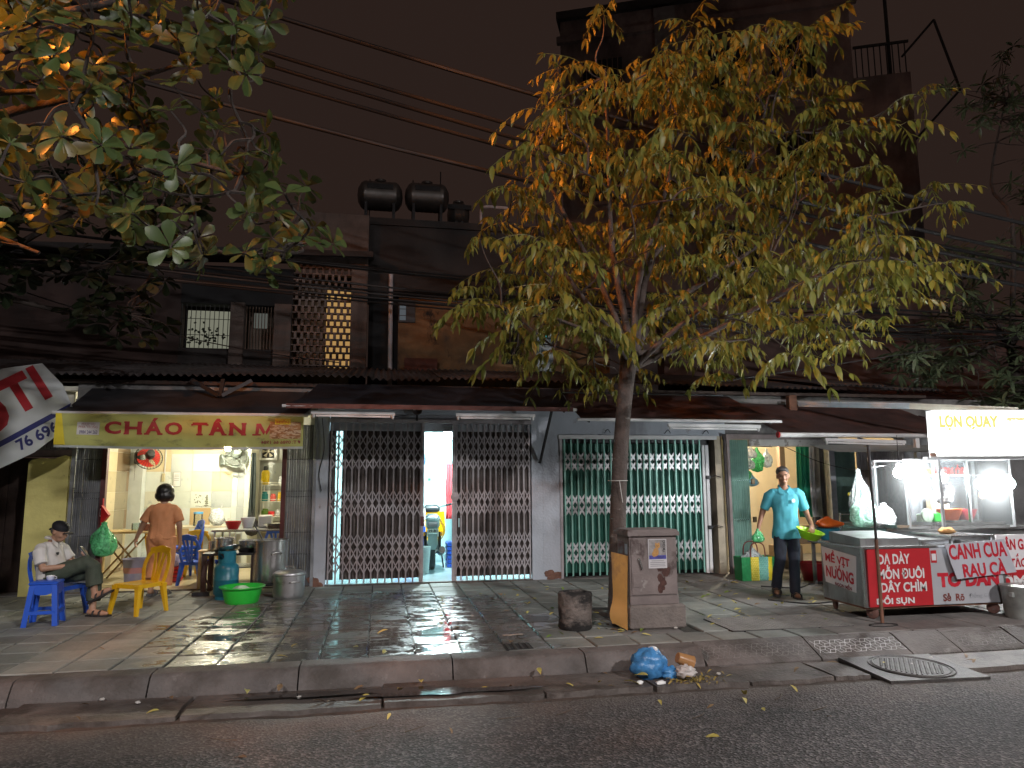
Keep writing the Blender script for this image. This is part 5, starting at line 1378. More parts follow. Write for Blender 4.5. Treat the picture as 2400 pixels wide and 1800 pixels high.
# stove table with small pots
t = thing('stove_table', 'low dark iron stove table crowded with pots beside the tall pot', 'table', (-1.95,10.42,PZ))
MB().box(-.34,.34,-.22,.22,.50,.53).build('top', black_steel, t)
for sx in (-1,1):
    for sy in (-1,1): MB().box(sx*.31-.03,sx*.31+.03,sy*.19-.03,sy*.19+.03,0,.50).build('leg', M('brown_iron', (.07,.04,.035), .7, var=.3), t)
MB().box(-.42,-.22,-.32,-.24,.0,.05).build('foot_block', black_steel, t)
MB().lathe([(.09,0),(.11,.04),(.09,.05),(.05,.03),(0,.03)], 20, (-.12,-.05,.53)).build('burner', black_steel, t)
MB().lathe([(.09,0),(.11,.04),(.09,.05),(.05,.03),(0,.03)], 20, (.18,-.02,.53)).build('burner', black_steel, t)
pot('small steel saucepan on the stove table', (-2.05,10.38,PZ+.585), .12, .14, steel, handles=False, lid=False)
pot('wide shallow steel pan on the stove table', (-1.72,10.42,PZ+.585), .15, .10, steel, handles=True, lid=False)
# steel counter behind with bowls
t = thing('steel_counter', 'stainless serving counter inside the shop behind the pots', 'counter', (-1.85,11.35,.178))
MB().rbox(0,0,.755,1.05,.62,.03,.006).build('top', steel, t)
for sx in (-1,1):
    for sy in (-1,1): MB().tube([(sx*.48,sy*.27,0),(sx*.48,sy*.27,.745)], .018, 8).build('leg', steel, t)
MB().box(-.48,.48,-.26,.26,.22,.235).build('lower_shelf', steel, t)
def bowl(name, label, cat, loc, r, h, m, rz=0):
    t = thing(name, label, cat, loc, rz)
    MB().lathe([(0,.0),(r*.6,0),(r*.66,.01),(r*.95,h*.9),(r,h),(r*.96,h),(r*.6,.014),(0,.012)], 26).build('body', m, t, smooth=40); return t
bowl('red_bowl', 'red plastic bowl on the steel counter', 'bowl', (-2.12,11.28,.95), .12, .11, red_pl)
bowl('steel_tray_bowl', 'wide steel basin on the right of the counter', 'basin', (-1.52,11.3,.95), .19, .07, steel)
bowl('white_bowl', 'white enamel bowl behind the red bowl', 'bowl', (-1.95,11.5,.95), .11, .15, M('white_china'))
t = thing('plastic_box', 'white square plastic tub behind the ladle on the counter', 'box', (-1.70,11.52,.95)); MB().rbox(0,0,.09,.19,.15,.18,.015,2).build('body', paper, t, smooth=40)
t = thing('ladle', 'long dark handled ladle leaning out of the tall pot', 'ladle', (-1.60,10.25,.74))
MB().tube([(-1.50,10.24,.80),(-1.66,10.25,1.07)], .011, 6).build('handle', dark_plastic, t, world=True)
MB().ball((-1.49,10.24,.77), (.05,.05,.03), 12, 8).build('cup', steel, t, world=True)
t = thing('plastic_tumbler', 'yellow tinted plastic tumbler on the counter with an orange tray on top', 'tumbler', (-1.34,11.1,.955))
MB().lathe([(.045,0),(.062,.15),(.058,.15),(.042,.006),(0,.006)], 20, cap=False).build('body', glass('amber_plastic', (.95,.80,.30), .35, .1), t, smooth=50)
MB().rbox(0,0,0,.10,.08,.06,.01).xf(Matrix.Translation((0,0,.18)) @ Euler((.3,.4,.5)).to_matrix().to_4x4()).build('tray', M('orange_plastic', (.72,.26,.02), .35), t)
t = thing('spoon_holder', 'steel holder with chopsticks by the blue chair', 'holder', (-2.28,10.7,.70))
MB().lathe([(.05,0),(.055,.12),(.05,.12),(.046,.01),(0,.01)], 16, (0,0,.0)).build('cup', steel, t, smooth=40)
for k in range(5): MB().tube([(.01*k-.02,0,.03),(.022*k-.045,.01,.22)], .004, 5).build('chopstick', wood_tan, t)
t = thing('holder_shelf', 'narrow wooden side shelf carrying the chopstick holder', 'shelf', (-2.28,10.72,.178))
MB().box(-.16,.16,-.1,.1,.50,.52).build('top', wood_tan, t)
for sx in (-1,1): MB().box(sx*.14-.015,sx*.14+.015,-.08,.08,0,.5).build('leg', wood_tan, t)
# folding table on the left with table glasses
t = thing('folding_table', 'tan folding table against the tiled left wall', 'table', (-3.82,11.95,.178))
MB().box(-.36,.42,-.28,.28,.70,.73).build('top', wood_tan, t)
for y in (-.22,.22):
    MB().tube([(-.28,y,0),(.30,y,.70)], .014, 6).build('leg', M('bronze_tube', (.30,.20,.09), .4, .5), t)
    MB().tube([(.30,y,0),(-.28,y,.70)], .014, 6).build('leg', M('bronze_tube'), t)
MB().box(-.36,-.34,-.28,.28,.05,.70).build('side_panel', wood_tan, t)
t = thing('napkin_box', 'brown wooden napkin box on the folding table beside the woman', 'box', (-3.47,11.85,.908)); MB().rbox(0,0,.05,.18,.11,.10,.006).build('body', M('red_brown_wood', (.16,.05,.03), .4), t)
t = thing('glass_jar', 'clear glass jar on the folding table', 'jar', (-3.66,11.95,.908)); MB().lathe([(.06,0),(.06,.11),(.055,.11),(.055,.006),(0,.006)], 20, cap=False).build('body', glass('clear_glass', (.9,.97,.95), .1), t, smooth=50)
t = thing('inner_table', 'low cream table at the back wall behind the chairs', 'table', (-2.85,13.0,.178))
MB().box(-.55,.45,-.28,.28,.70,.73).build('top', M('cream_laminate', (.60,.55,.42), .4), t)
for sx in (-.5,.4):
    for sy in (-1,1): MB().tube([(sx,sy*.24,0),(sx,sy*.24,.7)], .014, 6).build('leg', steel, t)
# bucket, basket, bags
t = thing('plastic_pail', 'translucent lilac plastic pail on the shop floor', 'pail', (-3.45,11.42,.178))
MB().lathe([(.15,0),(.185,.34),(.19,.35),(.195,.35),(.195,.36),(.18,.36),(.147,.008),(0,.006)], 28, cap=False).build('body', M('lilac_plastic', (.38,.38,.56), .4, var=.15, trans=.3), t, smooth=40)
MB().lathe([(.1675,.16),(.176,.24)], 28, cap=False).xf(Matrix.Scale(1.012,4)).build('label_band', M('pink_label', (.48,.24,.28), .5), t, smooth=40)
t = thing('red_crate', 'red plastic crate on the shop floor beside the woman', 'crate', (-3.02,11.55,.178))
for k in range(4): MB().box(-.15,.15,-.11,.11,.02+.055*k,.055+.055*k).build('slat_ring', red_pl, t)
MB().box(-.135,.135,-.095,.095,.0,.22).build('inner_wall', M('dark_red_plastic', (.22,.01,.012), .5), t)
t = thing('detergent_bag', 'white and violet packet standing in the red crate', 'packet', (-3.0,11.52,.40)); MB().ball((0,0,.09), (.12,.06,.10), 12, 8, .25, 2, 3).build('body', M('violet_white_print', (.45,.42,.60), .35, var=.5, scale=16), t, smooth=60)
def sack(label, m, top, r, h, seed=0, name='plastic_bag', squash=.62, lump=.42):
    """a tied or hanging carrier bag; top = where it hangs from"""
    t = thing(name, label, 'bag', (top[0],top[1],top[2]-h))
    nu, nv = 26, 16
    prof = [(0,.0),(.03,.55),(.10,.86),(.25,1.0),(.42,.98),(.58,.80),(.74,.50),(.88,.26),(.96,.16),(1.0,.22)]
    def fn(u, v):
        a = 2*math.pi*u
        for (v0, r0_), (v1, r1_) in zip(prof[:-1], prof[1:]):
            if v0 <= v <= v1: rad = r0_+(r1_-r0_)*(v-v0)/(v1-v0); break
        ca, sa = math.cos(a), math.sin(a)
        k = 1+lump*mnoise.noise((ca*1.4+seed*3.3, sa*1.4, v*2.2+seed))+.16*mnoise.noise((ca*3.6, sa*3.6+seed, v*4))+.10*abs(mnoise.noise((ca*7+seed, sa*7, v*9)))
        k *= 1+.16*(.25+v)*math.sin(7*a+seed+3*mnoise.noise((ca,sa,seed)))
        return (r*rad*k*ca+.03*math.sin(5*v+seed)*r, r*rad*k*sa*squash, h*v)
    q = MB().grid(fn, nu, nv); q.build('pouch', m, t, smooth=80)
    MB().tube([(-.012,0,h*.93),(-.006,0,h*1.02),(.006,0,h*1.02),(.012,0,h*.93)], .006, 5).build('handle_loop', m, t)
    return t
green_film = glass('green_film', (.18,.75,.32), .55, .18); clear_film = glass('clear_film', (.86,.93,.93), .40, .15); white_film = glass('white_film', (.9,.93,.95), .65, .2); blue_film = glass('blue_film', (.42,.72,.95), .6, .15); black_film = M('black_film', (.015,.015,.017), .3, var=.3)
sack('green carrier bag of packets hanging from the maroon door post', green_film, (-3.64,10.6,1.10), .15, .46, 1)
t = thing('takeaway_box', 'white and brown food box inside the green carrier bag', 'box', (-3.64,10.6,.72)); MB().rbox(0,0,.08,.15,.11,.16,.01).build('body', M('brown_white_box', (.48,.30,.22), .6, var=.5, scale=14), t)
t = thing('red_dustpan', 'red plastic dustpan hung on the maroon door post', 'dustpan', (-3.66,10.64,1.06))
MB().add([(-3.69,10.66,1.33),(-3.58,10.62,1.20),(-3.685,10.66,1.06),(-3.70,10.60,1.33),(-3.59,10.56,1.20),(-3.695,10.60,1.06)], [(0,1,2),(5,4,3),(0,3,4,1),(1,4,5,2),(2,5,3,0)]).build('pan', red_pl, t, world=True)
MB().tube([(-3.69,10.64,1.30),(-3.695,10.645,1.42)], .01, 6).build('handle', red_pl, t, world=True)
# wall fans
def wall_fan(label, mount, head, tilt, rz, m, centre_m):
    t = thing('wall_fan', label, 'fan', mount)
    MB().rbox(mount[0],mount[1]-.05,mount[2],.10,.09,.20,.015,2).build('bracket', m, t, smooth=40, world=True)
    MB().tube(smoothpath([(mount[0],mount[1]-.08,mount[2]+.06),(mount[0]+(head[0]-mount[0])*.5,(mount[1]+head[1])/2,mount[2]+.10),head]), .028, 8).build('neck', m, t, smooth=60, world=True)
    X = Matrix.Translation(head) @ Euler((tilt,0,rz),'XYZ').to_matrix().to_4x4()
    MB().lathe([(0,.15),(.06,.14),(.075,.05),(.06,.0),(0,0)], 18).xf(X).build('motor', m, t, smooth=40, world=True)
    R_ = .215
    q = MB().tube([(R_*math.cos(a),R_*math.sin(a),-.045) for a in [2*math.pi*k/30 for k in range(31)]], .008, 6).xf(X); q.build('guard_rim', m, t, world=True)
    q = MB()
    for k in range(26):
        a = 2*math.pi*k/26; c, s = math.cos(a), math.sin(a)
        q.tube([(.04*c,.04*s,-.11),(.14*c,.14*s,-.10),(R_*c,R_*s,-.045)], .0026, 4); q.tube([(.06*c,.06*s,.015),(.15*c,.15*s,.01),(R_*c,R_*s,-.045)], .0026, 4)
    q.xf(X).build('guard_wires', m, t, world=True)
    for k in range(3):
        q = MB(); n = 8
        def bl_(u, v): a = R(120*k+75*(u-.5)*(0.5+v)); r_ = .03+.15*v; return (r_*math.cos(a), r_*math.sin(a), -.045+.03*(u-.5))
        q.grid(bl_, 6, 5).xf(X).build('blade', centre_m, t, smooth=70, world=True)
    MB().lathe([(0,-.11),(.035,-.105),(.045,-.07),(.045,-.02),(0,-.02)], 16).xf(X).build('hub', centre_m, t, smooth=40, world=True)
    MB().tube([(mount[0]-.02,mount[1]-.1,mount[2]-.1),(mount[0]-.02,mount[1]-.1,mount[2]-.38)], .0025, 4).build('pull_cord', m, t, world=True)
wall_fan('black wall fan with red blades on the left pilaster', (-4.07,13.2,2.05), (-3.80,12.85,2.07), R(66), R(28), M('black_fan_plastic', (.02,.02,.022), .4), M('red_blade', (.55,.03,.02), .35, trans=.35))
wall_fan('grey green wall fan beside the lit bulb', (-2.72,13.36,2.03), (-2.47,13.1,2.10), R(62), R(24), M('grey_green_plastic', (.16,.19,.17), .45), M('smoky_blade', (.12,.13,.12), .4, trans=.3))
t = thing('exhaust_fan', 'square white exhaust fan high in the kitchen recess', 'fan', (-2.10,14.3,2.05))
q = MB()
for x0,x1,z0,z1 in ((-2.27,-1.95,2.05,2.09),(-2.27,-1.95,2.35,2.39),(-2.27,-2.23,2.09,2.35),(-1.99,-1.95,2.09,2.35)): q.box(x0,x1,14.25,14.38,z0,z1)
q.build('frame', white_paint, t, world=True)
MB().box(-2.24,-1.98,14.37,14.378,2.08,2.36).build('back', black_steel, t, world=True)
for k in range(6):
    a = R(60*k); MB().add([(-2.11+.02*math.cos(a),14.30,2.22+.02*math.sin(a)),(-2.11+.12*math.cos(a-.28),14.29,2.22+.12*math.sin(a-.28)),(-2.11+.12*math.cos(a+.28),14.31,2.22+.12*math.sin(a+.28))],[(0,1,2)]).build('blade', M('cream_plastic', (.52,.47,.36), .5), t, world=True)
MB().ball((-2.11,14.28,2.22), (.035,.03,.035), 12, 8).build('hub', M('cream_plastic'), t, smooth=60, world=True)
# the lit bulb of the shop
def bulb(label, loc, r, m, cord_to=None, name='light_bulb'):
    t = thing(name, label, 'bulb', loc)
    MB().ball((0,0,0), (r,r,r*1.05), 16, 10).build('globe', m, t, smooth=60)
    MB().lathe([(r*.55,r*.8),(r*.5,r*1.5),(r*.42,r*1.9),(0,r*1.9)], 14).build('socket', white_paint, t, smooth=40)
    if cord_to: MB().tube([(0,0,r*1.85),(cord_to[0]-loc[0],cord_to[1]-loc[1],cord_to[2]-loc[2])], .004, 5).build('cord', black_steel, t)
    return t
bulb('lit white bulb hanging inside the porridge shop under the banner', (-2.46,12.35,2.20), .055, glow('shop_bulb', (1.0,.93,.70), BULB['shop']), (-2.46,12.35,2.9))
# back wall odds and ends
t = thing('switch_conduit', 'thin white conduit with a switch box on the back wall', 'switch', (-3.68,13.4,1.66))
MB().box(-3.705,-3.69,13.398,13.412,1.78,2.9).build('conduit', white_paint, t, world=True); MB().rbox(-3.71,13.395,1.72,.05,.02,.14,.004).build('switch_box', M('ivory', (.55,.48,.30), .5), t, world=True)
t = thing('wall_notice', 'small framed paper notice above the woman on the back wall', 'notice', (-3.50,13.4,1.55))
MB().rbox(-3.49,13.404,1.69,.13,.012,.26,.002).build('frame', M('grey_frame', (.35,.36,.34), .5), t, world=True); MB().box(-3.545,-3.435,13.394,13.3975,1.57,1.81).build('sheet', paper, t, world=True)
for k in range(4): MB().box(-3.53,-3.45,13.391,13.3938,1.76-.03*k,1.766-.03*k).build('print_line', M('grey_print', (.15,.15,.16), .6), t, world=True)
# kitchen rack with its load
t = thing('kitchen_rack', 'white wire rack loaded with kitchen things in the recess', 'rack', (-1.88,13.9,.85))
wire = M('white_wire', (.62,.60,.52), .4)
for x in (-2.12,-1.66):
    for y in (13.75,14.05): MB().tube([(x,y,.9),(x,y,1.66)], .009, 6).build('upright', wire, t, world=True)
for z in (1.0,1.28,1.58):
    q = MB()
    for k in range(5): q.tube([(-2.14,13.75+.075*k,z),(-1.64,13.75+.075*k,z)], .005, 4)
    q.tube([(-2.14,13.74,z+.04),(-1.64,13.74,z+.04)], .005, 4); q.build('shelf', wire, t, world=True)
t = thing('yellow_gas_canister', 'yellow gas canister with black top on the kitchen rack', 'canister', (-2.08,13.88,1.59))
MB().lathe([(.065,0),(.072,.02),(.072,.22),(.05,.26),(0,.26)], 20).build('body', M('canister_yellow', (.72,.50,.01), .35), t, smooth=40); MB().lathe([(.04,.26),(.042,.31),(.03,.34),(0,.34)], 14).build('top', dark_plastic, t, smooth=40)
items_ = (('jar','teal lidded jar on the middle rack shelf',-2.08,1.29,.06,.17,(.02,.25,.27)),('jar','red and white jar on the middle rack shelf',-1.93,1.29,.055,.13,(.55,.10,.08)),('bottle','amber oil bottle on the middle rack shelf',-1.82,1.29,.035,.16,(.55,.36,.03)),('bowl','white stacked bowls at the end of the middle rack shelf',-1.72,1.29,.06,.10,(.65,.65,.6)),
          ('jar','green net bag on the bottom rack shelf',-2.06,1.01,.07,.14,(.16,.30,.06)),('box','red box on the bottom rack shelf',-1.95,1.01,.055,.09,(.60,.03,.03)),('jar','steel mug on the bottom rack shelf',-1.83,1.01,.05,.12,(.5,.5,.5)),('box','grey tin at the end of the top rack shelf',-1.78,1.59,.06,.14,(.4,.42,.42)))
for nm, lb, x, z, r_, h_, c_ in items_:
    t = thing(nm, lb, nm, (x,13.88,z)); mm = M('rack_%d%d' % (int(c_[0]*100),int(c_[1]*100)), c_, .4, var=.2, scale=20)
    if nm == 'box': MB().rbox(0,0,h_/2,r_*2,r_*1.6,h_,.006).build('body', mm, t)
    else: MB().lathe([(r_*.9,0),(r_,.01),(r_,h_*.75),(r_*.7,h_*.8),(r_*.72,h_),(0,h_)], 18).build('body', mm, t, smooth=40)
t = thing('hung_raincoat', 'long dark raincoat hanging on the edge of the partition', 'raincoat', (-2.22,13.3,1.05))
MB().grid(lambda u, v: (-2.27+.12*u*(1-.45*v)+.03*v+.012*math.sin(u*19+v*3), 13.3+.03*math.sin(u*13), 1.0+1.15*v), 12, 12).build('cloth', M('dark_green_cloth', (.03,.04,.04), .5, var=.3), t, smooth=80, world=True)
sack('crumpled black bag hanging below the raincoat', black_film, (-2.17,13.2,1.12), .11, .42, 6)
t = thing('white_shopping_bag', 'white carrier bag standing on the inner table at the back wall', 'bag', (-2.70,12.95,.908)); MB().ball((0,0,.13), (.13,.08,.15), 14, 10, .25, 2.4, 5).build('pouch', white_film, t, smooth=80); MB().tube(smoothpath([(.04,0,.25),(.08,0,.36),(.02,0,.33)]), .008, 5).build('handle_loop', white_film, t)
t = thing('water_jug', 'clear water jug with blue lid on the inner table', 'jug', (-3.0,12.95,.908)); MB().lathe([(.07,0),(.075,.02),(.07,.2),(0,.2)], 18).build('body', glass('clear_glass'), t, smooth=40); MB().lathe([(.076,.2),(.076,.23),(0,.235)], 18).build('lid', M('sky_blue_plastic', (.12,.40,.75), .4), t, smooth=40)

# ================================================================== LIT ROOM WITH THE SCOOTER
bulb('very bright lit bulb in the gap of the grey gate', (1.15,12.4,2.42), .085, glow('garage_bulb', (.80,.98,1.0), BULB['garage']), (1.15,12.4,2.85))
t = thing('wall_clock', 'round wall clock with a blue rim in the lit room', 'clock', (.74,14.55,1.9))
X = Matrix.Translation((.72,14.57,2.07)) @ Euler((R(90),0,0)).to_matrix().to_4x4()
MB().lathe([(.165,0),(.195,0),(.20,.015),(.195,.03),(.175,.03),(.165,.01)], 32).xf(X).build('rim', M('clock_blue', (.01,.16,.42), .35), t, smooth=40, world=True)
MB().lathe([(0,.004),(.17,.004)], 32, cap=False).xf(X).build('dial', paper, t, world=True)
for a, L_ in ((100,.09),(200,.06),(150,.11)): MB().beam((0,0,.014),(L_*math.cos(R(a)),L_*math.sin(R(a)),.014),.008,.003).xf(X).build('hand', dark_plastic, t, world=True)
t = thing('wall_calendar', 'small hanging calendar below the clock in the lit room', 'calendar', (1.0,14.58,1.55)); MB().box(.93,1.06,14.585,14.597,1.60,1.78).build('sheet', paper, t, world=True); MB().box(.96,1.02,14.578,14.584,1.64,1.70).build('picture', M('green_dark_print', (.05,.16,.10), .5), t, world=True)
t = thing('red_curtain', 'narrow red curtain at the right of the lit gap', 'curtain', (1.30,13.2,.9)); MB().grid(lambda u, v: (1.20+.2*u+.01*math.sin(9*v),13.2+.02*math.sin(u*22),.95+1.0*v), 14, 6).build('cloth', M('red_cloth', (.50,.05,.06), .7), t, smooth=80, world=True)
t = thing('white_bin', 'pale plastic bin left of the scooter in the lit room', 'bin', (.70,11.75,.172)); MB().lathe([(.10,0),(.13,.40),(.135,.42),(.12,.42),(.095,.01),(0,.01)], 22).build('body', M('pale_bin', (.50,.58,.56), .5), t, smooth=40)
t = thing('blue_crate', 'blue slatted crate right of the scooter in the lit room', 'crate', (1.30,12.6,.172))
for k in range(6): MB().box(-.14,.14,-.2,.2,.01+.07*k,.06+.07*k).build('slat_ring', blue_pl, t)
MB().box(-.125,.125,-.185,.185,.0,.42).build('inner_wall', M('dark_blue_plastic', (.012,.04,.2), .5), t)
t = thing('blue_cabinet', 'blue cabinet with boxes left of the scooter', 'cabinet', (.55,13.2,.172)); MB().rbox(0,0,.33,.55,.4,.66,.01).build('body', blue_pl, t)
t = thing('goods_pack', 'striped pack of goods standing on the blue cabinet', 'box', (.72,13.1,.832)); MB().rbox(0,0,.16,.2,.2,.32,.01).build('body', M('striped_pack', (.55,.52,.48), .5, var=.5, scale=25), t)
# scooter, rear towards the street
sct = thing('motor_scooter', 'yellow and grey scooter parked in the lit room, seen from behind', 'scooter', (.875,11.95,.172), R(-3))
tyre_m = M('tyre_rubber', (.022,.022,.023), .8, bump=.3, bscale=90); yel = M('scooter_yellow', (.72,.36,.005), .25, coat=.5); gry = M('scooter_grey_green', (.22,.30,.29), .35); blk = M('scooter_black', (.016,.017,.019), .4); chrome = M('chrome', (.6,.6,.6), .15, 1)
def wheel(y):
    X = Matrix.Translation((0,y,.27)) @ Euler((0,R(90),0)).to_matrix().to_4x4(); r_ = .27
    w_ = MB().lathe([(r_-.065,-.035),(r_-.03,-.05),(r_-.008,-.035),(r_,0),(r_-.008,.035),(r_-.03,.05),(r_-.065,.035),(r_-.065,-.035)], 32, cap=False).xf(X).build('wheel', tyre_m, sct, smooth=60)
    MB().lathe([(r_-.065,-.03),(r_-.075,-.02),(r_-.075,.02),(r_-.065,.03)], 28, cap=False).xf(X).build('rim', chrome, w_)
    MB().lathe([(0,-.06),(.05,-.06),(.055,0),(.05,.06),(0,.06)], 16).xf(X).build('hub', chrome, w_)
wheel(.27); wheel(1.5)
MB().prism([(-.075,.62),(.075,.62),(.085,.46),(.05,.36),(-.05,.36),(-.085,.46)], (-.02,.02), 'y').xf(Matrix.Rotation(R(8),4,'X')).build('mudguard', gry, sct)
MB().rbox(0,.0,.0,.23,.14,.20,.04,3).xf(Matrix.Translation((0,.06,.78))).build('tail_cowl', gry, sct, smooth=50)
MB().rbox(0,0,0,.17,.03,.085,.02,3).xf(Matrix.Translation((0,-.018,.76)) @ Matrix.Rotation(R(-12),4,'X')).build('tail_light', M('tail_lens', (.22,.20,.20), .15, coat=.6), sct, smooth=50)
pl_ = MB().rbox(0,-.045,.625,.19,.006,.125,.002).build('number_plate', M('plate_white', (.62,.66,.60), .4), sct)
letters('29-B1', -.075,.075,.632,.675,-.05, M('plate_black', (.02,.02,.02), .5), pl_, bold=.03); letters('680.07', -.085,.085,.575,.62,-.05, M('plate_black'), pl_, bold=.03)
for s in (-1,1):
    MB().grid(lambda u, v: (s*(.125+.085*math.sin(math.pi*v)*(1-.2*u)), .02+.62*u, .48+.36*v-.06*u), 8, 8).build('side_panel', yel, sct, smooth=70)
    MB().ball((s*.145,.02,.60), (.03,.03,.035), 10, 7).build('indicator', M('amber_lens', (.6,.25,.02), .2), sct, smooth=60)
    MB().tube([(s*.05,.27,.27),(s*.10,.45,.30),(s*.10,.75,.38)], .025, 8).build('swing_arm', blk, sct, smooth=60)
    MB().tube([(s*.12,.2,.30),(s*.12,.22,.62)], .028, 8).build('shock_absorber', blk, sct, smooth=60)
    MB().tube(smoothpath([(0,1.22,.98),(s*.16,1.20,1.0),(s*.34,1.12,1.05)]), .013, 6).build('handlebar', chrome, sct, smooth=60)
    MB().tube([(s*.26,1.15,1.03),(s*.36,1.11,1.055)], .02, 8).build('grip', blk, sct, smooth=60)
    MB().tube([(s*.16,.55,.28),(s*.20,.52,.0)], .014, 6).build('stand_leg', blk, sct)
MB().rbox(0,.35,.86,.24,.62,.09,.04,3).build('saddle', blk, sct, smooth=50)
MB().rbox(0,1.2,.96,.30,.16,.16,.05,3).xf(Matrix.Identity(4)).build('headlight_cowl', blk, sct, smooth=50)
MB().prism([(-.12,.36),(.12,.36),(.25,.62),(.23,.92),(-.23,.92),(-.25,.62)], (1.14,1.2), 'y').build('leg_shield', yel, sct)
MB().tube(smoothpath([(.10,.9,.25),(.15,.6,.24),(.16,.1,.34)]), [.03]*4+[.05]*5+[.055]*4, 10).build('exhaust', M('exhaust_steel', (.14,.13,.12), .4, .7), sct, smooth=60)
MB().rbox(0,.75,.33,.22,.5,.2,.03,2).build('engine', M('engine_grey', (.10,.10,.10), .5, .5, var=.4, scale=20), sct, smooth=40)
MB().tube(smoothpath([(-.1,.0,.82),(-.10,-.05,.86),(.10,-.05,.86),(.1,0,.82)],4), .011, 6).build('grab_rail', chrome, sct, smooth=60)
# ================================================================== SUNDRIES SHOP CONTENTS
bulb('dim lit bulb inside the sundries shop behind the hanging bags', (6.3,12.0,2.62), .05, glow('sundry_bulb', (1.0,.88,.66), BULB['rightshop']*3), (6.3,12.0,2.9))
for lb, m_, x, z, r_, h_, sd in (('white carrier bag highest in the bunch hanging in the doorway', white_film, 6.22,2.20,.13,.26,1),('clear bag with red packets in the hanging bunch', clear_film, 6.10,2.10,.15,.34,2),('small white bag in the middle of the hanging bunch', white_film, 6.24,1.98,.10,.22,3),
        ('pale blue carrier bag at the left of the hanging bunch', blue_film, 5.94,2.02,.13,.40,4),('green tinted bag low in the hanging bunch', green_film, 6.14,1.88,.14,.34,5),('tall green carrier bag right of the hanging bunch', green_film, 6.42,2.18,.15,.52,6),('white and black bag at the right end of the hook rail', white_film, 6.62,2.16,.11,.40,7),('blue grey bag at the bottom of the hanging bunch', blue_film, 6.32,1.74,.13,.28,8)):
    sack(lb, m_, (x,11.2+.03*sd,z), r_*.82, h_*.82, sd)
t = thing('hook_rail', 'wire hook rail carrying the hanging bags', 'rail', (6.35,11.4,2.18))
MB().tube([(6.0,11.45,2.22),(6.75,11.45,2.20)], .008, 5).build('rail', black_steel, t, world=True)
for k in range(9): MB().tube([(6.02+.09*k,11.45,2.21),(6.03+.09*k,11.42,2.27)], .005, 4).build('hook', black_steel, t, world=True)
t = thing('flowered_cloth', 'dark flowered cloth hanging below the bunch of bags', 'cloth', (6.1,11.6,1.25)); MB().grid(lambda u, v: (6.0+.28*u,11.6+.03*math.sin(u*17),1.28+.48*v), 12, 6).build('cloth', M('flower_print', (.06,.05,.08), .8, var=.2, stain=((.45,.22,.26), 16, .58, .04, 1)), t, smooth=80, world=True)
t = thing('wall_socket_box', 'grey switch box on the cream wall behind the man', 'switch', (6.15,13.17,1.0)); MB().rbox(6.2,13.17,1.08,.16,.03,.2,.006).build('box', white_paint, t, world=True); MB().rbox(6.2,13.15,1.1,.07,.012,.1,.003).build('switch', dark_plastic, t, world=True)
for lb, x0, x1, y, c_ in (('green tarpaulin hanging behind the man beside the timber post',6.98,7.20,11.1,(.01,.20,.11)),('long white curtain hanging next to the green tarpaulin',7.19,7.42,11.12,(.55,.55,.54)),('grey curtain between the white curtain and the coats',7.40,7.62,11.15,(.30,.30,.34)),('dark blue coat hanging at the right of the curtains',7.58,7.85,11.2,(.035,.045,.085))):
    t = thing('hanging_cloth', lb, 'curtain', ((x0+x1)/2,y,.9)); zb = 1.0 if 'coat' not in lb else .85
    MB().grid(lambda u, v: (x0+(x1-x0)*u+.02*(1-v)*math.sin(u*9), y+.035*math.sin(u*17+x0*9)+.02*math.sin(v*5), zb+(2.5-zb)*v), 26, 8).build('cloth', M('cloth_%d' % int(x0*100), c_, .75, var=.25, scale=4), t, smooth=80, world=True)
t = thing('clothes_heap', 'dark heap of coats and bags on the wall right of the curtains', 'clothes', (7.75,11.2,.9)); MB().ball((7.62,11.35,1.05), (.24,.15,.42), 16, 12, .35, 2.2, 3).build('pile', M('dark_blue_cloth', (.025,.03,.05), .8, var=.5, scale=9), t, smooth=80, world=True); MB().ball((7.85,11.2,1.55), (.13,.1,.3), 14, 10, .3, 2.6, 5).build('backpack', M('black_cloth', (.02,.02,.024), .8, var=.4), t, smooth=80, world=True)
sack('crumpled clear bag hooked on the dark coats', clear_film, (7.70,11.0,1.72), .10, .42, 12)
t = thing('cardboard_stack', 'pile of brown cardboard and sacks on the floor right of the man', 'cardboard', (6.9,11.0,.175))
for k, (x, y, z, sx, sy, sz, a) in enumerate(((6.75,11.2,.36,.42,.35,.36,.1),(6.2,11.5,.30,.30,.3,.26,-.2),(7.0,11.1,.72,.40,.3,.30,-.15))): MB().rbox(0,0,0,sx,sy,sz,.01).xf(Matrix.Translation((x,y,z)) @ Euler((0,0,a)).to_matrix().to_4x4()).build('carton', M('cardboard', (.30,.21,.12), .85, var=.2), t, world=True)
bowl('red_basin', 'dark red plastic basin on the floor beside the cart', 'basin', (6.30,9.75,PZ), .21, .26, M('dark_red_basin', (.30,.015,.025), .4))
sack('small yellow bag on the ground by the red basin', M('yellow_film', (.65,.52,.05), .4), (6.42,9.5,.30), .09, .14, 9)
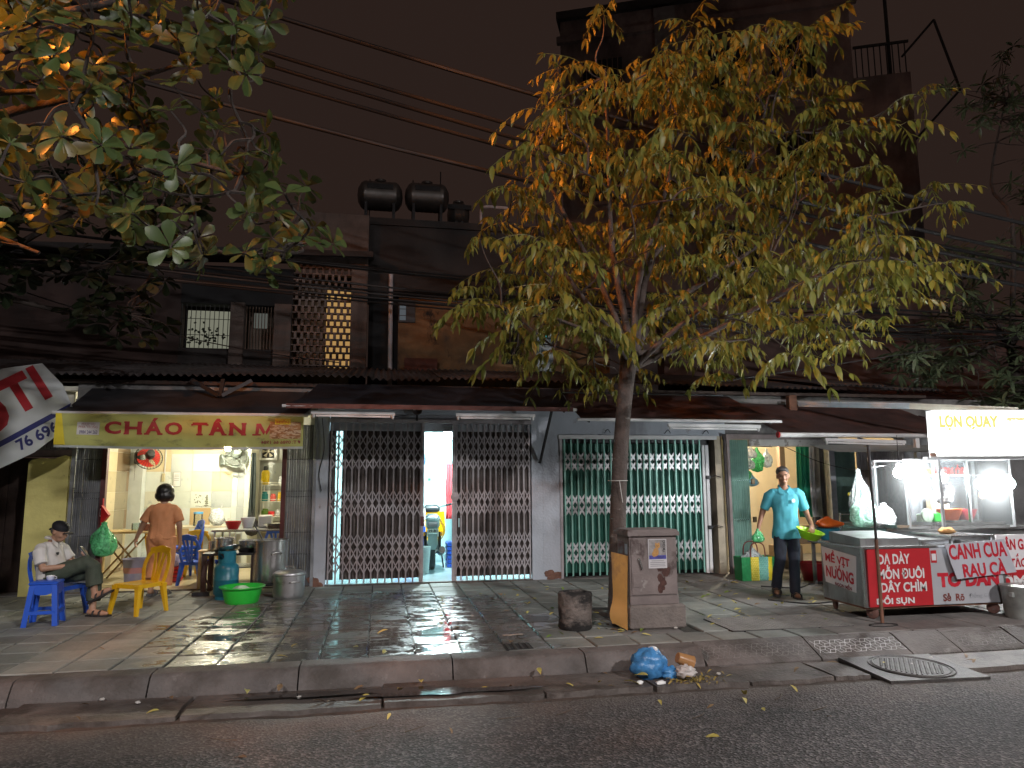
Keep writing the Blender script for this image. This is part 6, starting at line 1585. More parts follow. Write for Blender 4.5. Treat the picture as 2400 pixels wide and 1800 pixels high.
# woven basket
t = thing('woven_basket', 'green and yellow woven plastic shopping basket beside the folded shutter', 'basket', (5.50,9.98,PZ))
cols = [M('weave_green', (.02,.22,.07), .4, var=.2, scale=30), M('weave_yellow', (.62,.47,.02), .4, var=.1, scale=30), M('weave_mint', (.16,.40,.34), .4, var=.2, scale=30), M('weave_yellow'), M('weave_green')]
bw_ = .52; hh = .34
for i, (u0, u1) in enumerate(((0,.27),(.27,.52),(.52,.80),(.80,.92),(.92,1))):
    MB().grid(lambda u, v: (-bw_/2+bw_*(u0+(u1-u0)*u)+.02*(v-.5)*(u0-.5), -.10-.012*v+.004*mnoise.noise((u*9,v*9,i)), hh*v), 4, 8).build('woven_panel', cols[i], t)
MB().add([(-bw_/2-.01,-.11,hh),(-bw_/2,-.10,0),(-bw_/2,.12,0),(-bw_/2-.01,.13,hh),(bw_/2+.01,-.11,hh),(bw_/2,-.10,0),(bw_/2,.12,0),(bw_/2+.01,.13,hh)], [(0,1,2,3),(7,6,5,4),(3,2,6,7),(1,5,6,2)]).build('body', cols[0], t)
kn = MB().ball((0,0,0), (.012,.006,.012), 6, 4).mesh('weave_knot', M('weave_light', (.72,.62,.12), .4)); kg = MB().ball((0,0,0), (.012,.006,.012), 6, 4).mesh('weave_knot', M('weave_mint'))
for j in range(12):
    for i in range(10):
        x = -bw_/2+.02+.0265*i+.013*(j%2)
        if .27 < (x+bw_/2)/bw_ < .52: inst('weave_knot', kn, t, (x+.125*0,-.112,.02+.027*j))
    for i in range(7):
        x = .03+.026*i+.013*(j%2)
        inst('weave_knot', kg, t, (x,-.112,.02+.027*j)) if (x+bw_/2)/bw_ < .79 else None
for y in (-.10,.11): MB().tube(smoothpath([(-.12,y,hh-.02),(-.10,y,hh+.16),(0,y,hh+.21),(.10,y,hh+.16),(.12,y,hh-.02)]), .009, 6).build('handle', M('dark_red_tube', (.16,.03,.03), .4), t, smooth=60)
sack('crumpled clear bag stuffed in the woven basket', clear_film, (5.48,10.0,.62), .15, .2, 15)
# steel chair / ladder back and tubs behind the cart
t = thing('steel_chair', 'bright steel framed chair back behind the cart', 'chair', (7.05,9.85,PZ))
for x in (6.85,7.22): MB().tube([(x+(.02 if x < 7 else -.02),9.85,1.12),(x,9.85,.16)], .016, 8).build('leg', steel, t, smooth=60, world=True)
for z in (1.10,.98,.82,.66,.5): MB().tube([(6.86,9.85,z),(7.21,9.85,z)], .011, 6).build('rung', steel, t, smooth=60, world=True)
for x in (6.85,7.22): MB().tube([(x,9.85,.55),(x,9.5,.53),(x,9.5,.16)], .014, 6).build('front_leg', steel, t, world=True)
MB().box(6.85,7.22,9.5,9.86,.54,.56).build('seat', steel, t, world=True)
bowl('blue_tub', 'blue plastic tub with a clear bag in front of the steel chair', 'tub', (6.75,8.9,.87), .24, .12, M('sky_blue_plastic'))
sack('clear bag lying in the blue tub', clear_film, (6.72,8.9,1.16), .09, .2, 18)
bowl('teal_tub', 'teal tub with an orange bag beside the man', 'tub', (6.28,9.3,.78), .17, .16, M('teal_plastic', (.03,.22,.32), .4))
sack('orange plastic bag in the teal tub', M('orange_film', (.72,.14,.02), .35, trans=.2), (6.28,9.3,1.10), .17, .16, 19)
t = thing('low_rack', 'grey rack carrying the tubs behind the cart', 'rack', (6.5,9.1,PZ))
MB().box(6.05,7.0,8.7,9.45,.74,.77).build('top', grey_steel, t, world=True)
for x in (6.1,6.95):
    for y in (8.75,9.4): MB().box(x-.02,x+.02,y-.02,y+.02,PZ,.74).build('leg', grey_steel, t, world=True)
t = thing('ground_cable', 'black electric cable lying across the pavement behind the cart', 'cable', (5.3,9.0,PZ)); MB().tube(smoothpath([(5.2,9.3,.172),(5.6,9.05,.172),(6.1,9.4,.172),(6.6,9.1,.172),(7.2,9.3,.172)]), .009, 6).build('run', cable_m, t, smooth=60, world=True); MB().tube(smoothpath([(4.7,8.25,.172),(5.0,7.9,.172),(5.5,7.95,.172),(6.0,7.8,.172)]), .008, 6).build('run', cable_m, t, smooth=60, world=True)

for lb, pts in (('thin black wire drooping from the sundries shop to the stall pole', [(6.6,10.9,2.2),(6.9,10.3,1.9),(7.1,9.6,1.75),(6.6,8.4,1.8),(5.2,6.85,1.75)]), ('loose wire hanging down the white pillar left of the grey gate', [(-.84,10.64,2.55),(-.80,10.64,2.1),(-.86,10.64,1.75),(-.82,10.64,1.5)]), ('slack black wire looped under the navy awning', [(-.75,10.3,2.60),(-.2,10.4,2.52),(.4,10.5,2.60)])):
    tag(MB().tube(smoothpath(pts), .006, 5).build('loose_wire', cable_m, smooth=60), lb, 'wire')
# ================================================================== FOOD STALL
cart = thing('food_cart', 'stainless steel food cart on castors with red and white menu panels', 'cart', (5.86,7.25,PZ))
ca = M('cart_steel', (.33,.34,.34), .38, .8, var=.2, scale=4, stain=((.16,.15,.14), 2.5, .55, .15, 2.5))
CX0, CX1, CY0, CY1, CZ0, CZ1 = 5.04, 6.74, 6.88, 7.62, .29, .89
MB().box(CX0,CX1,CY0,CY1,CZ0,CZ1).build('body', ca, cart, world=True)
MB().box(CX0-.012,CX1+.012,CY0-.012,CY1+.012,CZ1,CZ1+.022).build('top_rim', steel, cart, world=True)
for x in (CX0+.01,CX1-.01): MB().box(x-.022,x+.022,CY0-.008,CY0+.03,CZ0,CZ1-.002).build('corner_trim', steel, cart, world=True)
MB().box(CX0,CX1,CY0+.01,CY1-.01,CZ0-.02,CZ0-.001).build('base_frame', M('rusty_iron'), cart, world=True)
castor_m = M('castor_brown', (.20,.10,.08), .6, var=.2)
for x, y, a in ((CX0+.12,CY0+.08,25),(CX0+.10,CY1-.06,-20),(CX1-.1,CY0+.08,60),(CX1-.1,CY1-.06,10)):
    X = Matrix.Translation((x,y,PZ+.062)) @ Matrix.Rotation(R(a),4,'Z') @ Euler((0,R(90),0)).to_matrix().to_4x4()
    w_ = MB().lathe([(.018,-.018),(.05,-.018),(.062,-.012),(.062,.012),(.05,.018),(.018,.018)], 22).xf(X).build('castor', castor_m, cart, smooth=40, world=True)
    MB().lathe([(0,-.02),(.02,-.02),(.02,.02),(0,.02)], 12).xf(X).build('axle', steel, w_, world=True)
    q = MB()
    for s in (-1,1): q.prism([(-.02,-.0),(.02,0),(.03,.065),(-.03,.065)], (s*.024-.002,s*.024+.002), 'x')
    q.box(-.035,.035,-.035,.035,.062,.07); q.xf(Matrix.Translation((x,y,PZ+.05)) @ Matrix.Rotation(R(a),4,'Z')).build('fork', castor_m, w_, world=True)
# steel lids on the cart
MB().add([(CX0+.06,CY0+.12,CZ1+.022),(CX0+.72,CY0+.06,CZ1+.022),(CX0+.72,CY1-.08,CZ1+.022),(CX0+.06,CY1-.08,CZ1+.022),(CX0+.06,CY0+.12,CZ1+.10),(CX0+.72,CY0+.06,CZ1+.10),(CX0+.72,CY1-.08,CZ1+.14),(CX0+.06,CY1-.08,CZ1+.14)], [(3,2,1,0),(4,5,6,7),(0,1,5,4),(1,2,6,5),(2,3,7,6),(3,0,4,7)]).build('lid_box', ca, cart, world=True)
MB().box(CX0+.76,CX0+1.1,CY0+.06,CY1-.1,CZ1+.022,CZ1+.075).build('tray_well', steel, cart, world=True)
MB().box(CX0+1.12,CX1-.03,CY0+.04,CY1-.06,CZ1+.10,CZ1+.115).build('folding_leaf', steel, cart, world=True)
for x in (CX0+1.14,CX1-.06): MB().box(x-.01,x+.01,CY0+.06,CY0+.08,CZ1+.022,CZ1+.10).build('leaf_prop', steel, cart, world=True)
# side panel and painted panels (print lies flat on them)
white_pan = M('sign_white', (.66,.66,.67), .45, var=.05, stain=((.45,.45,.46), 3, .62, .1, 1)); red_pan = M('sign_red', (.42,.018,.025), .4, var=.1); grey_pan = M('sign_grey', (.36,.37,.39), .45, var=.08, stain=((.26,.26,.28), 4, .6, .06, 1)); sign_red = M('sign_red_paint', (.46,.015,.03), .45, var=.08); sign_white = M('sign_white_paint', (.62,.61,.60), .5, var=.06); dark_red = M('sign_dark_red_paint', (.22,.02,.03), .5)
sp_ = thing('side_menu_panel', 'white painted menu panel MỀ VỊT NƯỚNG on the end of the food cart', 'sign', (CX0,7.28,.42))
MB().prism([(7.60,.86),(7.55,.47),(7.03,.42),(6.99,.80)], (CX0-.012,CX0-.004), 'x').build('board', white_pan, sp_, world=True)
SM = Matrix.Translation((CX0-.0155,7.575,0)) @ Matrix.Rotation(R(-90),4,'Z')
def side_text(s, a0, a1, z0, z1, m, bold, slope=-.07):
    o = letters(s, a0, a1, z0, z1, 0, m, sp_, bold=bold)
    for v in o.data.vertices:
        p = v.co.copy(); p.z += slope*(p.x-.0); v.co = (SM @ p)-Vector(sp_['_o'])
side_text('MỀ VỊT', .05,.48,.685,.845, sign_red, .035); side_text('NƯỚNG', .05,.53,.535,.70, sign_red, .04); side_text('NGON MỀN', .20,.49,.465,.525, dark_red, .04)
fm = thing('red_menu_panel', 'red menu panel with white lettering on the front of the food cart', 'sign', (5.42,CY0-.01,.30))
MB().box(CX0+.02,CX0+.78,CY0-.022,CY0-.012,.295,.885).build('board', red_pan, fm, world=True)
def ftext(par, s, x0, x1, z0, z1, m, bold, dy=.026, shear=0):
    o = letters(s, x0, x1, z0, z1, CY0-dy, m, par, bold=bold, shear=shear)
    for v in o.data.vertices: v.co = v.co-Vector(par['_o'])
ftext(fm, 'DẠ DÀY', CX0+.15,CX0+.53,.70,.86, sign_white, .03); ftext(fm, 'MÕN ĐUÔI', CX0+.14,CX0+.69,.575,.705, sign_white, .03); ftext(fm, 'DÂY CHÌM', CX0+.16,CX0+.71,.44,.565, sign_white, .03); ftext(fm, 'DỒI SỤN', CX0+.10,CX0+.55,.305,.415, sign_white, .035)
gp = thing('grey_menu_panel', 'grey menu panel with red words TO DAN at the right of the cart front', 'sign', (6.28,CY0-.01,.30))
MB().box(CX0+.782,CX1-.03,CY0-.020,CY0-.012,.295,.885).build('board', grey_pan, gp, world=True)
ftext(gp, 'TO DAN', CX0+.85,CX1-.09,.47,.625, sign_red, .06, .0235); ftext(gp, 'Sẻ  Rõ', CX0+.90,CX0+1.16,.325,.41, M('sign_brown_paint', (.16,.03,.02), .5), .03, .0235)
ftext(gp, 'Đồng Giá', CX0+1.22,CX0+1.5,.34,.41, M('sign_faint_paint', (.31,.32,.34), .5), .01, .0235)
MB().box(CX0+.79,CX0+.86,CY0-.0225,CY0-.0205,.73,.86).build('red_tab', red_pan, gp, world=True); MB().box(CX0+.80,CX0+.85,CY0-.0245,CY0-.0230,.755,.825).build('paper_tab', white_pan, gp, world=True)
cs = thing('hanging_menu_board', 'tilted grey board CANH CUA RAU CÀ hung on the cart corner', 'sign', (6.42,CY0-.05,.58))
CS = Matrix.Translation((6.42,CY0-.05,.77)) @ Euler((R(-5),R(-1.5),R(4))).to_matrix().to_4x4()
MB().prism([(-.445,.165),(.36,.185),(.445,-.175),(-.36,-.20),(-.40,-.05)], (-.004,.004), 'y').xf(CS).build('board', M('sign_pale_grey', (.42,.43,.47), .45, var=.06), cs, world=True)
def cst(s, x0, x1, z0, z1, bold):
    o = letters(s, x0, x1, z0, z1, -.0075, sign_red, cs, bold=bold)
    for v in o.data.vertices: v.co = (CS @ v.co)-Vector(cs['_o'])
cst('CANH CUA', -.41,.36,.0,.16, .03); cst('RAU CÀ', -.27,.31,-.19,-.015, .032)
for x in (-.3,.25): MB().tube([tuple(CS @ Vector((x,0,.16))), (6.42+x,CY0+.02,CZ1+.03)], .003, 4).build('wire', black_steel, cs, world=True)
# pole with its arm
t = thing('stall_pole', 'thin rusty steel pole with a white upper arm standing before the cart', 'pole', (5.07,6.70,PZ))
MB().tube([(5.07,6.70,PZ),(5.085,6.72,1.0)], .018, 8).build('lower_post', M('rusty_iron'), t, smooth=60, world=True)
MB().tube([(5.085,6.72,.98),(5.10,6.76,1.98)], .014, 8).build('upper_post', black_steel, t, smooth=60, world=True)
MB().tube([(5.10,6.76,1.97),(5.62,7.5,2.0)], .012, 6).build('arm', black_steel, t, smooth=60, world=True)
MB().tube(smoothpath([(5.105,6.755,1.2),(5.10,6.75,1.55),(5.14,6.80,1.68),(5.45,7.25,1.86)]), .006, 5).build('white_wire', white_paint, t, smooth=60, world=True)
MB().tube([(5.02+.16*math.cos(a/10*6.283),6.62+.07*math.sin(a/10*6.283),.165) for a in range(10)], .006, 5).build('cable_loop', cable_m, t, world=True)
stall_w = glow('stall_bulb', (.93,.98,1.0), BULB['stall']); stall_warm = glow('stall_warm_bulb', (1.0,.62,.25), 40)
bulb('left lit bulb hanging over the food cart', (5.98,7.42,1.695), .06, stall_w, (6.05,7.5,2.14))
bulb('middle lit bulb glowing behind the hanging white bag', (6.83,7.75,1.63), .06, stall_w, (6.83,7.75,1.95))
bulb('right lit bulb at the edge of the glass case', (7.40,7.35,1.56), .06, stall_w, (7.40,7.35,1.9))
bulb('small warm lit bulb inside the glass case', (7.42,7.75,1.42), .05, stall_warm, (7.42,7.75,1.85))
# back counter
bc = thing('stall_counter', 'stainless stall counter behind the cart, loaded with trays', 'counter', (7.0,8.15,PZ))
MB().box(6.05,8.3,7.80,8.5,.20,1.00).build('body', ca, bc, world=True); MB().box(6.0,8.35,7.74,8.55,1.0,1.03).build('top', steel, bc, world=True)
for k, (x0,x1,y0,y1,z) in enumerate(((6.45,7.5,7.50,8.0,1.035),(6.5,7.45,7.52,7.95,1.072),(6.0,6.6,7.55,7.95,1.05))):
    t = thing('steel_tray', '%s stainless tray lying on the stall counter' % ('lower wide','upper wide','left narrow')[k], 'tray', ((x0+x1)/2,(y0+y1)/2,z))
    MB().box(x0,x1,y0,y1,z,z+.012).build('base', steel, t, world=True)
    for a in ((x0,x1,y0,y0+.012),(x0,x1,y1-.012,y1),(x0,x0+.012,y0+.013,y1-.013),(x1-.012,x1,y0+.013,y1-.013)): MB().box(*a,z+.0125,z+.034).build('rim', steel, t, world=True)
t = thing('brown_sponge', 'lumpy orange brown rag lying on the cart lid', 'rag', (6.35,7.2,CZ1+.117)); MB().ball((6.35,7.2,CZ1+.145), (.10,.06,.04), 14, 9, .4, 3, 2).build('lump', M('brown_rag', (.38,.20,.07), .9, var=.3, bump=.8, bscale=60), t, smooth=70, world=True)
# glass display case
gc = thing('glass_case', 'aluminium framed glass display case under the lit sign', 'display case', (6.95,7.9,1.03))
gm = M('aluminium_frame', (.55,.56,.57), .3, .8)
GX = (6.18,7.02,7.62); GY0, GY1 = 7.56, 8.1
for x in GX:
    for y in (GY0,GY1): MB().box(x-.014,x+.014,y-.014,y+.014,1.04,1.86).build('upright', gm, gc, world=True)
for z in (1.05,1.85):
    for y in (GY0,GY1): MB().box(GX[0],GX[2],y-.012,y+.012,z-.012,z+.012).build('rail', gm, gc, world=True)
for a, b in ((0,1),(1,2)):
    MB().box(GX[a]+.016,GX[b]-.016,GY0-.003,GY0+.003,1.065,1.835).build('pane', glass('case_glass', (.96,.99,.99), .04, .02), gc, world=True)
MB().box(GX[0]-.003,GX[0]+.003,GY0+.016,GY1-.016,1.065,1.835).build('pane', glass('case_glass'), gc, world=True)
MB().box(GX[0]+.1,GX[2]-.1,GY0+.2,GY0+.21,1.66,1.67).build('hanging_rod', gm, gc, world=True)
def gtext(s, x0, x1, z0, z1, m, y):
    o = letters(s, x0, x1, z0, z1, y, m, gc, bold=.03, mirror=True)
    for v in o.data.vertices: v.co = v.co-Vector(gc['_o'])
dec_o = M('decal_orange', (.75,.36,.05), .5, trans=.4); dec_w = M('decal_white', (.70,.72,.75), .5, trans=.4); dec_r = M('decal_red', (.65,.05,.04), .5, trans=.4)
gtext('PHỞ THÁI', 6.50,7.00,1.68,1.77, dec_o, GY1+.02); gtext('DỒI XÔI', 6.62,7.08,1.52,1.63, dec_w, GY1+.02); gtext('BÒ NGAN', 7.06,7.50,1.66,1.80, dec_r, GY1+.02)
MB().box(GX[0],GX[2],GY1+.05,GY1+.06,1.04,1.86).build('back_film', glass('smoked_film', (.50,.50,.53), .18, .05), gc, world=True)
# lit sign box
sg = thing('lit_sign_box', 'glowing white light box sign reading LỢN QUAY over the food stall', 'sign', (6.9,7.3,1.87))
SG = Matrix.Translation((6.50,7.40,0)) @ Matrix.Rotation(R(-8),4,'Z')
MB().box(0,1.7,.006,.16,1.885,2.44).xf(SG).build('case', white_paint, sg, world=True)
MB().box(.01,1.69,-.002,.004,1.892,2.433).xf(SG).build('lit_face', glow('sign_face', (1.0,.99,.97), 3.2), sg, world=True)
def sgt(s, x0, x1, z0, z1, m, bold):
    o = letters(s, x0, x1, z0, z1, -.006, m, sg, bold=bold)
    for v in o.data.vertices: v.co = (SG @ v.co)-Vector(sg['_o'])
sgt('LỢN QUAY', .05,.78,2.19,2.38, glow('sign_letter', (1.0,.92,.30), .95), .06)
q = MB()
for k in range(9):
    x = .88+.05*k; q.quad((x,-.006,2.31+.012*(k%3)),(x+.06,-.006,2.30+.01*(k%2)),(x+.055,-.006,2.345),(x+.01,-.006,2.35))
    if k > 3: q.quad((x,-.006,2.20),(x+.04,-.006,2.205),(x+.03,-.006,2.235),(x,-.006,2.23))
q.xf(SG).build('pig_print', glow('sign_print', (1.0,.90,.45), .97), sg, world=True)
for x in (.02,1.6): MB().box(x,x+.03,.04,.07,1.0,1.88).xf(SG).build('leg', gm, sg, world=True)
MB().box(-.12,1.75,.02,.10,1.850,1.882).xf(SG).build('bottom_rail', gm, sg, world=True)
# things on the counter
for k, x in enumerate((6.28,6.43,6.58)):
    t = thing('spice_jar', '%s of the three red lidded jars on the stall counter' % ('leftmost','middle','rightmost')[k], 'jar', (x,8.32,1.03), group='red lidded jars')
    MB().lathe([(.055,0),(.062,.02),(.062,.10),(.05,.12),(0,.12)], 18).build('body', glass('jar_glass', (.85,.80,.72), .4), t, smooth=40); MB().lathe([(.058,.12),(.06,.15),(.0,.152)], 18).build('lid', red_pl, t, smooth=40)
bowl('orange_basin', 'bright orange plastic basin in the glass case', 'basin', (7.05,7.92,1.11), .15, .14, M('orange_basin_plastic', (.85,.13,.01), .35))
bowl('red_plastic_tub', 'dark red tub right of the orange basin', 'tub', (7.33,7.98,1.11), .14, .13, M('dark_red_basin'))
t = thing('kitchen_scale', 'round dial kitchen scale with a green pan in the glass case', 'scale', (6.66,7.84,1.085)); MB().lathe([(0,0),(.08,0),(.08,.03),(0,.03)], 20, mat=Matrix.Translation((6.66,7.85,1.18)) @ Euler((R(90),0,0)).to_matrix().to_4x4()).build('dial', M('pale_green_scale', (.45,.55,.42), .4), t, world=True); MB().rbox(6.66,7.89,1.14,.16,.09,.11,.01).build('base', M('pale_green_scale'), t, world=True); MB().rbox(6.80,7.86,1.15,.10,.08,.11,.01).build('pan', green_pl, t, world=True)
t = thing('carton', 'cream carton standing behind the orange basin', 'box', (7.0,8.03,1.03)); MB().rbox(7.0,8.04,1.27,.26,.1,.24,.008).build('body', M('cream_carton', (.62,.48,.33), .7), t, world=True)
t = thing('storage_box', 'green box with a yellow lid behind the jars', 'box', (6.7,8.7,1.2)); MB().rbox(6.62,8.75,1.32,.5,.3,.14,.01).build('body', M('box_green', (.05,.22,.07), .45), t, world=True); MB().rbox(6.62,8.75,1.42,.54,.34,.05,.01).build('lid', M('box_yellow', (.62,.52,.04), .45), t, world=True)
t = thing('cardboard_carton', 'brown cardboard carton under the green box', 'box', (6.65,8.7,1.0)); MB().rbox(6.65,8.72,1.13,.42,.26,.22,.008).build('body', M('red_print_carton', (.36,.20,.13), .8, var=.25), t, world=True)
sack('blue white bag heap on the left end of the stall counter', white_film, (6.12,7.9,1.33), .20, .3, 31, lump=.5)
sack('white carrier bag hanging in the glass case before the lit bulb', white_film, (6.62,7.5,1.66), .13, .34, 33, squash=.5)
sack('large clear bag of greens hanging on the stall pole', glass('green_clear_film', (.55,.82,.70), .4, .2), (5.72,7.75,1.50), .15, .46, 35, squash=.6)
sack('clear crumpled bag hanging behind the stall pole', clear_film, (6.05,8.25,1.75), .12, .6, 36)
t = thing('ladle', 'white plastic ladle hanging left of the glass case', 'ladle', (6.23,7.45,1.45)); MB().tube([(6.24,7.45,1.72),(6.23,7.45,1.54)], .008, 5).build('handle', white_paint, t, world=True); MB().ball((6.23,7.44,1.50), (.04,.02,.032), 12, 8).build('cup', white_paint, t, smooth=60, world=True)
t = thing('meat_hook', 'steel S hook hanging in the glass case', 'hook', (6.86,7.75,1.4)); MB().tube(smoothpath([(6.84,7.76,1.67),(6.88,7.76,1.64),(6.85,7.76,1.58),(6.87,7.76,1.44),(6.90,7.76,1.42),(6.92,7.76,1.46)]), .007, 6).build('wire', steel, t, smooth=60, world=True)
t = thing('stall_cupboard', 'grey steel cupboard standing behind the stall pole', 'cupboard', (6.75,9.45,PZ)); MB().rbox(7.85,9.5,.95,.55,.4,1.55,.01).build('body', M('grey_cupboard', (.17,.175,.18), .5, .3, var=.15), t, world=True)
for z in (1.35,.95): MB().tube([(7.7,9.29,z),(7.8,9.29,z)], .01, 6).build('handle', steel, t, world=True)
t = thing('stall_post', 'white steel post behind the left stall bulb', 'post', (6.75,8.75,PZ)); MB().box(7.48,7.54,8.9,8.96,PZ,2.2).build('shaft', white_paint, t, world=True)
t = thing('stall_tarp', 'grey tarpaulin sheet stretched over the food stall', 'awning', (7.4,8.6,2.1)); wavy((6.0,9.2,2.12),(9.2,9.2,2.12),(5.95,8.35,1.98),(9.2,8.2,1.98),40,10,.02,2,.02,4).build('canvas', M('grey_green_tarp', (.18,.19,.18), .6, var=.2), t, smooth=80, world=True)
# signs at the right edge and the metal bucket
t = thing('white_price_board', 'white board with red words CHÂN GÀ SẢ TẮC at the right edge', 'sign', (7.1,6.98,.62))
MB().box(6.78,7.9,6.98,6.99,.60,1.0).build('board', white_pan, t, world=True)
for s, x0, x1, z0, z1 in (('CHÂN GÀ',6.74,7.20,.83,.98),('SẢ TẮC',6.79,7.14,.64,.79)):
    o = letters(s, x0, x1, z0, z1, 6.976, sign_red, t, bold=.03)
    for v in o.data.vertices: v.co = v.co-Vector(t['_o'])
t = thing('red_price_board', 'red board with big white letters below the white board at the right edge', 'sign', (7.1,6.94,.3))
MB().box(6.77,7.9,6.95,6.96,.40,.615).build('board', red_pan, t, world=True); MB().box(6.77,7.9,6.95,6.96,PZ+.01,.398).build('lower_board', white_pan, t, world=True)
o = letters('CƠM SƯỜN', 6.60,7.75,.42,.60, 6.946, sign_white, t, bold=.05)
for v in o.data.vertices: v.co = v.co-Vector(t['_o'])
t = thing('metal_bucket', 'dented grey metal bucket with a lid at the right edge', 'bucket', (6.72,6.68,PZ))
MB().lathe([(.145,0),(.15,.01),(.175,.30),(.18,.31),(.18,.325),(0,.33)], 30).build('body', M('galvanised', (.36,.38,.36), .45, .6, var=.3, scale=6), t, smooth=35); MB().lathe([(.184,.315),(.186,.335),(.12,.345),(0,.348)], 30).build('lid', M('galvanised'), t, smooth=40)
for a in (200,340): MB().rbox(.175*math.cos(R(a)),.175*math.sin(R(a)),.25,.03,.05,.05,.005).build('lug', M('galvanised'), t)
# ================================================================== PEOPLE
def blob(name, prims, mat, parent, voxel=.008, it=6, fold=0, ffr=9, cut=None, seed=0):
    """closed primitives fused into one continuous skin"""
    q = MB()
    for p in prims:
        if p[0] == 'c':
            a, b, ra, rb = Vector(p[1]), Vector(p[2]), p[3], p[4]
            n = max(2, int((b-a).length/.03)); pts = [a.lerp(b,i/n) for i in range(n+1)]
            q.tube(pts, [ra+(rb-ra)*i/n for i in range(n+1)], 14); q.ball(a, ra, 14, 10); q.ball(b, rb, 14, 10)
        elif p[0] == 'l':        # elliptic loft: rings (centre, half width, half depth)
            n = 24; o_ = len(q.v); R_ = p[1]
            for c_, rx, ry in R_:
                for k in range(n):
                    a_ = 2*math.pi*k/n; ca, sa = math.cos(a_), math.sin(a_)
                    q.v.append((c_[0]+rx*math.copysign(abs(ca)**.85,ca), c_[1]+ry*math.copysign(abs(sa)**.85,sa), c_[2]))
            for i in range(len(R_)-1):
                for k in range(n): q.f.append((o_+i*n+k, o_+i*n+(k+1)%n, o_+(i+1)*n+(k+1)%n, o_+(i+1)*n+k))
            q.f += [tuple(o_+k for k in range(n-1,-1,-1)), tuple(o_+(len(R_)-1)*n+k for k in range(n))]
        elif p[0] == 't':        # flat-ended cone (sleeve, trouser leg)
            q.tube([Vector(v) for v in p[1]], p[2], 16)
        else:
            q.ball(p[1], p[2], 18, 12, mat=Euler(p[3]).to_matrix() if len(p) > 3 else None)
    me = q.mesh('tmp')
    o = bpy.data.objects.new('tmp', me); COL.objects.link(o)
    m = o.modifiers.new('r', 'REMESH'); m.mode = 'VOXEL'; m.voxel_size = voxel
    if it:
        s = o.modifiers.new('s', 'SMOOTH'); s.factor = .5; s.iterations = it
    dg = bpy.context.evaluated_depsgraph_get()
    r_ = bpy.data.meshes.new_from_object(o.evaluated_get(dg)); bpy.data.objects.remove(o); bpy.data.meshes.remove(me)
    if fold:
        nr = [v.normal.copy() for v in r_.vertices]
        for v, n in zip(r_.vertices, nr):
            c = v.co; k = mnoise.noise((c.x*ffr+seed, c.y*ffr, c.z*ffr*.45))+.5*mnoise.noise((c.x*ffr*2.3, c.y*ffr*2.3+seed, c.z*ffr*1.1))
            v.co = c+n*(k*fold)
    r_.name = name; r_.materials.clear(); r_.materials.append(mat)
    r_.polygons.foreach_set('use_smooth', [True]*len(r_.polygons)); r_.update()
    ob_ = bpy.data.objects.new(name, r_); COL.objects.link(ob_); ob_.parent = parent
    return ob_
def head_prims(c, e, s=1.0):
    X = Euler(e).to_matrix()
    def H(p): return Vector(c)+X @ (Vector(p)*s)
    E_ = lambda p, r_: ('e', H(p), tuple(k*s for k in r_), e)
    return [E_((0,.012,.02),(.072,.092,.092)), E_((0,-.02,-.02),(.062,.070,.075)), E_((0,-.035,-.075),(.045,.048,.038)), E_((0,-.045,-.03),(.055,.042,.05)),
            E_((0,-.094,-.018),(.012,.016,.026)), E_((0,-.098,-.036),(.018,.014,.011)), E_((0,-.082,-.064),(.024,.012,.008)), E_((0,-.080,-.074),(.021,.012,.008)), E_((0,-.078,.018),(.05,.014,.010)),
            E_((.074,.012,-.012),(.010,.020,.032)), E_((-.074,.012,-.012),(.010,.020,.032)), E_((.036,-.062,-.030),(.022,.022,.022)), E_((-.036,-.062,-.030),(.022,.022,.022))], H, X
def face(parent, H, X, s=1.0):
    eb = M('eye_brow', (.03,.022,.018), .8); ew = M('eye_dark', (.02,.016,.014), .3); lip = M('lip', (.26,.10,.08), .5)
    for sx in (-1,1):
        MB().ball(H((sx*.032,-.083,.001)), (.013*s,.006*s,.005*s), 10, 6).build('eye', ew, parent, smooth=60)
        MB().ball(H((sx*.033,-.091,.022)), (.020*s,.007*s,.004*s), 10, 6).build('eyebrow', eb, parent, smooth=60)
    MB().ball(H((0,-.092,-.069)), (.022*s,.006*s,.003*s), 10, 6).build('mouth', lip, parent, smooth=60)
def hand_prims(wrist, d, palm_n, curl=.5, side=1, s=1.0):
    """palm from the wrist along d, palm facing palm_n; fingers curl towards palm_n"""
    d = Vector(d).normalized(); n = Vector(palm_n); n = (n-d*n.dot(d)).normalized(); b = d.cross(n)*side; w_ = Vector(wrist)
    out = [('c', w_, w_+d*.05*s, .024*s, .026*s), ('c', w_+d*.045*s-b*.02*s, w_+d*.085*s-b*.026*s, .015*s, .012*s), ('c', w_+d*.045*s+b*.02*s, w_+d*.085*s+b*.026*s, .015*s, .012*s), ('c', w_+d*.05*s, w_+d*.088*s, .016*s, .013*s)]
    for k, L_ in enumerate((.060,.072,.076,.062)):
        p0 = w_+d*.088*s+b*(.030-.02*k)*s
        p1 = p0+(d*math.cos(curl)+n*math.sin(curl))*L_*.5*s; p2 = p1+(d*math.cos(curl*2.1)+n*math.sin(curl*2.1))*L_*.5*s
        out += [('c',p0,p1,.0095*s,.0085*s),('c',p1,p2,.0085*s,.0075*s)]
    t0 = w_+d*.03*s-b*.026*s; t1 = t0+(d*.6-b*.7+n*.35)*.04*s; t2 = t1+(d*.85-b*.1+n*.5)*.035*s
    return out+[('c',t0,t1,.012*s,.0105*s),('c',t1,t2,.0105*s,.0085*s)]
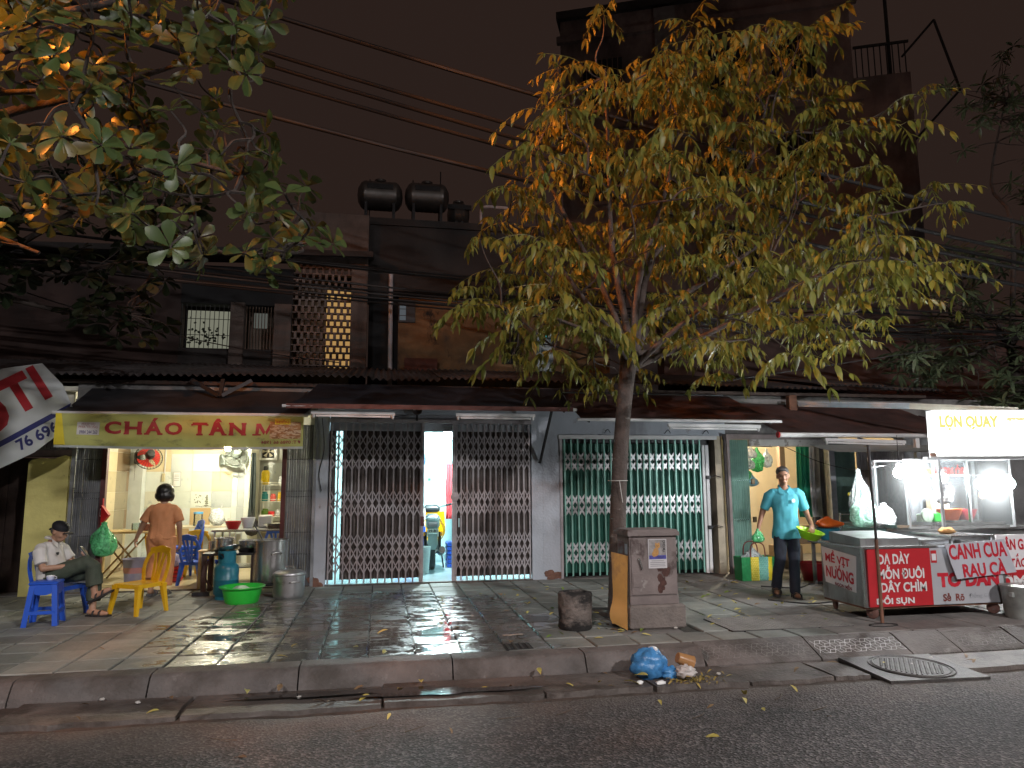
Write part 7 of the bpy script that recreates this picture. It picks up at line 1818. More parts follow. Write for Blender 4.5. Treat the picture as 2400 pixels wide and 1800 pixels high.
def foot_prims(ankle, d, dz=0, s=1.0):
    d = Vector(d).normalized(); a = Vector(ankle); lo = Vector((0,0,-.055*s))
    toe = a+d*.17*s+lo+Vector((0,0,dz))
    return [('c',a,a+lo*.6,.036*s,.036*s),('c',a+lo*.7-d*.03*s,toe-d*.04*s,.034*s,.030*s),('c',toe-d*.05*s,toe,.034*s,.022*s)]
def skin(n, c): return M(n, c, .5, var=.1, scale=20, spec=.4)
def sandal(parent, ankle, d, m, dz=0, s=1.0):
    d = Vector(d).normalized(); a = Vector(ankle)+Vector((0,0,-.085*s)); up_ = Vector((0,0,1)); side = d.cross(up_).normalized()
    q = MB(); n = 10; pl = []
    for k in range(n):
        t = k/(n-1); w_ = .036+.014*math.sin(math.pi*min(1,t*1.05)**1.4); p = a-d*.06*s+d*(.27*s*t)+Vector((0,0,dz*t))
        pl.append((p-side*w_*s, p+side*w_*s))
    vs = []
    for l, r_ in pl: vs += [l+up_*.012, r_+up_*.012, l-up_*.012, r_-up_*.012]
    fs = []
    for k in range(n-1):
        o = k*4; fs += [(o,o+1,o+5,o+4),(o+3,o+2,o+6,o+7),(o+2,o,o+4,o+6),(o+1,o+3,o+7,o+5)]
    fs += [(0,2,3,1),(4*n-4,4*n-3,4*n-1,4*n-2)]
    q.add(vs, fs); so_ = q.build('sandal', m, parent)
    for t in (.35,.62):
        p = a-d*.06*s+d*(.27*s*t)+Vector((0,0,dz*t))
        MB().tube(smoothpath([p-side*.05*s,p-side*.04*s+up_*.05*s,p+side*.04*s+up_*.05*s,p+side*.05*s],4), .009*s, 6).build('strap', m, so_, smooth=60)
sandal_m = M('black_sandal', (.022,.020,.020), .6, var=.2)

# ------------------------------------------------------------------ man in the turquoise polo walking out with a green basin
def man_walking():
    t = thing('person', 'grey haired person in a turquoise polo shirt carrying a lime green basin', 'person', (5.10,8.42,PZ), R(-20))
    sk = skin('tanned_skin', (.30,.155,.095)); X0 = (R(6),R(-3),R(-6))
    hp, H, X = head_prims((-.012,-.035,1.515), X0, 1.0)
    body = hp + [('c',(-.005,.0,1.33),(-.01,-.02,1.45),.052,.050), ('c',(-.14,.01,1.295),(.14,.01,1.295),.045,.045), ('e',(0,.01,1.15),(.11,.075,.2)),
        ('c',(-.165,.01,1.285),(-.265,.05,1.07),.036,.038), ('c',(-.265,.05,1.07),(-.335,-.01,.875),.038,.026),
        ('c',(.165,.01,1.285),(.258,.06,1.07),.036,.038), ('c',(.258,.06,1.07),(.275,-.13,.90),.038,.026),
        ('c',(.085,0,.86),(.07,-.03,.47),.075,.05), ('c',(.07,-.03,.47),(.065,.02,.085),.05,.034), ('c',(-.085,0,.86),(-.11,-.10,.49),.075,.05), ('c',(-.11,-.10,.49),(-.15,.06,.15),.05,.034), ('e',(0,.01,.9),(.13,.09,.1))]
    body += hand_prims((-.337,-.012,.870),(-.1,-.15,-1),(.9,-.2,0),.55,1) + hand_prims((.276,-.135,.897),(-.15,-.75,-.45),(-.6,.0,-.8),.8,-1)
    body += foot_prims((.065,.02,.085),(.05,-1,0)) + foot_prims((-.15,.06,.15),(-.12,-1,0),-.035)
    b = blob('body', body, sk, t, .0075, 5)
    face(b, H, X)
    polo = M('turquoise_polo', (.06,.33,.41), .75, var=.12, scale=9)
    sh = [('l',[((0,.01,.725),.174,.138),((0,.005,.80),.168,.132),((0,.005,.92),.154,.116),((0,.005,1.04),.150,.108),((0,.01,1.16),.165,.108),((0,.012,1.26),.172,.098),((0,.012,1.32),.135,.078),((0,.014,1.352),.066,.056)]),('c',(-.145,.012,1.298),(.145,.012,1.298),.060,.060),('t',[(-.12,.012,1.30),(-.185,.018,1.255),(-.252,.042,1.085)],[.070,.070,.064]),('t',[(.12,.012,1.30),(.185,.02,1.255),(.248,.05,1.085)],[.070,.070,.064])]
    s_ = blob('polo_shirt', sh, polo, t, .008, 4, .013, 7)
    col = MB()
    for sx in (-1,1): col.add([(sx*.014,-.085,1.315),(sx*.062,-.045,1.378),(sx*.088,-.072,1.315),(sx*.045,-.112,1.255)],[(0,1,2,3)])
    col.tube(smoothpath([(-.062,-.03,1.365),(-.058,.045,1.385),(0,.072,1.39),(.058,.045,1.385),(.062,-.03,1.365)],5), .012, 6)
    col.build('collar', polo, s_, smooth=60)
    MB().add([(-.016,-.118,1.30),(.016,-.118,1.30),(.013,-.132,1.13),(-.013,-.132,1.13)],[(3,2,1,0)]).build('placket', M('dark_turquoise', (.03,.24,.30), .75), s_)
    MB().lathe([(0,.0),(.026,.0),(.026,.002),(0,.002)], 16, mat=Matrix.Translation((.085,-.112,1.20)) @ Euler((R(96),0,R(22))).to_matrix().to_4x4()).build('badge', M('pale_badge', (.45,.62,.55), .7), s_)
    jeans = M('dark_navy_denim', (.016,.021,.036), .8, var=.3, scale=10)
    tr = [('e',(0,.01,.82),(.145,.108,.12)),('t',[(.075,.0,.86),(.075,-.02,.62),(.072,-.03,.47),(.068,.0,.25),(.068,.022,.05)],[.082,.082,.070,.064,.068]),('t',[(-.075,0,.86),(-.095,-.06,.64),(-.112,-.10,.49),(-.135,-.02,.30),(-.152,.055,.115)],[.082,.082,.070,.064,.066])]
    blob('trousers', tr, jeans, t, .009, 5, .008, 11, seed=3)
    hair = [('e',Vector(H((0,.024,.045))),(.080,.092,.075),X0),('e',Vector(H((0,.055,.0))),(.072,.065,.075),X0),('e',Vector(H((.0,-.03,.083))),(.066,.05,.028),X0)]
    blob('hair', hair, M('grey_black_hair', (.06,.055,.052), .7, var=.5, scale=40), t, .007, 2, .006, 30)
    sandal(t, (.065,.02,.087), (.05,-1,0), sandal_m); sandal(t, (-.15,.06,.152), (-.12,-1,0), sandal_m, -.035)
man_walking()
t = thing('lime_basin', 'lime green plastic basin held by the walking person', 'basin', (5.20,8.10,.90))
MB().lathe([(0,.0),(.09,.0),(.10,.008),(.145,.085),(.165,.10),(.168,.108),(.15,.106),(.135,.085),(.092,.014),(0,.01)], 30, mat=Euler((R(14),R(9),0)).to_matrix().to_4x4()).build('tub', M('lime_plastic', (.42,.78,.03), .35, trans=.15), t, smooth=40)
sack('small green carrier bag dangling from the walking person', green_film, (4.745,8.5,1.00), .075, .17, 41)

# ------------------------------------------------------------------ seated man in cap, looking at a phone
def man_seated():
    t = thing('person', 'seated person in a black cap and white polo looking at a phone', 'person', (-3.55,8.97,PZ), R(76))
    sk = skin('light_tan_skin', (.40,.23,.15)); X0 = (R(20),0,R(-8))
    hp, H, X = head_prims((-.01,-.02,.925), X0, .95)
    body = hp + [('c',(0,.07,.80),(-.005,.01,.88),.050,.048), ('c',(-.14,.10,.745),(.14,.10,.745),.042,.042), ('e',(0,.08,.6),(.11,.08,.18)), ('e',(0,.0,.44),(.15,.13,.11)),
        ('c',(-.165,.09,.735),(-.225,-.01,.54),.034,.036), ('c',(-.225,-.01,.54),(-.085,-.22,.555),.036,.025),
        ('c',(.165,.09,.735),(.22,-.05,.56),.034,.036), ('c',(.22,-.05,.56),(.07,-.26,.62),.036,.025),
        ('c',(-.09,-.02,.45),(-.015,-.40,.575),.078,.055), ('c',(-.015,-.40,.575),(.005,-.47,.25),.052,.034), ('c',(.09,-.02,.44),(.085,-.40,.455),.078,.055), ('c',(.085,-.40,.455),(.03,-.44,.085),.05,.034)]
    body += hand_prims((-.085,-.22,.555),(.75,-.55,.25),(.1,.3,.9),.5,1,.95) + hand_prims((.07,-.26,.62),(-.45,-.6,.45),(-.3,.75,.55),.75,-1,.95)
    body += foot_prims((.005,-.47,.25),(.1,-.85,.35),.03) + foot_prims((.03,-.44,.085),(-.05,-1,0))
    b = blob('body', body, sk, t, .0075, 5); face(b, H, X, .95)
    polo = M('white_polo', (.62,.60,.57), .8, var=.05, scale=9)
    sh = [('l',[((0,.03,.40),.160,.135),((0,.035,.47),.165,.138),((0,.055,.56),.160,.122),((0,.085,.66),.168,.112),((0,.095,.73),.168,.098),((0,.085,.785),.122,.078),((0,.075,.812),.066,.058)]),('c',(-.145,.095,.748),(.145,.095,.748),.062,.062),('t',[(-.12,.095,.75),(-.185,.072,.71),(-.222,.015,.585)],[.070,.072,.066]),('t',[(.12,.095,.75),(.185,.06,.71),(.222,.0,.60)],[.070,.072,.066])]
    s_ = blob('polo_shirt', sh, polo, t, .008, 4, .013, 7.5, seed=5)
    col = MB()
    for sx in (-1,1): col.add([(sx*.012,-.005,.80),(sx*.066,.035,.855),(sx*.085,.0,.80),(sx*.04,-.035,.745)],[(0,1,2,3)])
    col.tube(smoothpath([(-.066,.035,.85),(-.055,.11,.86),(0,.135,.865),(.055,.11,.86),(.066,.035,.85)],5), .013, 6); col.build('collar', polo, s_, smooth=60)
    MB().add([(-.10,-.052,.70),(-.05,-.058,.705),(-.06,-.064,.675),(-.085,-.06,.672)],[(3,2,1,0)]).build('chest_logo', M('black_print', (.03,.03,.03), .6), s_)
    olive = M('olive_trousers', (.052,.068,.048), .8, var=.2, scale=10)
    tr = [('e',(0,.01,.43),(.17,.15,.10)),('t',[(-.09,.0,.445),(-.05,-.22,.53),(-.015,-.38,.585),(-.01,-.44,.54),(.0,-.45,.40),(.003,-.465,.335)],[.10,.092,.082,.078,.082,.086]),('t',[(.09,0,.44),(.088,-.22,.455),(.085,-.38,.465),(.075,-.42,.43),(.05,-.43,.25),(.035,-.44,.16)],[.10,.092,.08,.075,.072,.074])]
    blob('trousers', tr, olive, t, .009, 5, .009, 11, seed=8)
    blob('hair', [('e',H((0,.05,-.005)),(.066,.055,.055),X0)], M('grey_black_hair'), t, .008, 2, .004, 30)
    capm = M('black_cap', (.014,.015,.02), .7, var=.2)
    cp = blob('cap', [('e',H((0,.015,.055)),(.081,.098,.066),X0),('e',H((0,.01,.03)),(.080,.096,.022),X0)], capm, t, .007, 3)
    q = MB()
    pts = []
    for k in range(9):
        a = R(-160+20*k*.875+10); pts.append((math.cos(a)*.078, -.055+math.sin(a)*.115))
    vs = [H((x,y,.030+.012*abs(x)/.078*-1+.006)) for x,y in pts]; vs2 = [v-X @ Vector((0,0,.006)) for v in vs]; n = len(vs)
    q.add(vs+vs2, [tuple(range(n)), tuple(range(2*n-1,n-1,-1))]+[(i,i+n,(i+1)%n+n,(i+1)%n) for i in range(n)]); q.build('cap_peak', capm, cp)
    MB().tube([H((.0,.10,.0)),H((.0,.15,-.03))], [.022,.008], 7).build('cap_strap', capm, cp, smooth=60)
    sandal(t, (.005,-.47,.252), (.1,-.85,.35), sandal_m, .03); sandal(t, (.03,-.44,.087), (-.05,-1,0), sandal_m)
    return t
ps = man_seated()
PX = Matrix.Translation((-3.55,8.97,PZ)) @ Matrix.Rotation(R(76),4,'Z')
t = thing('phone', 'dark mobile phone held by the seated person', 'phone', tuple(PX @ Vector((.0,-.33,.66))))
X = PX @ Matrix.Translation((-.005,-.325,.70)) @ Euler((R(-40),R(8),R(10))).to_matrix().to_4x4() @ Matrix.Translation(-(PX @ Vector((.0,-.33,.66)))+(PX @ Vector((.0,-.33,.66))))
ph = MB().rbox(0,0,0,.075,.010,.155,.004,2).xf(X); ph.build('case', dark_plastic, t, world=True)
MB().box(-.033,.033,.0052,.0062,-.07,.07).xf(X).build('screen', glow('phone_screen', (.7,.8,1), .5), t, world=True)

# ------------------------------------------------------------------ woman in orange walking into the shop
def woman():
    t = thing('person', 'dark haired person in an orange suit walking into the porridge shop', 'person', (-2.83,10.32,PZ), R(174))
    sk = skin('light_tan_skin', (.40,.23,.15)); X0 = (R(4),0,R(6))
    hp, H, X = head_prims((.0,-.03,1.335), X0, .93)
    body = hp + [('c',(0,.0,1.17),(0,-.02,1.27),.046,.044), ('c',(-.13,.0,1.13),(.13,0,1.13),.042,.042), ('e',(0,0,1.0),(.11,.08,.18)), ('e',(0,.01,.78),(.13,.10,.1)),
        ('c',(.15,.0,1.11),(.25,.01,.92),.036,.038), ('c',(.25,.01,.92),(.345,-.05,.745),.038,.025), ('c',(-.15,0,1.11),(-.222,.02,.91),.036,.038), ('c',(-.222,.02,.91),(-.215,-.05,.695),.038,.025),
        ('c',(.08,0,.76),(.085,-.08,.42),.08,.055), ('c',(.085,-.08,.42),(.08,.06,.10),.052,.034), ('c',(-.08,0,.76),(-.075,.0,.40),.08,.055), ('c',(-.075,0,.40),(-.07,.03,.085),.052,.034)]
    body += hand_prims((.346,-.052,.742),(.35,-.25,-.9),(-.8,-.3,0),.5,1,.92)+hand_prims((-.215,-.05,.692),(.05,-.25,-1),(.9,-.2,0),.5,-1,.92)
    body += foot_prims((.08,.06,.10),(.0,-1,0),-.02,.95)+foot_prims((-.07,.03,.085),(0,-1,0),0,.95)
    b = blob('body', body, sk, t, .008, 5); face(b, H, X, .93)
    org_ = M('orange_cotton', (.72,.31,.14), .8, var=.1, scale=8)
    sh = [('l',[((0,.015,.735),.172,.135),((0,.015,.80),.165,.130),((0,.012,.90),.155,.120),((0,.01,1.0),.165,.112),((0,.005,1.09),.172,.102),((0,.0,1.15),.135,.082),((0,.0,1.195),.070,.060)]),('c',(-.135,.0,1.118),(.135,0,1.118),.058,.058),('t',[(.11,0,1.12),(.17,0,1.08),(.228,.01,.955)],[.066,.070,.070]),('t',[(-.11,0,1.12),(-.165,0,1.08),(-.213,.01,.95)],[.066,.070,.070])]
    blob('blouse', sh, org_, t, .008, 4, .014, 7, seed=9)
    tr = [('e',(0,.02,.75),(.160,.135,.13)),('t',[(.085,.01,.76),(.09,-.04,.55),(.088,-.075,.42),(.085,-.03,.30),(.082,.02,.20)],[.11,.105,.10,.102,.10]),('t',[(-.085,.01,.76),(-.08,.01,.55),(-.077,.005,.40),(-.073,.015,.25),(-.07,.03,.13)],[.11,.105,.10,.10,.10])]
    blob('trousers', tr, org_, t, .009, 5, .010, 9, seed=12)
    hair = [('e',H((0,.025,.02)),(.112,.118,.105),X0),('e',H((0,.035,-.045)),(.126,.108,.085),X0),('e',H((.078,.0,-.045)),(.042,.072,.08),X0),('e',H((-.078,.0,-.045)),(.042,.072,.08),X0)]
    blob('hair', hair, M('black_hair', (.014,.012,.012), .38, var=.4, scale=60), t, .008, 3, .003, 40)
    sandal(t, (.08,.06,.102), (0,-1,0), M('grey_shoe', (.12,.12,.12), .6), -.02, .95); sandal(t, (-.07,.03,.087), (0,-1,0), M('grey_shoe'), 0, .95)
woman()
# ================================================================== STREET THINGS
cab_m = M('cabinet_paint', (.20,.165,.155), .75, var=.2, scale=4, bump=.3, bscale=30, stain=[((.085,.06,.055), 3.2, .56, .08, 1.6), ((.28,.25,.235), 5, .62, .06, 1)])
uc = thing('utility_cabinet', 'rusty grey brown utility cabinet with a flyer on its door', 'cabinet', (2.73,7.12,PZ))
def B(x0,x1,y0,y1,z0,z1): return MB().box(x0,x1,y0,y1,z0,z1)
plinth = MB().rbox(2.745,7.14,.16+.115,.60,.46,.235,.02,2)
plinth.v = [(x+.006*mnoise.noise((x*9,y*9,z*9)),y+.006*mnoise.noise((x*8,y*8,z*8+4)),z) for x,y,z in plinth.v]
plinth.build('plinth', M('plinth_concrete', (.17,.145,.13), .9, var=.3, scale=5, bump=.7, bscale=40), uc, world=True)
B(2.475,2.985,6.955,7.34,.395,.475).build('base_skirt', cab_m, uc, world=True)
B(2.48,2.98,6.962,7.335,.478,1.065).build('body', cab_m, uc, world=True)
d = B(2.495,2.965,6.950,6.961,.49,1.035).build('door', cab_m, uc, world=True)
MB().add([(2.455,6.93,1.065),(3.005,6.93,1.065),(3.005,7.36,1.065),(2.455,7.36,1.065),(2.455,6.93,1.10),(3.005,6.93,1.10),(3.005,7.36,1.10),(2.455,7.36,1.10),(2.475,6.96,1.125),(2.985,6.96,1.125),(2.985,7.33,1.125),(2.475,7.33,1.125)],
         [(3,2,1,0),(0,1,5,4),(1,2,6,5),(2,3,7,6),(3,0,4,7),(4,5,9,8),(5,6,10,9),(6,7,11,10),(7,4,8,11),(8,9,10,11)]).build('roof', cab_m, uc, world=True)
for z0,z1 in ((.885,.985),(.565,.70)): B(2.505,2.605,6.944,6.950,z0,z1).build('hatch', cab_m, d, world=True)
MB().tube([(2.575,6.935,.83),(2.60,6.93,.74)], .011, 8).build('handle', steel, d, smooth=60, world=True); MB().ball((2.572,6.94,.835), (.014,.012,.018), 8, 6).build('handle_boss', steel, d, world=True)
B(2.4765,2.4795,7.02,7.09,.88,.98).build('side_label', M('bluish_label', (.34,.38,.46), .5, var=.3, scale=30), uc, world=True)
B(2.4735,2.4765,7.11,7.27,.86,1.0).build('side_poster', M('dark_red_label', (.13,.04,.035), .5, var=.5, scale=18), uc, world=True)
for k in range(7):
    rr = random.Random(k+3); MB().ball((2.82+rr.uniform(-.06,.08),6.950,.60+rr.uniform(-.08,.16)), (.035,.0022,.04), 9, 6, .5, 2.5, k).build('rust_patch', M('rust_scab', (.075,.035,.028), .9, var=.4, scale=20), d, world=True)
# dog flyer
fl_ = thing('flyer', 'paper flyer with a picture of a fluffy golden dog on the cabinet door', 'poster', (2.77,6.944,.74))
B(2.672,2.868,6.9425,6.9445,.745,1.032).build('sheet', M('flyer_paper', (.56,.54,.55), .7, var=.05), fl_, world=True)
B(2.680,2.860,6.9405,6.9420,.835,1.025).build('photo', M('flyer_photo', (.28,.26,.25), .5, var=.4, scale=18), fl_, world=True)
B(2.680,2.860,6.9388,6.9402,.835,.872).build('blue_cloth_print', M('flyer_blue', (.07,.07,.30), .5, var=.5, scale=26), fl_, world=True)
dog = M('flyer_dog', (.46,.24,.075), .6, var=.25, scale=60)
q = MB(); q.ball((2.752,6.9382,.905), (.030,.0012,.042), 14, 9); q.ball((2.770,6.9382,.965), (.026,.0012,.026), 14, 9); q.ball((2.752,6.9382,.985), (.008,.0012,.013), 8, 6); q.ball((2.786,6.9382,.986), (.008,.0012,.013), 8, 6); q.ball((2.732,6.9382,.885), (.022,.0012,.028), 12, 8); q.build('dog_print', dog, fl_, world=True)
for x, z in ((2.764,.969),(2.778,.969),(2.771,.958)): MB().ball((x,6.9366,z), (.0032,.0008,.0032), 6, 4).build('dog_face_print', dark_plastic, fl_, world=True)
o = letters('TÌM CHÓ', 2.815,2.857,.90,1.02, 6.9385, M('flyer_black', (.03,.03,.03), .6), fl_, bold=.03)
for v in o.data.vertices:
    p = v.co.copy(); cx_, cz_ = 2.836, .96; dx, dz = (p.x-cx_)/.042, (p.z-cz_)/.12; v.co = Vector((cx_-dz*.036, p.y, cz_+dx*.118))-Vector(fl_['_o'])
for k, (x0,x1) in enumerate(((2.705,2.835),(2.69,2.85),(2.69,2.845),(2.69,2.85))): B(x0,x1,6.9412,6.9422,.815-.017*k,.821-.017*k).build('print_line', M('flyer_grey', (.22,.22,.23), .6), fl_, world=True)
# board leaning on cabinet and tree
t = thing('leaning_board', 'warped orange brown plywood board leaning between the tree and the cabinet', 'board', (2.36,7.0,PZ))
bm_ = M('orange_plywood', (.42,.215,.055), .55, var=.15, scale=5, stain=((.20,.11,.05), 2.5, .56, .12, 1.5))
LB = [(-.015,.03),(.06,.0),(.125,-.015),(.13,.74),(.0,.79),(-.02,.77),(-.012,.45),(-.028,.22)]
rows = 14; q = MB()
lf = [(.0,.60),(-.012,.50),(-.015,.36),(-.05,.26),(-.075,.16),(-.06,.07),(-.01,.02)]
front = [(2.455,6.93,.165),(2.478,6.99,.845)]
def bd(u, v):
    # left edge bulges out near the foot, the sheet leans back and bows
    z = .165+.70*v; xl = 2.335-.055*math.exp(-((v-.18)/.16)**2)-.0*v; xr = 2.418+.060*v
    y = 6.90+.10*v+.02*math.sin(math.pi*v)+(.10*(1-u))
    return (xl+(xr-xl)*u, y, z+(.035*(1-u) if v > .95 else 0)+(.05*(1-u) if v < .05 else 0))
q.grid(bd, 6, rows); q.grid(lambda u, v: (lambda p: (p[0]+.008,p[1]+.014,p[2]))(bd(1-u,v)), 6, rows)
for v in (0,1): q.quad(bd(0,v),bd(1,v),(bd(1,v)[0]+.008,bd(1,v)[1]+.014,bd(1,v)[2]),(bd(0,v)[0]+.008,bd(0,v)[1]+.014,bd(0,v)[2]))
for k in range(rows):
    for u in (0,1):
        a, b = bd(u,k/rows), bd(u,(k+1)/rows); q.quad(a,b,(b[0]+.008,b[1]+.014,b[2]),(a[0]+.008,a[1]+.014,a[2]))
q.build('sheet', bm_, t, smooth=40, world=True)
# concrete stove cylinder
t = thing('concrete_cylinder', 'sooty concrete cylinder stove standing by the tree', 'stove', (1.95,7.12,PZ))
q = MB().lathe([(.155,0),(.17,.02),(.165,.10),(.172,.20),(.170,.31),(.174,.34),(.165,.355),(.12,.36),(.115,.34),(.0,.33)], 30)
q.v = [(x*(1+.04*mnoise.noise((x*7,y*7,z*9))),y*(1+.04*mnoise.noise((x*7,y*7,z*9))),z) for x,y,z in q.v]
q.build('drum', M('sooty_concrete', (.15,.125,.11), .95, var=.4, scale=7, bump=.8, bscale=30, stain=((.02,.018,.017), 3.4, .46, .1, .6)), t, smooth=50)
# tree pit soil
tag(MB().grid(lambda u, v: (2.25+.75*u, 7.32+.8*v, .150+.02*mnoise.noise((u*5,v*5,1))), 14, 14).build('tree_pit_soil', dirt, smooth=60), kind='structure')
# rubbish at the kerb
t = thing('blue_rubbish_bag', 'blue plastic rubbish bag slumped against the kerb', 'bag', (2.20,5.78,.015))
def lump(c, r, seed, rough=.28, fr=2.2, nu=26, nv=18):
    q = MB().ball((0,0,0), (1,1,1), nu, nv)
    out = []
    for v in q.v:
        n = Vector(v); k = 1+rough*mnoise.noise(n*fr+Vector((seed,0,0)))+.10*abs(mnoise.noise(n*fr*3+Vector((0,seed,0))))+.05*mnoise.noise(n*fr*8)
        p = Vector((n.x*r[0]*k,n.y*r[1]*k,n.z*r[2]*k)); p.z = max(p.z,-r[2]*.85); out.append((c[0]+p.x,c[1]+p.y,c[2]+p.z))
    q.v = out; return q
lump((2.20,5.78,.12),(.15,.11,.125),3).build('sack', M('blue_bag_film', (.07,.25,.52), .25, var=.35, scale=16, trans=.2, bump=.5, bscale=22), t, smooth=80, world=True)
lump((2.36,5.72,.06),(.08,.06,.055),8).build('sack_tail', M('blue_bag_film'), t, smooth=80, world=True)
lump((2.24,5.80,.235),(.05,.035,.025),5,.5,3,14,10).build('tied_knot', white_film, t, smooth=80, world=True)
t = thing('plastic_cup', 'crushed brown milk tea cup lying on the rubbish', 'cup', (2.50,5.74,.12))
MB().lathe([(.0,0),(.040,0),(.044,.01),(.055,.13),(.058,.135),(.050,.135),(.0,.125)], 22, mat=Matrix.Translation((2.42,5.71,.185)) @ Euler((R(10),R(112),R(12))).to_matrix().to_4x4()).build('cup', M('milk_tea_plastic', (.45,.24,.10), .25, var=.2, trans=.25), t, smooth=40, world=True)
t = thing('white_rubbish_bag', 'small crumpled white bag in front of the brown cup', 'bag', (2.46,5.62,.02)); lump((2.46,5.64,.085),(.08,.05,.05),11,.5,3).build('pouch', M('white_bag_film', (.55,.50,.47), .4, var=.2, trans=.2), t, smooth=80, world=True)
for k, (x, y) in enumerate(((2.22,5.58),(2.06,5.62))):
    t = thing('paper_scrap', ('white torn paper scrap before the blue rubbish bag','pale paper scrap left of the blue rubbish bag')[k], 'paper', (x,y,.02)); lump((x,y,.032),(.04-.012*k,.02,.016),k+20,.5,3,12,8).build('scrap', paper, t, smooth=60, world=True)
straw = M('dry_leaf_litter', (.28,.20,.05), .8, var=.4, scale=30)
q = MB(); rr = random.Random(5)
for k in range(130):
    c = Vector((2.52+rr.gauss(0,.10),5.62+rr.gauss(0,.045),.02+abs(rr.gauss(0,.022)))); d_ = Vector((rr.gauss(0,1),rr.gauss(0,1),rr.gauss(0,.35))); leaf_geo(q, c, d_, Vector((rr.gauss(0,.4),rr.gauss(0,.4),1)), rr.uniform(.03,.06), 'leaflet', .4, .4)
tag(q.build('dry_scraps', straw), 'heap of dry peelings and leaves beside the white rubbish bag', 'litter', kind='stuff')
# fallen leaves
yl = leaf_material('fallen_yellow_leaf', [(.50,.42,.12),(.58,.50,.16),(.46,.36,.08),(.42,.42,.12)], .15, .6); bl_ = leaf_material('fallen_brown_leaf', [(.16,.09,.045),(.20,.12,.06),(.25,.16,.08),(.12,.075,.04)], .1, .7); gl_ = leaf_material('fallen_green_leaf', [(.16,.26,.04),(.22,.32,.05),(.2,.3,.04)], .15, .5)
protos = {}
for nm_, m_ in (('y',yl),('b',bl_),('g',gl_)):
    for v in range(3):
        q = MB(); leaf_geo(q, Vector((-.5,0,.10)), Vector((1,0,.02)), Vector((0,.15*v,1)), 1.0, 'leaflet', .18+.12*v, .35); protos[nm_+str(v)] = q.mesh('fallen_leaf', m_, 70)
rr = random.Random(77)
where = {'y': 'yellow fallen leaf', 'b': 'brown curled fallen leaf', 'g': 'green fallen leaf'}
zones = [((2.9,5.2),(6.9,10.0),70,'yyyyybg',PZ,'lying on the pavement between the cabinet and the walking person'),((1.3,2.7),(6.5,10.2),42,'yybbyg',PZ,'lying on the pavement left of the tree trunk'),((-2.5,1.2),(6.4,9.4),16,'ybb',PZ,'lying on the wet tiles before the grey gate'),((2.0,2.9),(6.75,7.5),26,'ybby',PZ-.004,'lying at the foot of the leaning board'),((-2.5,5.5),(5.58,6.0),26,'ybyb',.02,'lying on the gutter slabs'),((-1.0,4.5),(4.4,5.4),10,'yb',.006,'lying on the road'),((5.0,6.2),(7.7,9.4),12,'yyb',PZ,'lying on the pavement behind the food cart')]
for (xa,xb),(ya,yb),n,kinds,z,place in zones:
    for k in range(n):
        kd = rr.choice(kinds); x, y = rr.uniform(xa,xb), rr.uniform(ya,yb)
        if 2.42 < x < 3.06 and 6.9 < y < 7.4: continue
        if (x-1.95)**2+(y-7.12)**2 < .04: continue
        s = rr.uniform(.065,.115)*(1.2 if kd == 'g' else 1)
        o = inst('fallen_leaf', protos[kd+str(rr.randint(0,2))], None, (x,y,z+.004), (rr.uniform(-.2,.2),rr.uniform(-.2,.2),rr.uniform(0,6.28)), s)
        tag(o, where[kd]+' '+place, 'leaf', 'fallen '+{'y':'yellow','b':'brown','g':'green'}[kd]+' leaves '+place)
# larger almond leaves in the gutter
for k, (x, y, z, nm_) in enumerate(((-.95,5.86,.05,'y'),(-.72,5.92,.06,'b'),(.35,5.93,.05,'y'),(1.32,5.95,.06,'y'),(-1.5,5.9,.03,'b'),(2.0,5.62,.03,'y'),(2.1,5.7,.05,'y'),(.05,7.3,PZ,'y'),(2.75,5.25,.01,'y'),(1.2,6.6,PZ,'b'))):
    o = inst('fallen_leaf', protos[nm_+str(k%3)], None, (x,y,z+.012), (rr.uniform(-.4,.4),rr.uniform(-.6,.2),rr.uniform(0,6.28)), rr.uniform(.12,.16)); tag(o, 'large %s fallen almond leaf curled on the ground' % ('yellow' if nm_ == 'y' else 'brown'), 'leaf', 'large %s almond leaves' % ('yellow' if nm_ == 'y' else 'brown'))
# iron drain gratings
iron = M('cast_iron', (.075,.068,.064), .55, .5, var=.3, scale=12, bump=.3)
t = thing('pavement_grating', 'wide iron grating with rows of slots set in the pavement before the cart', 'grating', (4.05,6.98,PZ))
MB().box(3.40,4.72,6.66,7.30,PZ-.02,PZ+.004).build('pit', black, t, world=True)
slot = M('grating_iron', (.24,.225,.21), .6, .2, var=.25, scale=8)
for k in range(13): MB().box(3.40,4.72,6.66+.05*k,6.685+.05*k,PZ+.0045,PZ+.013).build('bar', slot, t, world=True)
for k in range(27): MB().box(3.40+.05*k,3.412+.05*k,6.66,7.285,PZ+.0045,PZ+.0115).build('cross_bar', slot, t, world=True)
t = thing('manhole_cover', 'square iron manhole cover with a round ribbed plate beside the gutter', 'manhole', (4.5,5.62,.0))
MX = Matrix.Translation((4.50,5.63,.0)) @ Matrix.Rotation(R(-3),4,'Z') @ Matrix.Rotation(R(1.2),4,'X')
MB().box(-.44,.44,-.36,.36,.0,.030).xf(MX).build('frame', iron, t, world=True)
MB().lathe([(.0,.034),(.30,.034),(.31,.030)], 40, sy=1.05, cap=False).xf(MX).build('lid', iron, t, world=True)
for r_ in (.325,.29): MB().tube([(r_*math.cos(a/40*6.2832),1.05*r_*math.sin(a/40*6.2832),.035) for a in range(41)], .006, 5).xf(MX).build('ring_rib', iron, t, world=True)
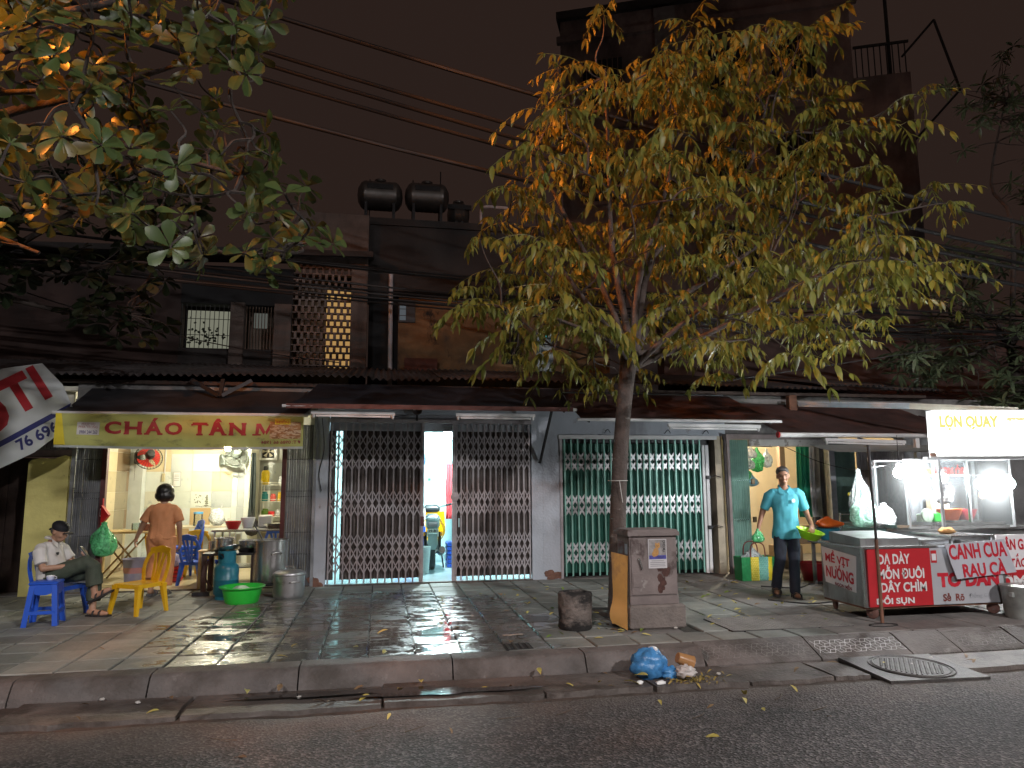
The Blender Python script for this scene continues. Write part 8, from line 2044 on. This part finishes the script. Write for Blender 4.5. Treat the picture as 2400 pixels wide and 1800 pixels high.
rib = MB().box(-.017,.017,-.007,.007,.034,.041).xf(Matrix.Identity(4)).mesh('tread_rib', iron)
off = Vector(t['_o'])
for i in range(-9,10):
    for j in range(-8,9):
        x, y = i*.045+.0225*(j%2), j*.034
        if (x/.26)**2+(y/.27)**2 < 1:
            p = MX @ Vector((x,y,0)); inst('tread_rib', rib, t, tuple(p-off), (0,0,R(35)))
t = thing('kerb_drain', 'small sunken drain in the pavement edge', 'drain', (1.24,6.42,PZ)); MB().box(1.12,1.36,6.36,6.58,PZ-.03,PZ+.0035).build('pit', black, t, world=True)
for k in range(4): MB().box(1.14+.06*k,1.158+.06*k,6.36,6.58,PZ+.004,PZ+.011).build('bar', iron, t, world=True)
t = thing('flat_wrapper', 'flattened pale wrapper lying on the pavement beside the drain', 'wrapper', (1.28,6.92,PZ)); MB().grid(lambda u, v: (1.18+.2*u,6.9+.05*v+.02*u,PZ+.006+.006*mnoise.noise((u*4,v*4,0))), 6, 3).build('film', M('wrapper_film', (.5,.42,.36), .4, var=.4, scale=20), t, world=True)
for k in range(9):
    rr2 = random.Random(k+400); x, y = rr2.uniform(-1.5,4), rr2.uniform(4.7,5.5); a = rr2.uniform(-.6,.6)
    t = tag(MB().tube(smoothpath([(x,y,.014),(x+.09*math.cos(a),y+.09*math.sin(a),.022),(x+.18*math.cos(a+.3),y+.18*math.sin(a+.3),.012)],3), .003, 5).build('twig_scrap', M('dry_twig', (.10,.075,.055), .8)), 'thin dry twig lying on the road by the gutter', 'twig', 'dry twigs on the road')
# small white stones and butts
for k in range(10):
    rr2 = random.Random(k+900); x, y = rr2.uniform(-2,5), rr2.choice([rr2.uniform(5.6,6.0),rr2.uniform(6.5,9)]); z = .02 if y < 6.05 else PZ
    tag(lump((x,y,z+.012),(.02,.014,.010),k,.4,2,8,6).build('pebble', M('pale_pebble', (.40,.38,.35), .8)), 'small pale pebble lying on the ground', 'pebble', 'pale pebbles')
# ------------------------------------------------------------------ housekeeping
for o in bpy.data.objects:
    if '_o' in o: del o['_o']
